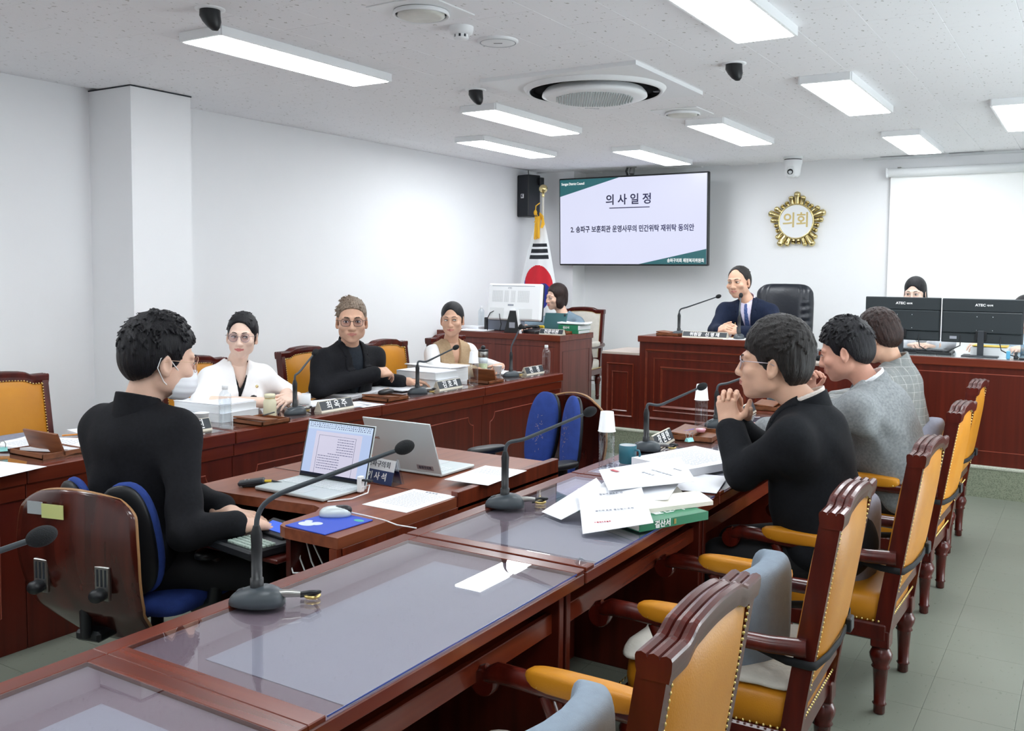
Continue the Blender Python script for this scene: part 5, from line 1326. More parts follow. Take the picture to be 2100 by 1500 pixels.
# 7 staff woman
P_(label='person with long black hair looking over the black monitor', seed=7, floor=PZ, head=(-1.232, 8.0, 1.365), head_rot=(-3.22, .12, 0), hs=1.0, gaze=(.1, -.3), neck=(-1.21, 8.05, 1.20), hip=(-1.20, 8.12, .70), yaw=PI, shw=.165,
   er=(-1.42, 7.85, .985), el=(-.96, 7.85, .985), wr=(-1.18, 7.58, .985), wl=(-1.04, 7.58, .985), chest=(.145, .10), belly=.10, bust=True,
   hands=[dict(w=(-1.20, 7.59, .985), d=(.5, -.5, 0), n=(0, -.3, 1), side=1, s=.92, curl=(.5, .5, .4)), dict(w=(-1.02, 7.59, .985), d=(-.5, -.5, 0), n=(0, -.3, 1), side=-1, s=.92, curl=(.5, .5, .4))],
   skin=SK_F, jaw=.9, w=.95, hair=dict(off=.008, top=.004, zmin=-.24, line=[(-.16, -.24), (.02, -.24), (.045, -.1), (.06, .03), (.075, .065), (.14, .095)], arc=.7, arc0=.01, amp=.0005, facec=(0, .092, -.055, (.060, .062, .11)), ears=False, blobs=[((.062, -.02, -.1), (.03, .05, .11)), ((-.062, -.02, -.1), (.03, .05, .11)), ((0, -.07, -.1), (.07, .04, .11))]), hairm=BLK,
   cloth=fabric('light_grey_blouse', 'd2d4da', 'c6c9d0'), fold=.003, top_name='blouse', body_extra=[lambda t, org, P, R_: MB().lathe([(.030, -.008), (.033, 0), (.030, .008)], 18, cap=False, rot=R3(PI/2, 0, .5), at=Vector((-1.01, 7.61, .99))-Vector(org)).obj('smartwatch', M['black'], t)])
# 8 person at the right edge
P_(label='person mostly hidden behind the right monitor, only dark hair showing', seed=8, floor=PZ, head=(-.46, 8.02, 1.225), head_rot=(-3.3, .5, 0), hs=1.0, neck=(-.45, 8.1, 1.07), hip=(-.44, 8.14, .70), yaw=PI, shw=.16,
   er=(-.68, 7.85, .985), el=(-.22, 7.85, .985), wr=(-.72, 7.64, .99), wl=(-.44, 7.62, .985), chest=(.145, .10), belly=.10,
   hands=[dict(w=(-.74, 7.62, 1.0), d=(-.1, -.7, .0), n=(0, -.3, 1), side=1, s=.9), dict(w=(-.46, 7.60, .985), d=(-.3, -.6, 0), n=(0, -.3, 1), side=-1, s=.9)],
   skin=SK_F, hair=dict(off=.01, top=.006, line=[(-.16, -.1), (0, -.1), (.04, -.06), (.06, .05), (.14, .07)], amp=.0006, ears=False), hairm=BLK,
   cloth=fabric('pale_blue_top', 'bcd0dc', 'b0c4d0'), fold=.003, top_name='blouse')
# 9 man in black suit, profile, right foreground
SUIT = fabric('black_suit_wool', '15181d', '0f1116')
P_(label='person in black suit with glasses and wavy hair, hands clasped, nearest on the right', seed=9, head=(-.995, 3.40, 1.180), head_rot=(1.72, -.02, .0), hs=1.13, neck=(-.885, 3.41, 1.035), hip=(-.80, 3.46, .52), yaw=1.62, shw=.195, shz=-.10, bs=1.07, shf=.0,
   er=(-1.06, 3.66, .775), el=(-1.065, 3.30, .785), wr=(-1.15, 3.47, .925), wl=(-1.145, 3.385, .92), chest=(.17, .125), belly=.14, leg=.36, kz=.45,
   hands=[dict(w=(-1.155, 3.463, .935), d=(-.18, -.10, 1), n=(-.15, 1, .1), side=1, s=1.05, fl=[(.75, 1.15, .55), (.72, 1.1, .5), (.72, 1.1, .55), (.8, 1.2, .6)], thumb=(-.2, .75), res=.003),
          dict(w=(-1.148, 3.387, .932), d=(-.22, .12, 1), n=(-.15, -1, .1), side=-1, s=1.05, fl=[(1.0, 1.2, .6)]*4, thumb=(.5, .6), res=.003)],
   skin=SK_O, brow=.0175, jaw=1.03, eo=.75, gaze=(.0, 0), hair=dict(off=.013, top=.024, line=[(-.16, -.10), (-.08, -.085), (-.05, -.055), (-.024, .0), (.0, .0), (.012, -.03), (.03, -.022), (.045, .02), (.07, .035), (.1, .045), (.14, .05)], tufts=240, tl=.026, tr=.0075, lift=.004, amp=.0018, fr=24, sweep=(.2, .5),
   facec=(0, .10, -.045, (.064, .055, .09))), hairm=DKB,
   glasses=dict(r=(.0255, .0215), m=mat('thin_pale_frame', 'b3a6ac', .3, metal=.5), th=.0016), cloth=SUIT, ease=.016, vneck=(.02, .055, -.28), inner=fabric('cream_shirt', 'e3d9d2', 'd6ccc4'), tie=fabric('wine_tie', '7c1428', '5c0e1c'), lapel=True, collar=[('shirt_collar', .063, .004, -.05, .040, .016, .004, MATS['cream_shirt']), ('jacket_collar', .070, .020, -.085, .026, .055, .006, SUIT)], fold=.004, res=.0075, hres=.003, hairres=.0035)
# 10 man in grey suit
GRY = fabric('grey_linen_suit', '8f9395', '7b7f82', noise=.3)
P_(label='person in light grey suit leaning on the desk, looking down', seed=10, head=(-.985, 4.50, 1.150), head_rot=(1.62, .26, 0), hs=1.08, neck=(-.875, 4.51, 1.0), hip=(-.72, 4.63, .52), yaw=1.62, shw=.20, bs=1.08, shf=.03,
   er=(-1.13, 4.80, .79), el=(-1.10, 4.36, .785), wr=(-1.20, 4.68, .90), wl=(-1.33, 4.42, .765), chest=(.17, .125), belly=.135, leg=.34,
   hands=[dict(w=(-1.20, 4.68, .915), d=(.1, -.1, .6), n=(-.6, .5, 0), side=1, s=1.0, curl=(.7, .9, .4)), dict(w=(-1.34, 4.43, .765), d=(-.6, .4, 0), n=(0, 0, 1), side=-1, s=1.0)],
   skin=SK_R, eo=.5, hair=dict(off=.012, top=.016, line=LM, tufts=130, tl=.04, tr=.006, lift=.007, amp=.0012, sweep=(0, .3)), hairm=BLK,
   cloth=GRY, ease=.018, vneck=(.02, .055, -.28), inner=fabric('white_shirt', 'eef0f4', 'e4e7ec'), lapel=True, collar=[('shirt_collar', .062, .004, -.05, .044, .022, .004, MATS['white_shirt']), ('jacket_collar', .070, .020, -.085, .026, .055, .006, GRY)], cuffs=MATS['white_shirt'], fold=.005)
# 11 woman in checked jacket
CHK = fabric('grey_check_jacket', '8c8e8d', '7d807f', kind=[(2, 22, .08, 'c9c6c4', .55), (1, 22, .08, 'c9c6c4', .55), (2, 22, .5, '7f8485', .3), (0, 22, .5, '7f8485', .3)])
P_(label='person in grey checked jacket with short permed hair, farthest on the right row', seed=11, head=(-1.03, 5.52, 1.155), head_rot=(1.25, .42, 0), hs=1.05, neck=(-.955, 5.55, 1.015), hip=(-.86, 5.66, .52), yaw=1.5, shw=.175, bs=1.0, shf=.01,
   er=(-1.14, 5.80, .79), el=(-1.08, 5.36, .79), wr=(-1.30, 5.70, .77), wl=(-1.32, 5.45, .77), chest=(.155, .115), belly=.12, leg=.32,
   hands=[dict(w=(-1.31, 5.70, .77), d=(-.7, -.2, 0), n=(0, 0, 1), side=1, s=.92), dict(w=(-1.33, 5.45, .77), d=(-.7, .2, 0), n=(0, 0, 1), side=-1, s=.92)],
   skin=SK_O, jaw=.93, hair=dict(off=.016, top=.022, line=[(-.16, -.085), (-.06, -.08), (-.03, -.05), (-.02, -.01), (.0, -.005), (.02, -.01), (.045, .03), (.07, .05), (.14, .07)], tufts=220, tl=.024, tr=.008, lift=.005, amp=.002, fr=20), hairm=BRN,
   cloth=CHK, ease=.014, collar=[('jacket_collar', .070, .016, -.07, .03, .05, .006, CHK)], fold=.004, vneck=(.02, .05, -.2), inner=fabric('dark_top', '2a2c30'))
# ================================================================ THINGS ON THE DESKS
ZD = .7225
def mic(base, head, lab, g, zt=ZD, plug=True):
    B, Hd = Vector((base[0], base[1], zt)), Vector(head); d = Vector((Hd.x-B.x, Hd.y-B.y, 0)); L = d.length; az = math.atan2(d.y, d.x); hz = Hd.z-zt
    t = T('gooseneck_microphone', lab, 'microphone', B, az, group=g)
    def fn(p): return Vector((p.x, p.y*(1-.25*(-p.x/.065 if p.x < 0 else 0)), (p.z+.0)*(.72+.28*min(1, (p.x+.065)/.08)) if p.z > 0 else 0))
    MB().se((0, 0, 0), (.066, .044, .044), .75, .8, nu=32, nv=16, fn=fn).obj('base', M['charcoal'], t)
    MB().box(-.048, -.030, -.009, .009, .028, .0335, .002, rot=R3(0, -.35, 0)).obj('talk_button', M['dark_grey'], t)
    MB().tube([(0, 0, .035), (0, 0, .060), (0, 0, .0601), (0, 0, .14), (0, 0, .165), (0, 0, .185)], [.0155, .0155, .0125, .0125, .0135, .0075], 14).obj('stem', M['black'], t)
    k = min(1, L/.25)
    p0 = Vector((0, 0, .18)); p3 = Vector((.075*k, 0, min(hz*.72, .275))); e = Vector((L, 0, hz)); dr = (e-p3).normalized(); pts = []
    for i in range(9):
        u = i/8; c1 = p0+Vector((0, 0, .05)); c2 = p3-dr*.05
        pts.append(p0*(1-u)**3+c1*3*u*(1-u)**2+c2*3*u*u*(1-u)+p3*u**3)
    MB().tube(pts+[e-dr*.02], [.0062]*9+[.0048], 10).obj('gooseneck', M['charcoal'], t)
    R_ = dr.to_track_quat('Z', 'Y').to_matrix(); m = MB(); m.se(e, (.0165, .0165, .024), 1, 1, rot=R_, nu=18, nv=12); m.obj('foam_windscreen', M['black_soft'], t)
    if plug:
        m = MB(); m.tube([(.05, .0, .024), (.075, .004, .024), (.10, .008, .022)], [.009, .009, .007], 10); p = m.obj('plug', M['steel'], t)
        MB().tube([(.095, .008, .022), (.12, .01, .026), (.14, .03, .02), (.12, .05, .006), (.09, .045, .004)], .0045, 8).obj('cable', M['black'], t)
        MB().lathe([(.017, 0), (.02, .002), (.02, .006), (.014, .007), (.013, .001)], 20, cap=False, at=(.118, .05, .0)).obj('cable_grommet', M['brass'], t)
    return t
GM = 'gooseneck microphones on the right desks'
mic((-1.64, .47), (-1.416, .858, 1.072), 'microphone whose head leans in at the left edge over the plywood chair', GM)
mic((-1.637, 1.513), (-1.338, 1.686, 1.096), 'nearest whole microphone, standing on the empty glass-topped desk', GM)
mic((-1.647, 2.609), (-1.406, 2.748, 1.043), 'microphone on the desk beside the loose papers and green book', GM)
mic((-1.665, 3.80), (-1.454, 3.912, 1.008), 'microphone behind the blue mug', GM)
mic((-1.63, 4.60), (-1.40, 4.93, 1.03), 'microphone passing behind the face of the man in black suit', GM)
mic((-1.65, 5.75), (-1.44, 5.88, .99), 'farthest microphone of the right row', GM)
GB = 'gooseneck microphones on the left bench'
mic((-3.671, 3.675), (-3.655, 3.815, 1.048), 'microphone beside the cream tumbler in front of the woman in white', GB)
mic((-3.661, 4.743), (-3.527, 4.975, 1.009), 'microphone left of the nameplate before the woman in beige vest', GB)
mic((-3.70, 5.93), (-3.665, 6.005, 1.091), 'microphone at the far end of the left bench', GB)
mic((-2.925, 7.30), (-2.586, 7.28, 1.321), 'left podium microphone leaning toward the chairman', 'podium microphones', .991)
mic((-2.39, 7.22), (-2.415, 7.32, 1.332), 'upright podium microphone in front of the chairman', 'podium microphones', .991)
# ---- nameplates
def plate(x, y, az, s, lab, ln=.265, z=ZD, sz=.042, h=.058, sx=1.0, off=0):
    t = T('nameplate', lab, 'nameplate', (x, y, z), az, group='black nameplates')   # local: front faces -y, length along x
    a, d = ln/2, .030
    MB().prism([(-d, 0), (d, 0), (.004, h), (-.004, h)], -a, a, ax='x').obj('holder', M['champagne'], t)
    sl = math.atan2(d-.004, h)
    for s_ in (-1, 1):
        r = R3(0, 0, PI if s_ > 0 else 0)
        q = MB().box(-a+.003, a-.003, -.0012, .0008, .011, h*1.06, .0005, rot=None); 
        mt_ = (r @ R3(-sl, 0, 0)); q.v = [tuple(mt_ @ Vector((v[0], v[1], v[2]))+r @ Vector((0, -d-.0003, 0))) for v in q.v]
        o = q.obj('black_face', M['sign_black'], t)
        p = mt_ @ Vector((off, -.0018, h*.58))+r @ Vector((0, -d-.0003, 0))
        txt('lettering', s, sz, M['white_ink'], o, p, (PI/2-sl, 0, PI if s_ > 0 else 0), bold=.0008, sx=sx)
    return t
plate(-3.655, 2.945, PI/2, '진', 'nameplate half hidden behind the man in black jacket', off=.07, sz=.05)
plate(-3.605, 3.915, PI/2, '최 옥 주', 'nameplate beside the white mug', sz=.05)
plate(-3.650, 5.06, PI/2, '김 호 재', 'nameplate in front of the tall volumes, right of a microphone', sz=.05)
plate(-3.665, 6.19, PI/2, '전    정', 'nameplate beside the capped bottle at the bench end', sz=.05)
plate(-1.665, 3.96, PI/2+.10, '장 원 만', 'nameplate beyond the blue mug', sz=.05)
plate(-1.635, 5.10, PI/2+.10, '성', 'nameplate partly hidden by clasped hands', sz=.05)
plate(-2.645, 7.16, .0, '위원장   신 영 재', 'wide nameplate on the front edge of the podium', ln=.37, z=.991, sz=.036, h=.05)
plate(-4.03, 7.135, .0, '전문위원', 'nameplate on the corner of the side desk by the white monitor', ln=.235, z=PZ+.744, sz=.04, h=.05)
# ---- drinks
wat = mat('drinking_water', 'f4f8fa', .05)
def bottle(x, y, lab, z=ZD, cup=False):
    t = T('water_bottle', lab, 'bottle', (x, y, z), random.uniform(0, 3), group='clear water bottles')
    pr = [(.001, .004), (.018, .001), (.0285, .004), (.031, .012)]
    for k in range(9): zz = .018+.0115*k; pr += [(.0312, zz), (.0288, zz+.0055)]
    pr += [(.031, .122), (.031, .146)]; pr += [(.031, .148), (.0305, .158), (.026, .172), (.018, .184), (.0125, .190), (.0125, .196)]
    n_ = 20; bm_ = MB().lathe(pr, n_, cap=False)
    for q_, v_ in enumerate(bm_.v):      # embossed diamonds on the lower half
        if .016 < v_[2] < .118:
            k_ = 1+.035*math.cos(math.atan2(v_[1], v_[0])*10+(q_//n_)*PI); bm_.v[q_] = (v_[0]*k_, v_[1]*k_, v_[2])
    bm_.obj('bottle_shell', M['bottle'], t)
    MB().lathe([(.0135, .192), (.0145, .194), (.0145, .210), (.0128, .213), (.0005, .2135)], 18, cap=False).obj('cap', M['white'], t)
    if cup:
        c = T('paper_cup', 'white paper cup turned over on '+cup, 'cup', (x, y, z+.158), group='white paper cups')
        cup_mesh(c, True)
    return t
def cup_mesh(c, inv):
    m = MB(); pr = [(.0345, 0), (.036, .0015), (.0345, .003), (.0335, .003), (.0255, .078), (.0005, .078)] if inv else [(.0005, .001), (.0255, 0), (.0335, .075), (.036, .0765), (.0345, .078), (.0325, .0765), (.0245, .006), (.0005, .005)]
    m.lathe(pr, 26, cap=False); m.obj('cup_wall', M['white'], c)
bottle(-3.607, 3.139, 'clear water bottle beside the upright paper cup')
bottle(-3.588, 5.271, 'water bottle topped by a cup on the left bench', cup='the bottle before the woman in beige vest')
bottle(-3.635, 6.345, 'capped water bottle at the far end of the bench')
bottle(-1.613, 3.30, 'water bottle topped by a cup beside the blue mug', cup='the bottle beside the blue mug')
bottle(-1.635, 4.395, 'water bottle topped by a cup beyond the blue mug', cup='the bottle near the clasped hands')
bottle(-5.10, 7.62, 'faint water bottle behind the grey box on the side desk', z=PZ+.742)
c = T('paper_cup', 'upright white paper cup beside the clear bottle', 'cup', (-3.70, 3.075, ZD), group='white paper cups'); cup_mesh(c, False)
c = T('paper_cup', 'upright paper cup behind the end microphone of the bench', 'cup', (-3.80, 5.90, ZD), group='white paper cups'); cup_mesh(c, False)
t = T('tumbler', 'short cream vacuum tumbler with round lid', 'tumbler', (-3.715, 3.535, ZD))
MB().lathe([(.0005, 0), (.031, 0), (.0345, .006), (.0345, .078), (.028, .092), (.026, .096)], 28, cap=False).obj('body', M['ivory'], t)
MB().lathe([(.0265, .096), (.0285, .098), (.0265, .101)], 28, cap=False).obj('band', M['brass'], t)
MB().lathe([(.028, .100), (.0305, .106), (.0305, .114), (.026, .121), (.0005, .123)], 28, cap=False).obj('lid', M['ivory'], t)
def mug(x, y, z, r, h, m_, lab, az, inner):
    t = T('mug', lab, 'mug', (x, y, z), az)
    MB().lathe([(.0005, .002), (r-.003, 0), (r, .004), (r, h-.001), (r-.0012, h), (r-.004, h-.001)], 32, cap=False).obj('wall', m_, t)
    MB().lathe([(r-.0038, h-.001), (r-.0045, h*.3), (r-.008, .008), (.0005, .008)], 32, cap=False).obj('inside', inner, t)
    MB().tube([(r-.002, 0, h*.78), (r+.018, 0, h*.76), (r+.024, 0, h*.55), (r+.018, 0, h*.32), (r-.002, 0, h*.28)], .0048, 8).obj('handle', m_, t)
    return t
mg = mug(-3.76, 3.835, ZD, .037, .085, M['white'], 'white mug with small printed words', 1.9, M['white'])
txt('mug_print', 'Clenda Johnson', .0085, M['ink'], mg, (.0375*math.cos(-2.7), .0375*math.sin(-2.7), .032), (PI/2, 0, -2.7+PI/2))
MB().box(-.011, .011, -.0004, .0004, -.0008, .0008, rot=R3(0, 0, -2.7+PI/2), at=(.0377*math.cos(-2.7), .0377*math.sin(-2.7), .024)).obj('mug_stripe', M['red'], mg)
mug(-1.612, 3.495, ZD, .036, .075, M['teal'], 'teal blue mug beside the capped bottle', -.15, M['white'])
t = T('shaker_bottle', 'tall clear shaker with black lid and fruit drink', 'bottle', (-3.84, 5.765, ZD))
MB().lathe([(.0005, .002), (.030, 0), (.033, .006), (.036, .15)], 26, cap=False).obj('clear_wall', M['clear'], t)
MB().lathe([(.0005, .004), (.029, .004), (.031, .05)], 24, cap=False).obj('pink_drink', mat('pink_fruit', 'b8265a', .4, noise=.5, nscale=60, col2='e9a0b8'), t)
MB().lathe([(.031, .051), (.0325, .10), (.0005, .10)], 24, cap=False).obj('pale_drink', mat('pale_green_drink', 'dfe3b4', .4, noise=.15, nscale=30), t)
MB().lathe([(.036, .148), (.0375, .150), (.0375, .190), (.036, .192)], 26, cap=False).obj('steel_band', M['steel'], t)
MB().lathe([(.0365, .192), (.0385, .196), (.0385, .204), (.03, .208), (.0005, .208)], 26, cap=False).obj('lid', M['black'], t)
MB().se((0, 0, .220), (.017, .017, .016), 1, 1).obj('spout_cap', M['black'], t)
t = T('lidded_cup', 'white lidded plastic cup on the podium beside the microphone', 'cup', (-2.285, 7.35, .991))
MB().lathe([(.0005, 0), (.034, 0), (.044, .07)], 26, cap=False).obj('wall', M['offwhite'], t); MB().lathe([(.046, .069), (.047, .076), (.040, .082), (.0005, .083)], 26, cap=False).obj('lid', M['white'], t)
# ---- paper, books
def sheet(cx, cy, z, az, lab, w=.197, l=.28, th=.0012, curl=0, tilt=(0, 0), name='paper_sheet', lines=0, g='loose white papers', m_='paper', cat='paper', seed=0, head=None):
    t = T(name, lab, cat, (cx, cy, z), rot=(tilt[0], tilt[1], az), group=g)
    def fn(u, v): return ((u-.5)*w, (v-.5)*l, curl*((u-.5)**2*4*.6+(v-.5)**2*4*.4)+curl*.3*math.sin(u*4+v*3+seed))
    m = MB().grid(lambda u, v: tuple(Vector(fn(u, v))+Vector((0, 0, th))), 8, 8)
    if th > .0015: m.cur = 0
    m.grid(lambda u, v: fn(u, v), 8, 8, flip=True)
    for e in range(4):
        def ed(u, v, e=e):
            p = {0: (u, 0), 1: (1, u), 2: (1-u, 1), 3: (0, 1-u)}[e]; q = Vector(fn(*p)); q.z += th*v; return tuple(q)
        m.grid(ed, 8, 1, sm=False)
    m.obj('stack' if th > .003 else 'leaf', M[m_], t)
    if lines:
        rng = random.Random(seed+5); k = MB()
        for i in range(lines):
            v0 = .86-.70*i/max(lines, 12); u0 = .14; 
            while u0 < .84:
                du = rng.uniform(.03, .09)
                a, b_ = Vector(fn(u0, v0)), Vector(fn(min(u0+du, .86), v0)); n_ = len(k.v); h_ = l*.0065; o_ = Vector((0, 0, th+.0005))
                k.add([a+o_+Vector((0, -h_, 0)), b_+o_+Vector((0, -h_, 0)), b_+o_+Vector((0, h_, 0)), a+o_+Vector((0, h_, 0))], [(0, 1, 2, 3)]); u0 += du+rng.uniform(.008, .02)
        o = k.obj('printed_lines', mat('pale_print', 'b9bdc8', .8), t); o['kind'] = 'stuff'
    if head:
        for (s_, sz, u, v, c_, ra) in head: txt('printed_words', s_, sz, c_, t, ((u-.5)*w, (v-.5)*l, th+curl*.3+.0012), (0, 0, ra))
    return t
def book(cx, cy, z, az, w, l, th, lab, cover, pages='cream', name='book', g=None, spine=True, words=None, tilt=(0, 0)):
    t = T(name, lab, 'book', (cx, cy, z), rot=(tilt[0], tilt[1], az), group=g)   # spine on the -x side
    MB().box(-w/2+.002, w/2-.003, -l/2+.002, l/2-.002, .0015, th-.0015).obj('page_block', M[pages], t)
    m = MB(); m.box(-w/2, w/2, -l/2, l/2, 0, .0018); m.box(-w/2, w/2, -l/2, l/2, th-.0018, th); m.box(-w/2-.0005, -w/2+.0015, -l/2, l/2, 0, th) if spine else None
    m.obj('cover', M[cover], t)
    for (s_, sz, p, r, c_) in (words or []): txt('cover_words', s_, sz, M[c_], t, p, r, bold=.0006)
    return t
Z1 = ZD+.0015
# right desk B / C cluster
book(-1.172, 2.735, Z1, 2.705, .205, .285, .026, 'green account book lying under the open book and papers', 'green', words=[
    ('결산서', .024, (-.104, .05, .013), (PI/2, 0, -PI/2), 'white_ink'), ('결산서', .05, (-.03, -.03, .0268), (0, 0, -PI/2), 'white_ink'), ('Ⅱ', .02, (-.104, -.0, .013), (PI/2, 0, -PI/2), 'brass')])
t = T('open_book', 'thick open book lying face up over the green book', 'book', (-1.235, 2.87, Z1+.027), -.55)
def half(sx):
    def fn(u, v):
        a = u; x = sx*(.004+.150*a); z = .030*math.sin(min(1, a*1.6)*PI/2)*(1-.70*a**2.2)+.004
        return (x, (v-.5)*.27, z)
    return fn
for sx in (-1, 1):
    m = MB(); f = half(sx); m.grid(f, 14, 4, flip=sx < 0); m.grid(lambda u, v: (f(u, v)[0], f(u, v)[1], 0), 14, 4, flip=sx > 0)
    for vv in (0, 1): m.grid(lambda u, v: (f(u, vv)[0], f(u, vv)[1], f(u, vv)[2]*v), 14, 1, sm=False, flip=(vv == 1) ^ (sx < 0))
    m.grid(lambda u, v: (f(1, u)[0], f(1, u)[1], f(1, u)[2]*v), 4, 1, sm=False)
    m.obj('page_block', M['cream'], t)
def sheet4(cs, lab, curl=.004, th=.0015, words=None, name='paper_sheet', g='loose white papers', cat='paper', lines=0):
    c0 = sum((Vector(c_) for c_ in cs), Vector())/4; t = T(name, lab, cat, c0, group=g); L = [Vector(c_)-c0 for c_ in cs]
    def fn(u, v): p = L[0]*(1-u)*(1-v)+L[1]*u*(1-v)+L[2]*u*v+L[3]*(1-u)*v; return p+Vector((0, 0, curl*math.sin(u*PI)*math.sin(v*PI)))
    m = MB(); m.grid(lambda u, v: fn(u, v)+Vector((0, 0, th)), 8, 8); m.grid(fn, 8, 8, flip=True)
    for e_ in range(4): m.grid(lambda u, v: fn(*{0: (u, 0), 1: (1, u), 2: (1-u, 1), 3: (0, 1-u)}[e_])+Vector((0, 0, th*v)), 8, 1, sm=False)
    m.obj('leaf', M['paper'], t)
    X_ = ((L[1]-L[0])+(L[2]-L[3])).normalized(); Zn = X_.cross((L[3]-L[0])+(L[2]-L[1])).normalized(); Y_ = Zn.cross(X_)
    for (s_, sz, u, v, m_) in (words or []):
        q = txt('printed_words', s_, sz, m_, t, fn(u, v)+Zn*(th+.0035), (0, 0, 0)); q.rotation_euler = Matrix((X_, Y_, Zn)).transposed().to_euler()
    return t, fn, (X_, Y_, Zn)
sheet4([(-1.269, 2.445, .7255), (-1.097, 2.569, .757), (-1.244, 2.808, .80), (-1.437, 2.729, .785)], 'white booklet sloping from the open book down to the bare pad', words=[('결산서 승인의 건', .011, .5, .80, M['grey_ink']), ('송파구 의회 결산검사 의견', .011, .5, .38, M['grey_ink']), ('재정복지위원회', .008, .3, .15, M['red'])])
t, fn4, ax4 = sheet4([(-1.313, 2.705, .80), (-1.12, 2.979, .803), (-1.323, 3.342, .803), (-1.48, 2.968, .80)], 'white report with small red mark lying on top of the papers', curl=.003)
for s_, sz, u, v in (('심 사 보 고', .014, .50, .42), ('2023 회계연도 세입 세출 결산', .009, .66, .40), ('검 사 의 견', .009, .86, .45)):
    q = txt('printed_words', s_, sz, M['grey_ink'], t, fn4(u, v)+ax4[2]*.005); q.rotation_euler = (Matrix(ax4).transposed() @ R3(0, 0, -PI/2)).to_euler()
q = MB().box(-.008, .008, -.020, .020, 0, .0006).obj('red_mark', M['red'], t); q.location = fn4(.16, .80)+ax4[2]*.0042; q.rotation_euler = Matrix(ax4).transposed().to_euler()
sheet4([(-1.389, 2.639, .757), (-1.14, 2.782, .778), (-1.196, 3.026, .785), (-1.412, 2.879, .785)], 'white sheet pinched between report and open book', curl=.002)
sheet4([(-1.50, 2.60, .7255), (-1.40, 2.55, .7255), (-1.33, 2.75, .775), (-1.47, 2.93, .78)], 'sheet edge curling out on the left of the pile', curl=.006)
sheet(-1.25, 3.30, Z1+.0, .2, 'flat sheet under the thick document stack', .21, .3, .0015, 0, seed=4)
sheet(-1.372, 3.60, Z1, -.32, 'thick clipped document stack, the topmost page printed', .30, .40, .030, .003, lines=20, name='document_stack', g=None, cat='document', seed=5)
def clip(x, y, z, az, lab, c_='mint'):
    t = T('binder_clip', lab, 'binder clip', (x, y, z), az, group='mint binder clips')
    MB().prism([(-.012, 0), (.012, 0), (.004, .016), (-.004, .016)], -.018, .018, ax='x').obj('clip_body', M[c_], t)
    for s_ in (-1, 1): MB().tube([(-.011, s_*.004, .014), (-.012, s_*.010, .030), (-.005, s_*.013, .042), (.005, s_*.013, .042), (.012, s_*.010, .030), (.011, s_*.004, .014)], .0012, 6).obj('wire_lever', M['steel'], t)
clip(-1.515, 3.93, ZD+.034, 1.2, 'mint binder clip on the thick document stack')
clip(-3.80, 2.50, ZD+.012, 2.6, 'mint binder clip on papers left of the man in black jacket')
clip(-3.82, 2.155, ZD+.02, 1.1, 'mint binder clip at the left edge of the picture')
def tray(x, y, az, lab, w=.19, l=.23, lid=True, things=True, z=ZD, lid_up=False):
    t = T('desk_tray', lab, 'desk tray', (x, y, z), az, group='brown wooden desk trays')
    m = MB(); m.box(-w/2, w/2, -l/2, l/2, 0, .005)
    m.obj('tray_bottom', M['walnut'], t)
    for a, b_, c_, d in ((-w/2, w/2, -l/2, -l/2+.007), (-w/2, w/2, l/2-.007, l/2), (-w/2, -w/2+.007, -l/2, l/2), (w/2-.007, w/2, -l/2, l/2)): MB().box(a, b_, c_, d, 0, .022, .001).obj('tray_wall', M['walnut'], t)
    if lid: 
        if lid_up: MB().box(-.005, .005, -l/2, l/2, 0, .10, .001, rot=R3(0, -.35, 0), at=(-w*.08, 0, .0)).obj('lid', M['walnut'], t)
        else: MB().box(-w/2+.0, w*.05, -l/2+.0, l/2, .023, .031, .001, rot=R3(0, .08, 0)).obj('lid', M['walnut'], t)
    return t
tray(-1.60, 4.26, .1, 'brown wooden tray beyond the nameplate with a pink cup', .2, .26)
tray(-3.72, 2.29, PI/2, 'brown wooden tray with upright lid at the left edge', .19, .24, lid_up=True)
tray(-3.60, 3.37, PI/2, 'brown wooden tray under pens beside the cream tumbler', .19, .21)
tray(-3.64, 4.40, PI/2, 'brown wooden tray holding a spectacle case', .20, .20)
tray(-3.64, 5.50, PI/2, 'brown wooden tray with upright lid beside the shaker', .20, .18, lid_up=True)
tray(-2.98, 7.27, 0, 'brown wooden tray on the podium corner', .2, .16, z=.991)
tray(-1.57, 5.42, .1, 'brown wooden tray beyond the clasped hands', .2, .24)
t = T('eraser_dish', 'small pink and white round dish in the tray', 'dish', (-1.57, 4.22, ZD+.03))
MB().lathe([(.0005, 0), (.018, 0), (.024, .014), (.022, .016), (.0005, .015)], 24, cap=False).obj('dish', mat('pink_plastic', 'd59aa8', .4), t); MB().lathe([(.024, .0145), (.0005, .0165)], 24, cap=False).obj('lid', M['white'], t)
def pen(x, y, z, az, c_, lab, l=.135, g='pens and pencils'):
    t = T('pen', lab, 'pen', (x, y, z), az, group=g); MB().tube([(-l/2, 0, .004), (l/2-.012, 0, .004)], .0038, 8).obj('barrel', c_, t); MB().tube([(l/2-.012, 0, .004), (l/2, 0, .0035)], [.0036, .0008], 8).obj('tip', M['black'], t)
pen(-3.98, 2.60, ZD+.006, 1.1, M['orange'], 'yellow pencil beside the shoulder of the man in black jacket'); pen(-1.64, 4.23, ZD+.024, 1.4, mat('blue_ink_plastic', '3a44b8', .4), 'blue pen in the tray beyond the nameplate')
pen(-3.60, 3.42, ZD+.034, 1.9, M['black'], 'black pen on the tray beside the cream tumbler'); pen(-3.93, 4.72, ZD+.006, 1.4, M['orange'], 'orange pencil on the open booklet')
pen(-3.74, 3.62, ZD+.006, 2.4, M['black'], 'black pen behind the cream tumbler'); pen(-3.66, 5.62, ZD+.034, 1.2, M['black'], 'black pen on the tray beside the shaker')
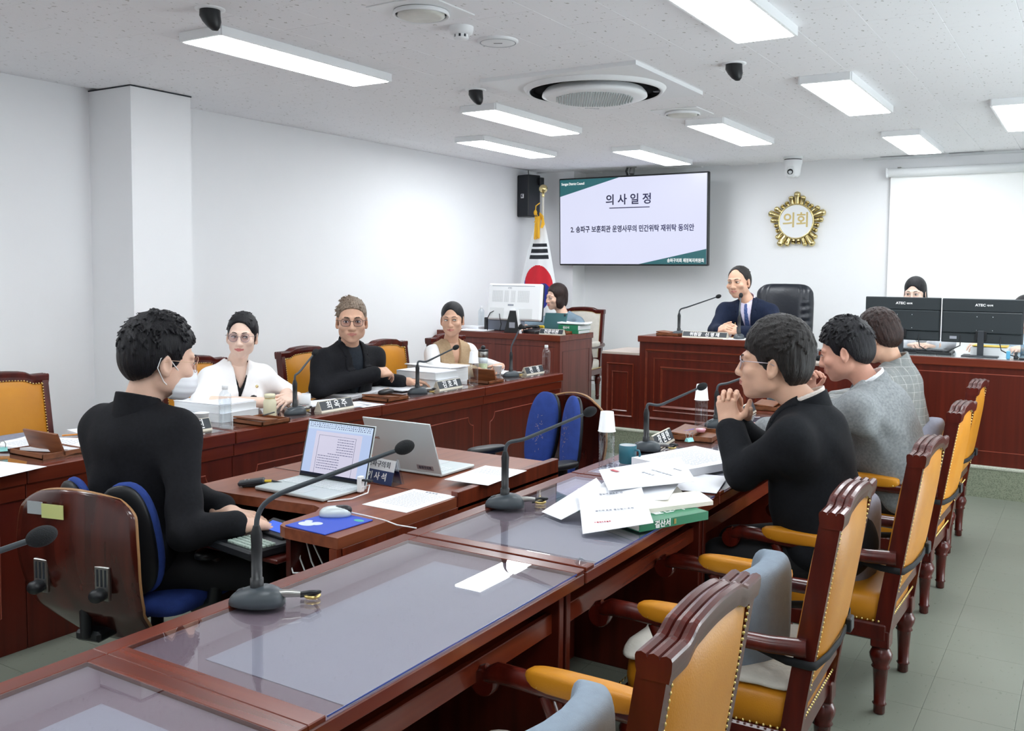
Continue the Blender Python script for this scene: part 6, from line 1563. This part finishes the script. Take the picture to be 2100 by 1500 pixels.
t = T('spectacle_case', 'black glasses case lying on the wooden tray', 'case', (-3.66, 4.43, ZD+.031), PI/2+.2)
MB().se((0, 0, .012), (.075, .028, .014), .6, .6).obj('case', M['black'], t)
# left bench papers and volumes
sheet(-4.02, 4.52, ZD+.001, .18, 'white document stack before the man in black', .26, .40, .012, .002, name='document_stack', g=None, cat='document', lines=14, seed=6)
sheet(-3.76, 4.06, ZD+.001, 1.25, 'sheets behind the nameplate beside the white mug', .24, .36, .004, .001, seed=7)
sheet(-3.62, 4.16, ZD+.0005, 1.45, 'single sheet reaching the bench edge', .17, .22, .001, .0, seed=8)
sheet(-3.93, 3.96, ZD+.001, 1.5, 'blue-tabbed sheets under the wrists of the woman in white', .22, .32, .003, .001, seed=9, lines=8)
sheet(-3.84, 2.36, ZD+.005, 1.9, 'curling document sheets at the left bench edge', .24, .40, .010, .012, name='document_stack', g=None, cat='document', lines=12, seed=10)
sheet(-3.60, 1.98, ZD+.001, 1.75, 'white chart sheet hanging over the bench edge at the left', .24, .32, .0012, .0, seed=11, lines=5)
sheet(-3.78, 2.52, ZD+.006, 1.2, 'small white note sheets under the binder clip', .15, .2, .004, .002, seed=12)
sheet(-3.93, 2.72, ZD+.001, 1.4, 'white sheets behind the shoulder of the man in black jacket', .24, .34, .01, .004, seed=22)
sheet(-3.90, 4.83, ZD+.004, 1.5, 'open printed booklet beside the microphone', .22, .30, .006, .004, lines=14, seed=13)
book(-3.96, 3.12, ZD+.001, 1.3, .22, .30, .035, 'thick open volume beside the paper cup', 'paper', 'pagewhite', g='white bound volumes on the left bench', spine=False)
sheet(-3.97, 3.10, ZD+.037, 1.15, 'curled pages on the volume beside the paper cup', .21, .29, .008, .006, seed=14)
book(-3.93, 3.36, ZD+.001, 1.62, .26, .36, .045, 'lower white volume of the stack behind the water bottle', 'paper', 'pagewhite', g='white bound volumes on the left bench', spine=False)
book(-3.935, 3.36, ZD+.047, 1.58, .25, .35, .038, 'upper white volume with coloured page tabs behind the water bottle', 'paper', 'pagewhite', g='white bound volumes on the left bench', spine=False)
sheet(-3.94, 3.36, ZD+.086, 1.62, 'white sheet topping the volumes behind the water bottle', .25, .34, .002, .002, seed=15)
for i, (yy, zz, c_) in enumerate(((3.30, .035, 'red'), (3.33, .03, 'orange'), (3.47, .068, 'yellow'), (3.49, .072, 'red'), (3.44, .062, 'mint'), (3.50, .060, 'orange'))):
    t = T('page_tab', 'small coloured page tab on the volumes behind the bottle', 'page tab', (-3.80, yy, ZD+zz), group='coloured page tabs'); MB().box(-.004, .014, -.008, .008, 0, .0012).obj('tab', M[c_], t)
book(-3.88, 5.14, ZD+.001, 1.60, .25, .35, .055, 'lower of the tall white volumes before the woman in beige vest', 'paper', 'pagewhite', g='white bound volumes on the left bench', spine=False)
book(-3.88, 5.13, ZD+.057, 1.55, .24, .34, .045, 'upper of the tall white volumes before the woman in beige vest', 'paper', 'pagewhite', g='white bound volumes on the left bench', spine=False)
sheet(-3.88, 5.13, ZD+.103, 1.57, 'white sheet topping the tall volumes', .24, .33, .002, .001, seed=16)
book(-4.0, 5.42, ZD+.001, 1.57, .20, .40, .10, 'rear white volume with loose sheets beside the woman in beige vest', 'paper', 'pagewhite', g='white bound volumes on the left bench', spine=False)
sheet(-3.99, 5.40, ZD+.103, 1.50, 'wrinkled sheets on the rear white volume', .23, .42, .006, .006, seed=17)
sheet(-3.97, 6.10, ZD+.001, 1.45, 'white sheets at the far end of the bench', .22, .42, .005, .002, seed=18)
# recorder table
ZT = .7005
def laptop(x, y, az, lab, open_a, screen, w=.335, d=.23):
    t = T('laptop', lab, 'laptop', (x, y, ZT), az, group='thin silver laptops')   # local: hinge at +y side, user at -y
    MB().box(-w/2, w/2, -d/2, d/2, .003, .015, .003).obj('keyboard_deck', M['silver'], t)
    m = MB()
    for r in range(5):
        for c_ in range(15): m.box(-.145+.0195*c_, -.1285+.0195*c_, .085-.0185*r-.008, .085-.0185*r+.008, .0152, .0166)
    k = m.obj('keycap', mat('pale_keys', 'dfe6e8', .5), t); k['kind'] = 'stuff'
    MB().box(-.055, .055, -.098, -.025, .0151, .0157).obj('touchpad', mat('touchpad_grey', 'ccd3d6', .35), t)
    hgt = .222; s_ = MB().box(-w/2, w/2, -.003, .003, 0, hgt, .0015); R_ = R3(-open_a, 0, 0); off = Vector((0, d/2-.004, .012))
    s_.v = [tuple(R_ @ Vector(v)+off) for v in s_.v]; lid = s_.obj('screen_lid', M['silver'], t)
    def on(u0, u1, v0, v1, o0, m_, nm='display_area', par=lid):
        b_ = MB().box(u0, u1, o0-.0006, o0, v0, v1); b_.v = [tuple(R_ @ Vector(v)+off) for v in b_.v]; return b_.obj(nm, m_, par)
    on(-w/2+.003, w/2-.003, .004, hgt-.003, -.003, M['black'], 'bezel')
    return t, on, R_, off, lid, hgt
scr2 = mat('laptop_screen_blue', 'b4c6ea', .25, emit=1); pg = mat('laptop_page', 'd0cde2', .25, emit=1); tb = mat('laptop_toolbar', 'c3d6ee', .25, emit=1); lt = mat('screen_text', '5a5f86', .4); dk = mat('screen_taskbar', '10162e', .3)
t, on, R_, off, lid, hg = laptop(-2.405, 2.485, -.0, 'open laptop in front of the man in mask, document on screen', .26, True)
on(-.160, .160, .014, hg-.008, -.0038, scr2); on(-.160, .160, hg-.036, hg-.008, -.0044, tb); on(-.160, .160, .014, .022, -.0046, dk, 'taskbar'); on(-.115, .115, .022, hg-.042, -.0046, pg, 'document_page')
for (a, b_) in ((-.096, .088),): 
    on(a, b_, hg-.0565, hg-.0555, -.0052, lt, 'page_frame'); on(a, a+.001, .022, hg-.056, -.0052, lt, 'page_frame'); on(b_-.001, b_, .022, hg-.056, -.0052, lt, 'page_frame')
rng = random.Random(3); k = MB()
for i in range(13):
    v = hg-.066-.0095*i; u = (.0 if i < 7 else -.088) if i != 6 else -.04; e = .082 if i < 7 else .02
    while u < e: du = rng.uniform(.004, .012); k.box(u, min(u+du, e), -.0058, -.0052, v-.0011, v+.0011); u += du+.003
for i in range(3):
    u = -.15
    while u < .15: du = rng.uniform(.002, .007); k.box(u, u+du, -.0052, -.0046, hg-.014-.007*i, hg-.011-.007*i); u += du+rng.uniform(.003, .008)
k.v = [tuple(R_ @ Vector(v)+off) for v in k.v]; o = k.obj('screen_writing', lt, lid); o['kind'] = 'stuff'
t, on, R_, off, lid, hg = laptop(-2.30, 3.03, PI, 'silver laptop seen from behind with lettering on its lid', .36, True)
p = R_ @ Vector((0, .0036, 0))+off
def onlid(s_, sz, u, v, m_, bold=.0004, sx=1):
    pp = R_ @ Vector((u, .0036, v))+off; q = txt('lid_lettering', s_, sz, m_, lid, pp, (0, 0, 0), bold=bold, sx=sx)
    q.rotation_euler = (R_ @ Matrix(((-1, 0, 0), (0, 0, 1), (0, 1, 0)))).to_euler()
onlid('SAMSUNG', .014, .135, .135, M['chrome'], .0006)
b_ = MB().box(-.135, -.055, .003, .0038, .014, .034); b_.v = [tuple(R_ @ Vector(v)+off) for v in b_.v]; b_.obj('name_sticker', mat('sticker_grey', '8f8588', .5), lid)
onlid('송파구의회', .0135, -.095, .0235, M['ink'], .0004)
t = T('tent_sign', 'folded white and navy desk sign with Korean lettering', 'sign', (-2.285, 2.735, ZT), -.12)
sl = .28; h_ = .092
for s_ in (-1, 1):
    for (z0, z1, m_, nm) in ((.0, .05, M['navy_ink'], 'navy_band'), (.05, h_, M['white'], 'white_band')):
        b_ = MB().box(-.085, .085, -.0006, .0006, z0, z1); Rr = R3(0, 0, 0 if s_ < 0 else PI) @ R3(-sl, 0, 0); oo = R3(0, 0, 0 if s_ < 0 else PI) @ Vector((0, -.027, 0))
        b_.v = [tuple(Rr @ Vector(v)+oo) for v in b_.v]; o = b_.obj(nm, m_, t)
        if s_ < 0:
            s2 = '기 사 석' if z0 == 0 else '송파구의회'
            txt('sign_lettering', s2, .032 if z0 == 0 else .027, M['white_ink'] if z0 == 0 else M['ink'], t, Rr @ Vector((0, -.0012, (z0+z1)/2))+oo, (PI/2-sl, 0, 0), bold=.0006 if z0 == 0 else 0)
m = MB(); m.prism([(-.032, 0), (.032, 0), (.002, h_+.006), (-.002, h_+.006)], .088, .094, ax='x'); m.obj('acrylic_stand', M['clear'], t)
t = T('mouse_pad', 'blue printed mouse pad with a white dog figure', 'mouse pad', (-2.035, 2.185, ZT), -.05)
MB().box(-.088, .088, -.105, .105, 0, .004, .001).obj('pad', M['blue_pad'], t)
m = MB(); m.se((-.045, -.055, .0042), (.03, .022, .0006), 1, 1); m.se((-.02, -.035, .0042), (.02, .018, .0006), 1, 1); m.se((-.062, -.03, .0042), (.014, .012, .0006), 1, 1); m.obj('white_print', mat('print_white', 'cfd8e4', .6), t)
MB().se((.06, .07, .0042), (.02, .012, .0006), 1, 1).obj('green_print', mat('print_green', '4fae9c', .6), t)
t = T('computer_mouse', 'silver and black computer mouse on the blue pad', 'computer mouse', (-2.075, 2.255, ZT+.004), -.9)
MB().se((0, 0, .006), (.031, .052, .026), .8, .85, fn=lambda p: Vector((p.x, p.y, max(p.z, -.006)))).obj('shell', M['silver'], t)
MB().se((0, .022, .018), (.018, .032, .0165), .8, .85).obj('buttons', M['black'], t)
MB().tube([(0, .05, .01), (.02, .1, .003), (.08, .16, .003), (.14, .2, .003), (.2, .26, .008)], .0022, 6).obj('cable', M['white'], t)
sheet(-2.01, 2.565, ZT, -.02, 'white printed sheet on the table right of the mouse', .195, .28, .0012, 0, lines=12, seed=19, head=[('회 의 자 료', .012, .5, .93, M['grey_ink'], 0)])
sheet(-1.965, 2.98, ZT+.02, .05, 'white sheet lying across the raised table edge', .19, .30, .0012, .0, seed=20, lines=6)
t = T('voice_recorder', 'small black voice recorder with yellow plug on a stand', 'recorder', (-2.62, 2.41, ZT), -.9)
MB().box(-.018, .018, -.04, .05, .0, .016, .004).obj('cradle', M['black'], t); MB().box(-.02, .02, -.055, .04, .010, .026, .004, rot=R3(.12, 0, 0)).obj('recorder_body', M['dark_grey'], t)
m = MB()
for k_ in range(5): m.lathe([(.003, .026), (.0005, .028)], 8, at=(-.008+.008*(k_ % 3), -.03+.012*(k_//3), 0), cap=False)
m.obj('recorder_button', M['steel'], t)
MB().tube([(.0, .04, .02), (.0, .065, .02)], .005, 8).obj('yellow_plug', M['yellow'], t)
MB().tube([(0, .065, .02), (.0, .12, .008), (-.04, .2, .004), (-.03, .3, .004)], .004, 6).obj('cable', M['black'], t)
t = T('usb_hub', 'white upright usb adapter plugged beside the laptop screen', 'adapter', (-2.225, 2.545, ZT), .1)
MB().box(-.009, .009, -.006, .02, .004, .062, .003).obj('body', M['white'], t); MB().box(.009, .05, .0, .014, .045, .052, .001).obj('dongle', M['black'], t)
MB().tube([(.005, 0, .02), (.03, .02, .03), (.05, -.02, .012), (.03, -.09, .003), (-.02, -.16, .003)], .0025, 6).obj('cable', M['white'], t)
t = T('stenotype', 'dark shorthand keyboard with lit blue display in the table cut-out', 'keyboard', (-2.335, 2.125, .6), -.15)
MB().box(-.17, .17, -.11, .12, 0, .03, .006).obj('case', M['black'], t)
m = MB(); key = mat('grey_green_key', '9fb0a6', .5)
kb = MB().box(-.0065, .0065, -.0065, .0065, 0, .008, .0015).mesh('key', key)
for r in range(5):
    for c_ in range(20):
        if abs(c_-9.5) > .8: inst('key', kb, t, (-.155+.0163*c_, -.085+.0175*r, .03))
MB().box(-.02, .13, .035, .115, .03, .040, .002, rot=R3(.35, 0, 0), at=(0, 0, .012)).obj('display_housing', M['black'], t)
MB().box(.0, .10, .050, .095, .040, .0412, rot=R3(.35, 0, 0), at=(0, 0, .013)).obj('blue_display', mat('blue_lcd', '3a6cf0', .3, emit=1), t)
MB().lathe([(.003, 0), (.0005, .002)], 8, at=(-.05, .1, .03), cap=False).obj('red_lamp', mat('red_led', 'ff2020', .3, emit=2), t)
# podium papers
sheet(-2.95, 7.52, .991, 0, 'white papers on the podium left of the clasped hands', .30, .22, .004, 0, seed=21); sheet(-2.42, 7.22, .991, .3, 'sheet under the upright podium microphone', .18, .25, .0015, 0, seed=23)
# staff desk
ZS = PZ+.7295
def monitor(x, y, lab, az=0, w=.515, h=.31, zc=1.19):
    t = T('computer_monitor', lab, 'monitor', (x, y, ZS), az, group='black monitors seen from behind')   # back faces -y
    z = zc-ZS
    MB().box(-w/2, w/2, 0, .012, z-h/2, z+h/2, .004).obj('bezel', M['dark_grey'], t)
    MB().box(-w/2+.003, w/2-.003, -.012, 0, z+h/2-.09, z+h/2-.002, .003).obj('upper_back', M['screenblack'], t)
    MB().box(-w/2+.006, w/2-.006, -.028, 0, z-h/2+.07, z+h/2-.092, .006).obj('middle_back', M['screenblack'], t)
    MB().box(-w/2+.006, w/2-.006, -.018, 0, z-h/2+.004, z-h/2+.07, .004).obj('lower_back', M['screenblack'], t)
    txt('maker_mark', 'ATEC', .024, M['white_ink'], t, (-.012, -.0125, z+h/2-.044), F, bold=.0008, sx=1.1); txt('maker_mark', '에이텍', .014, M['white_ink'], t, (.048, -.0125, z+h/2-.046), F, bold=.0005)
    m = MB()
    for a in (-.05, .05):
        for b_ in (-.02, .075): m.lathe([(.0025, 0), (.0005, .001)], 6, rot=R3(PI/2, 0, 0), at=(a+.02, -.0282, z+b_-.045), cap=False)
    o = m.obj('screw', M['chrome'], t); o['kind'] = 'stuff'
    MB().box(-.02, .02, -.05, -.028, .0, z-h/2+.09, .004).obj('post', M['dark_grey'], t)
    MB().box(-.035, .035, -.036, -.018, z-h/2+.02, z-h/2+.085, .003).obj('hinge', M['black'], t)
    MB().box(-.115, .115, -.10, .07, 0, .006, .002).obj('foot', M['dark_grey'], t)
    MB().box(-.20, -.155, -.0195, -.017, z-h/2+.025, z-h/2+.045).obj('type_label', M['grey_ink'], t)
    MB().tube([(.12, -.015, z-h/2+.05), (.12, -.03, z-h/2), (.13, -.04, z-h/2-.04), (.19, -.05, .02), (.24, -.06, .006)], .004, 6).obj('cable', M['black'], t)
    MB().tube([(-.13, -.015, z-h/2+.05), (-.13, -.03, z-h/2-.02), (-.2, -.05, .03), (-.25, -.04, .006)], .004, 6).obj('cable', M['black'], t)
    return t
monitor(-1.205, 7.31, 'left black monitor on the staff desk, seen from behind')
monitor(-.682, 7.30, 'right black monitor on the staff desk, cut by the picture edge', zc=1.188, az=0)
t = T('keyboard', 'black keyboard lying on the staff desk below the left monitor', 'keyboard', (-1.08, 7.33, ZS), -.06)
MB().box(-.22, .22, -.07, .07, 0, .022, .004, rot=R3(.06, 0, 0)).obj('case', M['black'], t)
m = MB()
for r in range(5):
    for c_ in range(20): m.box(-.205+.0205*c_, -.188+.0205*c_, -.055+.022*r, -.037+.022*r, .022, .028)
o = m.obj('keycap', M['dark_grey'], t); o['kind'] = 'stuff'
book(-.63, 7.40, ZS, PI/2, .20, .24, .062, 'thick white book with yellow notes behind the monitor foot', 'paper', 'pagewhite', spine=False)
sheet(-.63, 7.40, ZS+.063, PI/2, 'yellow note sheets on the thick white book', .19, .22, .004, .004, m_='yellow', seed=24)
t = T('stamp_holder', 'small black and gold stamp at the right edge of the staff desk', 'stamp', (-.455, 7.17, ZS)); MB().lathe([(.014, 0), (.014, .02), (.008, .026), (.011, .045), (.0005, .05)], 16, cap=False).obj('stamp', M['black'], t)
t = T('correction_roller', 'light blue correction tape beside the stamp', 'correction tape', (-.50, 7.15, ZS)); MB().box(-.012, .012, -.01, .01, 0, .055, .004).obj('case', mat('light_blue_plastic', '5fb4dc', .4), t)
t = T('ink_pad', 'flat black ink pad beside the stamp', 'ink pad', (-.41, 7.15, ZS)); MB().box(-.025, .025, -.02, .02, 0, .012, .002).obj('case', M['black'], t)
t = T('acrylic_box', 'clear acrylic box at the right edge of the staff desk', 'box', (-.36, 7.42, ZS)); m = MB()
for a in (-.08, .08): m.box(a-.002, a+.002, -.06, .06, 0, .09)
m.box(-.08, .08, -.062, -.058, 0, .09); m.box(-.08, .08, .058, .062, 0, .09); m.obj('box_walls', M['clear'], t)
# clerk desk
ZC = PZ+.7425
t = T('all_in_one_monitor', 'white all-in-one monitor seen from behind on black foot', 'monitor', (-4.45, 7.2, ZC), .0)
w_, h_ = .565, .335; z = 1.23-ZC; Rt = R3(-.10, 0, 0)
def tb_(x0, x1, y0, y1, z0, z1, b, nm, m_):
    q = MB().box(x0, x1, y0, y1, z0, z1, b); q.v = [tuple(Rt @ Vector((v[0], v[1], v[2]-z))+Vector((0, 0, z))) for v in q.v]; return q.obj(nm, m_, t)
bz = tb_(-w_/2, w_/2, .012, .03, z-h_/2, z+h_/2, .006, 'bezel', M['black']); sh_ = tb_(-w_/2+.002, w_/2-.002, -.03, .014, z-h_/2+.004, z+h_/2-.002, .012, 'back_shell', M['white'])
tb_(-w_/2+.045, w_/2-.07, -.031, -.029, z+h_/2-.026, z+h_/2-.021, 0, 'top_slot', M['grey_ink'])
m = MB()
for (a, b_, c_, d) in ((-.23, -.12, .0, .105), (-.10, -.055, .0, .105), (-.03, .015, .0, .105), (.04, .16, .0, .105)):
    x = a
    while x < b_:
        zz = c_
        while zz < d: m.box(x, x+.0045, -.0312, -.0298, z+zz, z+zz+.003); zz += .0075
        x += .0095
m.v = [tuple(Rt @ Vector((v[0], v[1], v[2]-z))+Vector((0, 0, z))) for v in m.v]; o = m.obj('vent_holes', mat('vent_grey', 'aeb1b1', .7), t); o['kind'] = 'stuff'
for (a, b_) in ((-.25, -.10), (.02, .20)): tb_(a, b_, -.0318, -.0298, z-h_/2+.02, z-.055, .001, 'port_recess', M['offwhite'])
txt('maker_mark', 'ATEC', .017, M['grey_ink'], t, (-.03, -.045, z+.128), (PI/2-.1, 0, 0), bold=.0003)
tb_(-.06, .0, -.0315, -.0298, z-.035, z-.02, 0, 'type_label', M['grey_ink'])
m = MB(); m.prism([(-.085, 0), (.075, 0), (.04, .20), (-.025, .20)], -.055, -.04, ax='y'); m.obj('foot', M['black'], t)
m = MB(); m.prism([(.077, 0), (.088, 0), (.055, .21), (-.03, .21), (-.025, .2), (.04, .2)], -.058, -.03, ax='y'); m.obj('foot_edge', M['white'], t)
MB().box(-.03, .03, -.0575, -.055, .045, .095).obj('foot_label', M['grey_ink'], t); MB().box(-.085, .075, -.055, .10, 0, .006, .002).obj('foot_plate', M['black'], t)
MB().tube([(-.15, -.035, z-.10), (-.13, -.06, z-.13), (-.12, -.05, z-.2), (-.14, -.04, .01)], .004, 6).obj('cable', M['black'], t)
MB().tube([(-.20, -.035, z-.08), (-.24, -.05, z-.1), (-.28, -.05, .1), (-.30, .0, .01)], .004, 6).obj('cable', M['black'], t)
t = T('desktop_printer', 'grey box behind the white monitor on the side desk', 'printer', (-4.72, 7.42, ZC), -.05)
MB().box(-.12, .17, -.09, .12, 0, .16, .01).obj('body', mat('slate_grey_plastic', '6f7684', .5), t); MB().box(-.15, -.11, -.1, .1, 0, .12, .006).obj('side_block', M['black'], t); MB().box(-.12, -.05, -.02, .12, .16, .23, .01).obj('upper_part', MATS['slate_grey_plastic'], t)
t = T('desk_telephone', 'black desk telephone beside the monitor foot', 'telephone', (-4.28, 7.26, ZC), -.4)
MB().box(-.09, .09, -.07, .09, 0, .035, .008, rot=R3(.12, 0, 0)).obj('body', M['black'], t); m = MB(); m.tube([(-.075, -.07, .05), (-.07, 0, .055), (-.075, .08, .055)], .014, 10); m.se((-.075, -.07, .045), (.02, .025, .014), .8, .8); m.se((-.075, .08, .05), (.02, .025, .014), .8, .8); m.obj('handset', M['black'], t)
t = T('tablet_computer', 'tablet in dark teal cover standing beside the monitor', 'tablet', (-4.22, 7.46, ZC), .12)
MB().box(-.10, .12, -.13, .04, 0, .012, .002, rot=R3(0, 0, 0)).obj('cover_flap', M['teal_cover'], t)
m = MB().box(-.10, .12, -.004, .006, 0, .17, .003); R_ = R3(-.35, 0, 0); m.v = [tuple(R_ @ Vector(v)+Vector((0, .03, .012))) for v in m.v]; m.obj('tablet_back', M['teal_cover'], t)
m = MB().lathe([(.012, 0), (.012, .003), (.0005, .004)], 12, cap=False, rot=R3(PI/2, 0, 0), at=(.1, -.005, .15)); m.v = [tuple(R_ @ Vector(v)+Vector((0, .03, .012))) for v in m.v]; m.obj('camera_eye', M['black'], t)
book(-4.02, 7.52, ZC, PI/2+.06, .25, .2, .028, 'lower green-spined book on the side desk', 'green', 'pagewhite', g='green-spined books on the side desk', words=[('결산서', .018, (-.1265, .02, .014), (PI/2, 0, -PI/2), 'white_ink')])
book(-4.02, 7.53, ZC+.029, PI/2+.0, .25, .2, .045, 'upper green-spined book on the side desk', 'green', 'pagewhite', g='green-spined books on the side desk', words=[('결산서', .024, (-.1265, .02, .022), (PI/2, 0, -PI/2), 'white_ink')])
sheet(-4.02, 7.53, ZC+.075, .1, 'crumpled pale papers on the green-spined books', .26, .2, .012, .012, seed=25)
sheet(-4.90, 7.22, ZC, .1, 'white papers at the left end of the side desk', .3, .2, .006, .002, seed=26); sheet(-5.02, 7.40, ZC, -.1, 'flat white box on the side desk near the wall', .2, .15, .03, 0, seed=27)
t = T('yellow_box', 'small yellow packet behind the telephone', 'packet', (-4.33, 7.43, ZC), .2); MB().box(-.045, .045, -.015, .015, 0, .06, .006).obj('packet', M['yellow'], t)
tray(-4.04, 7.33, 0, 'brown wooden tray beside the side desk nameplate', .14, .12, z=ZC)
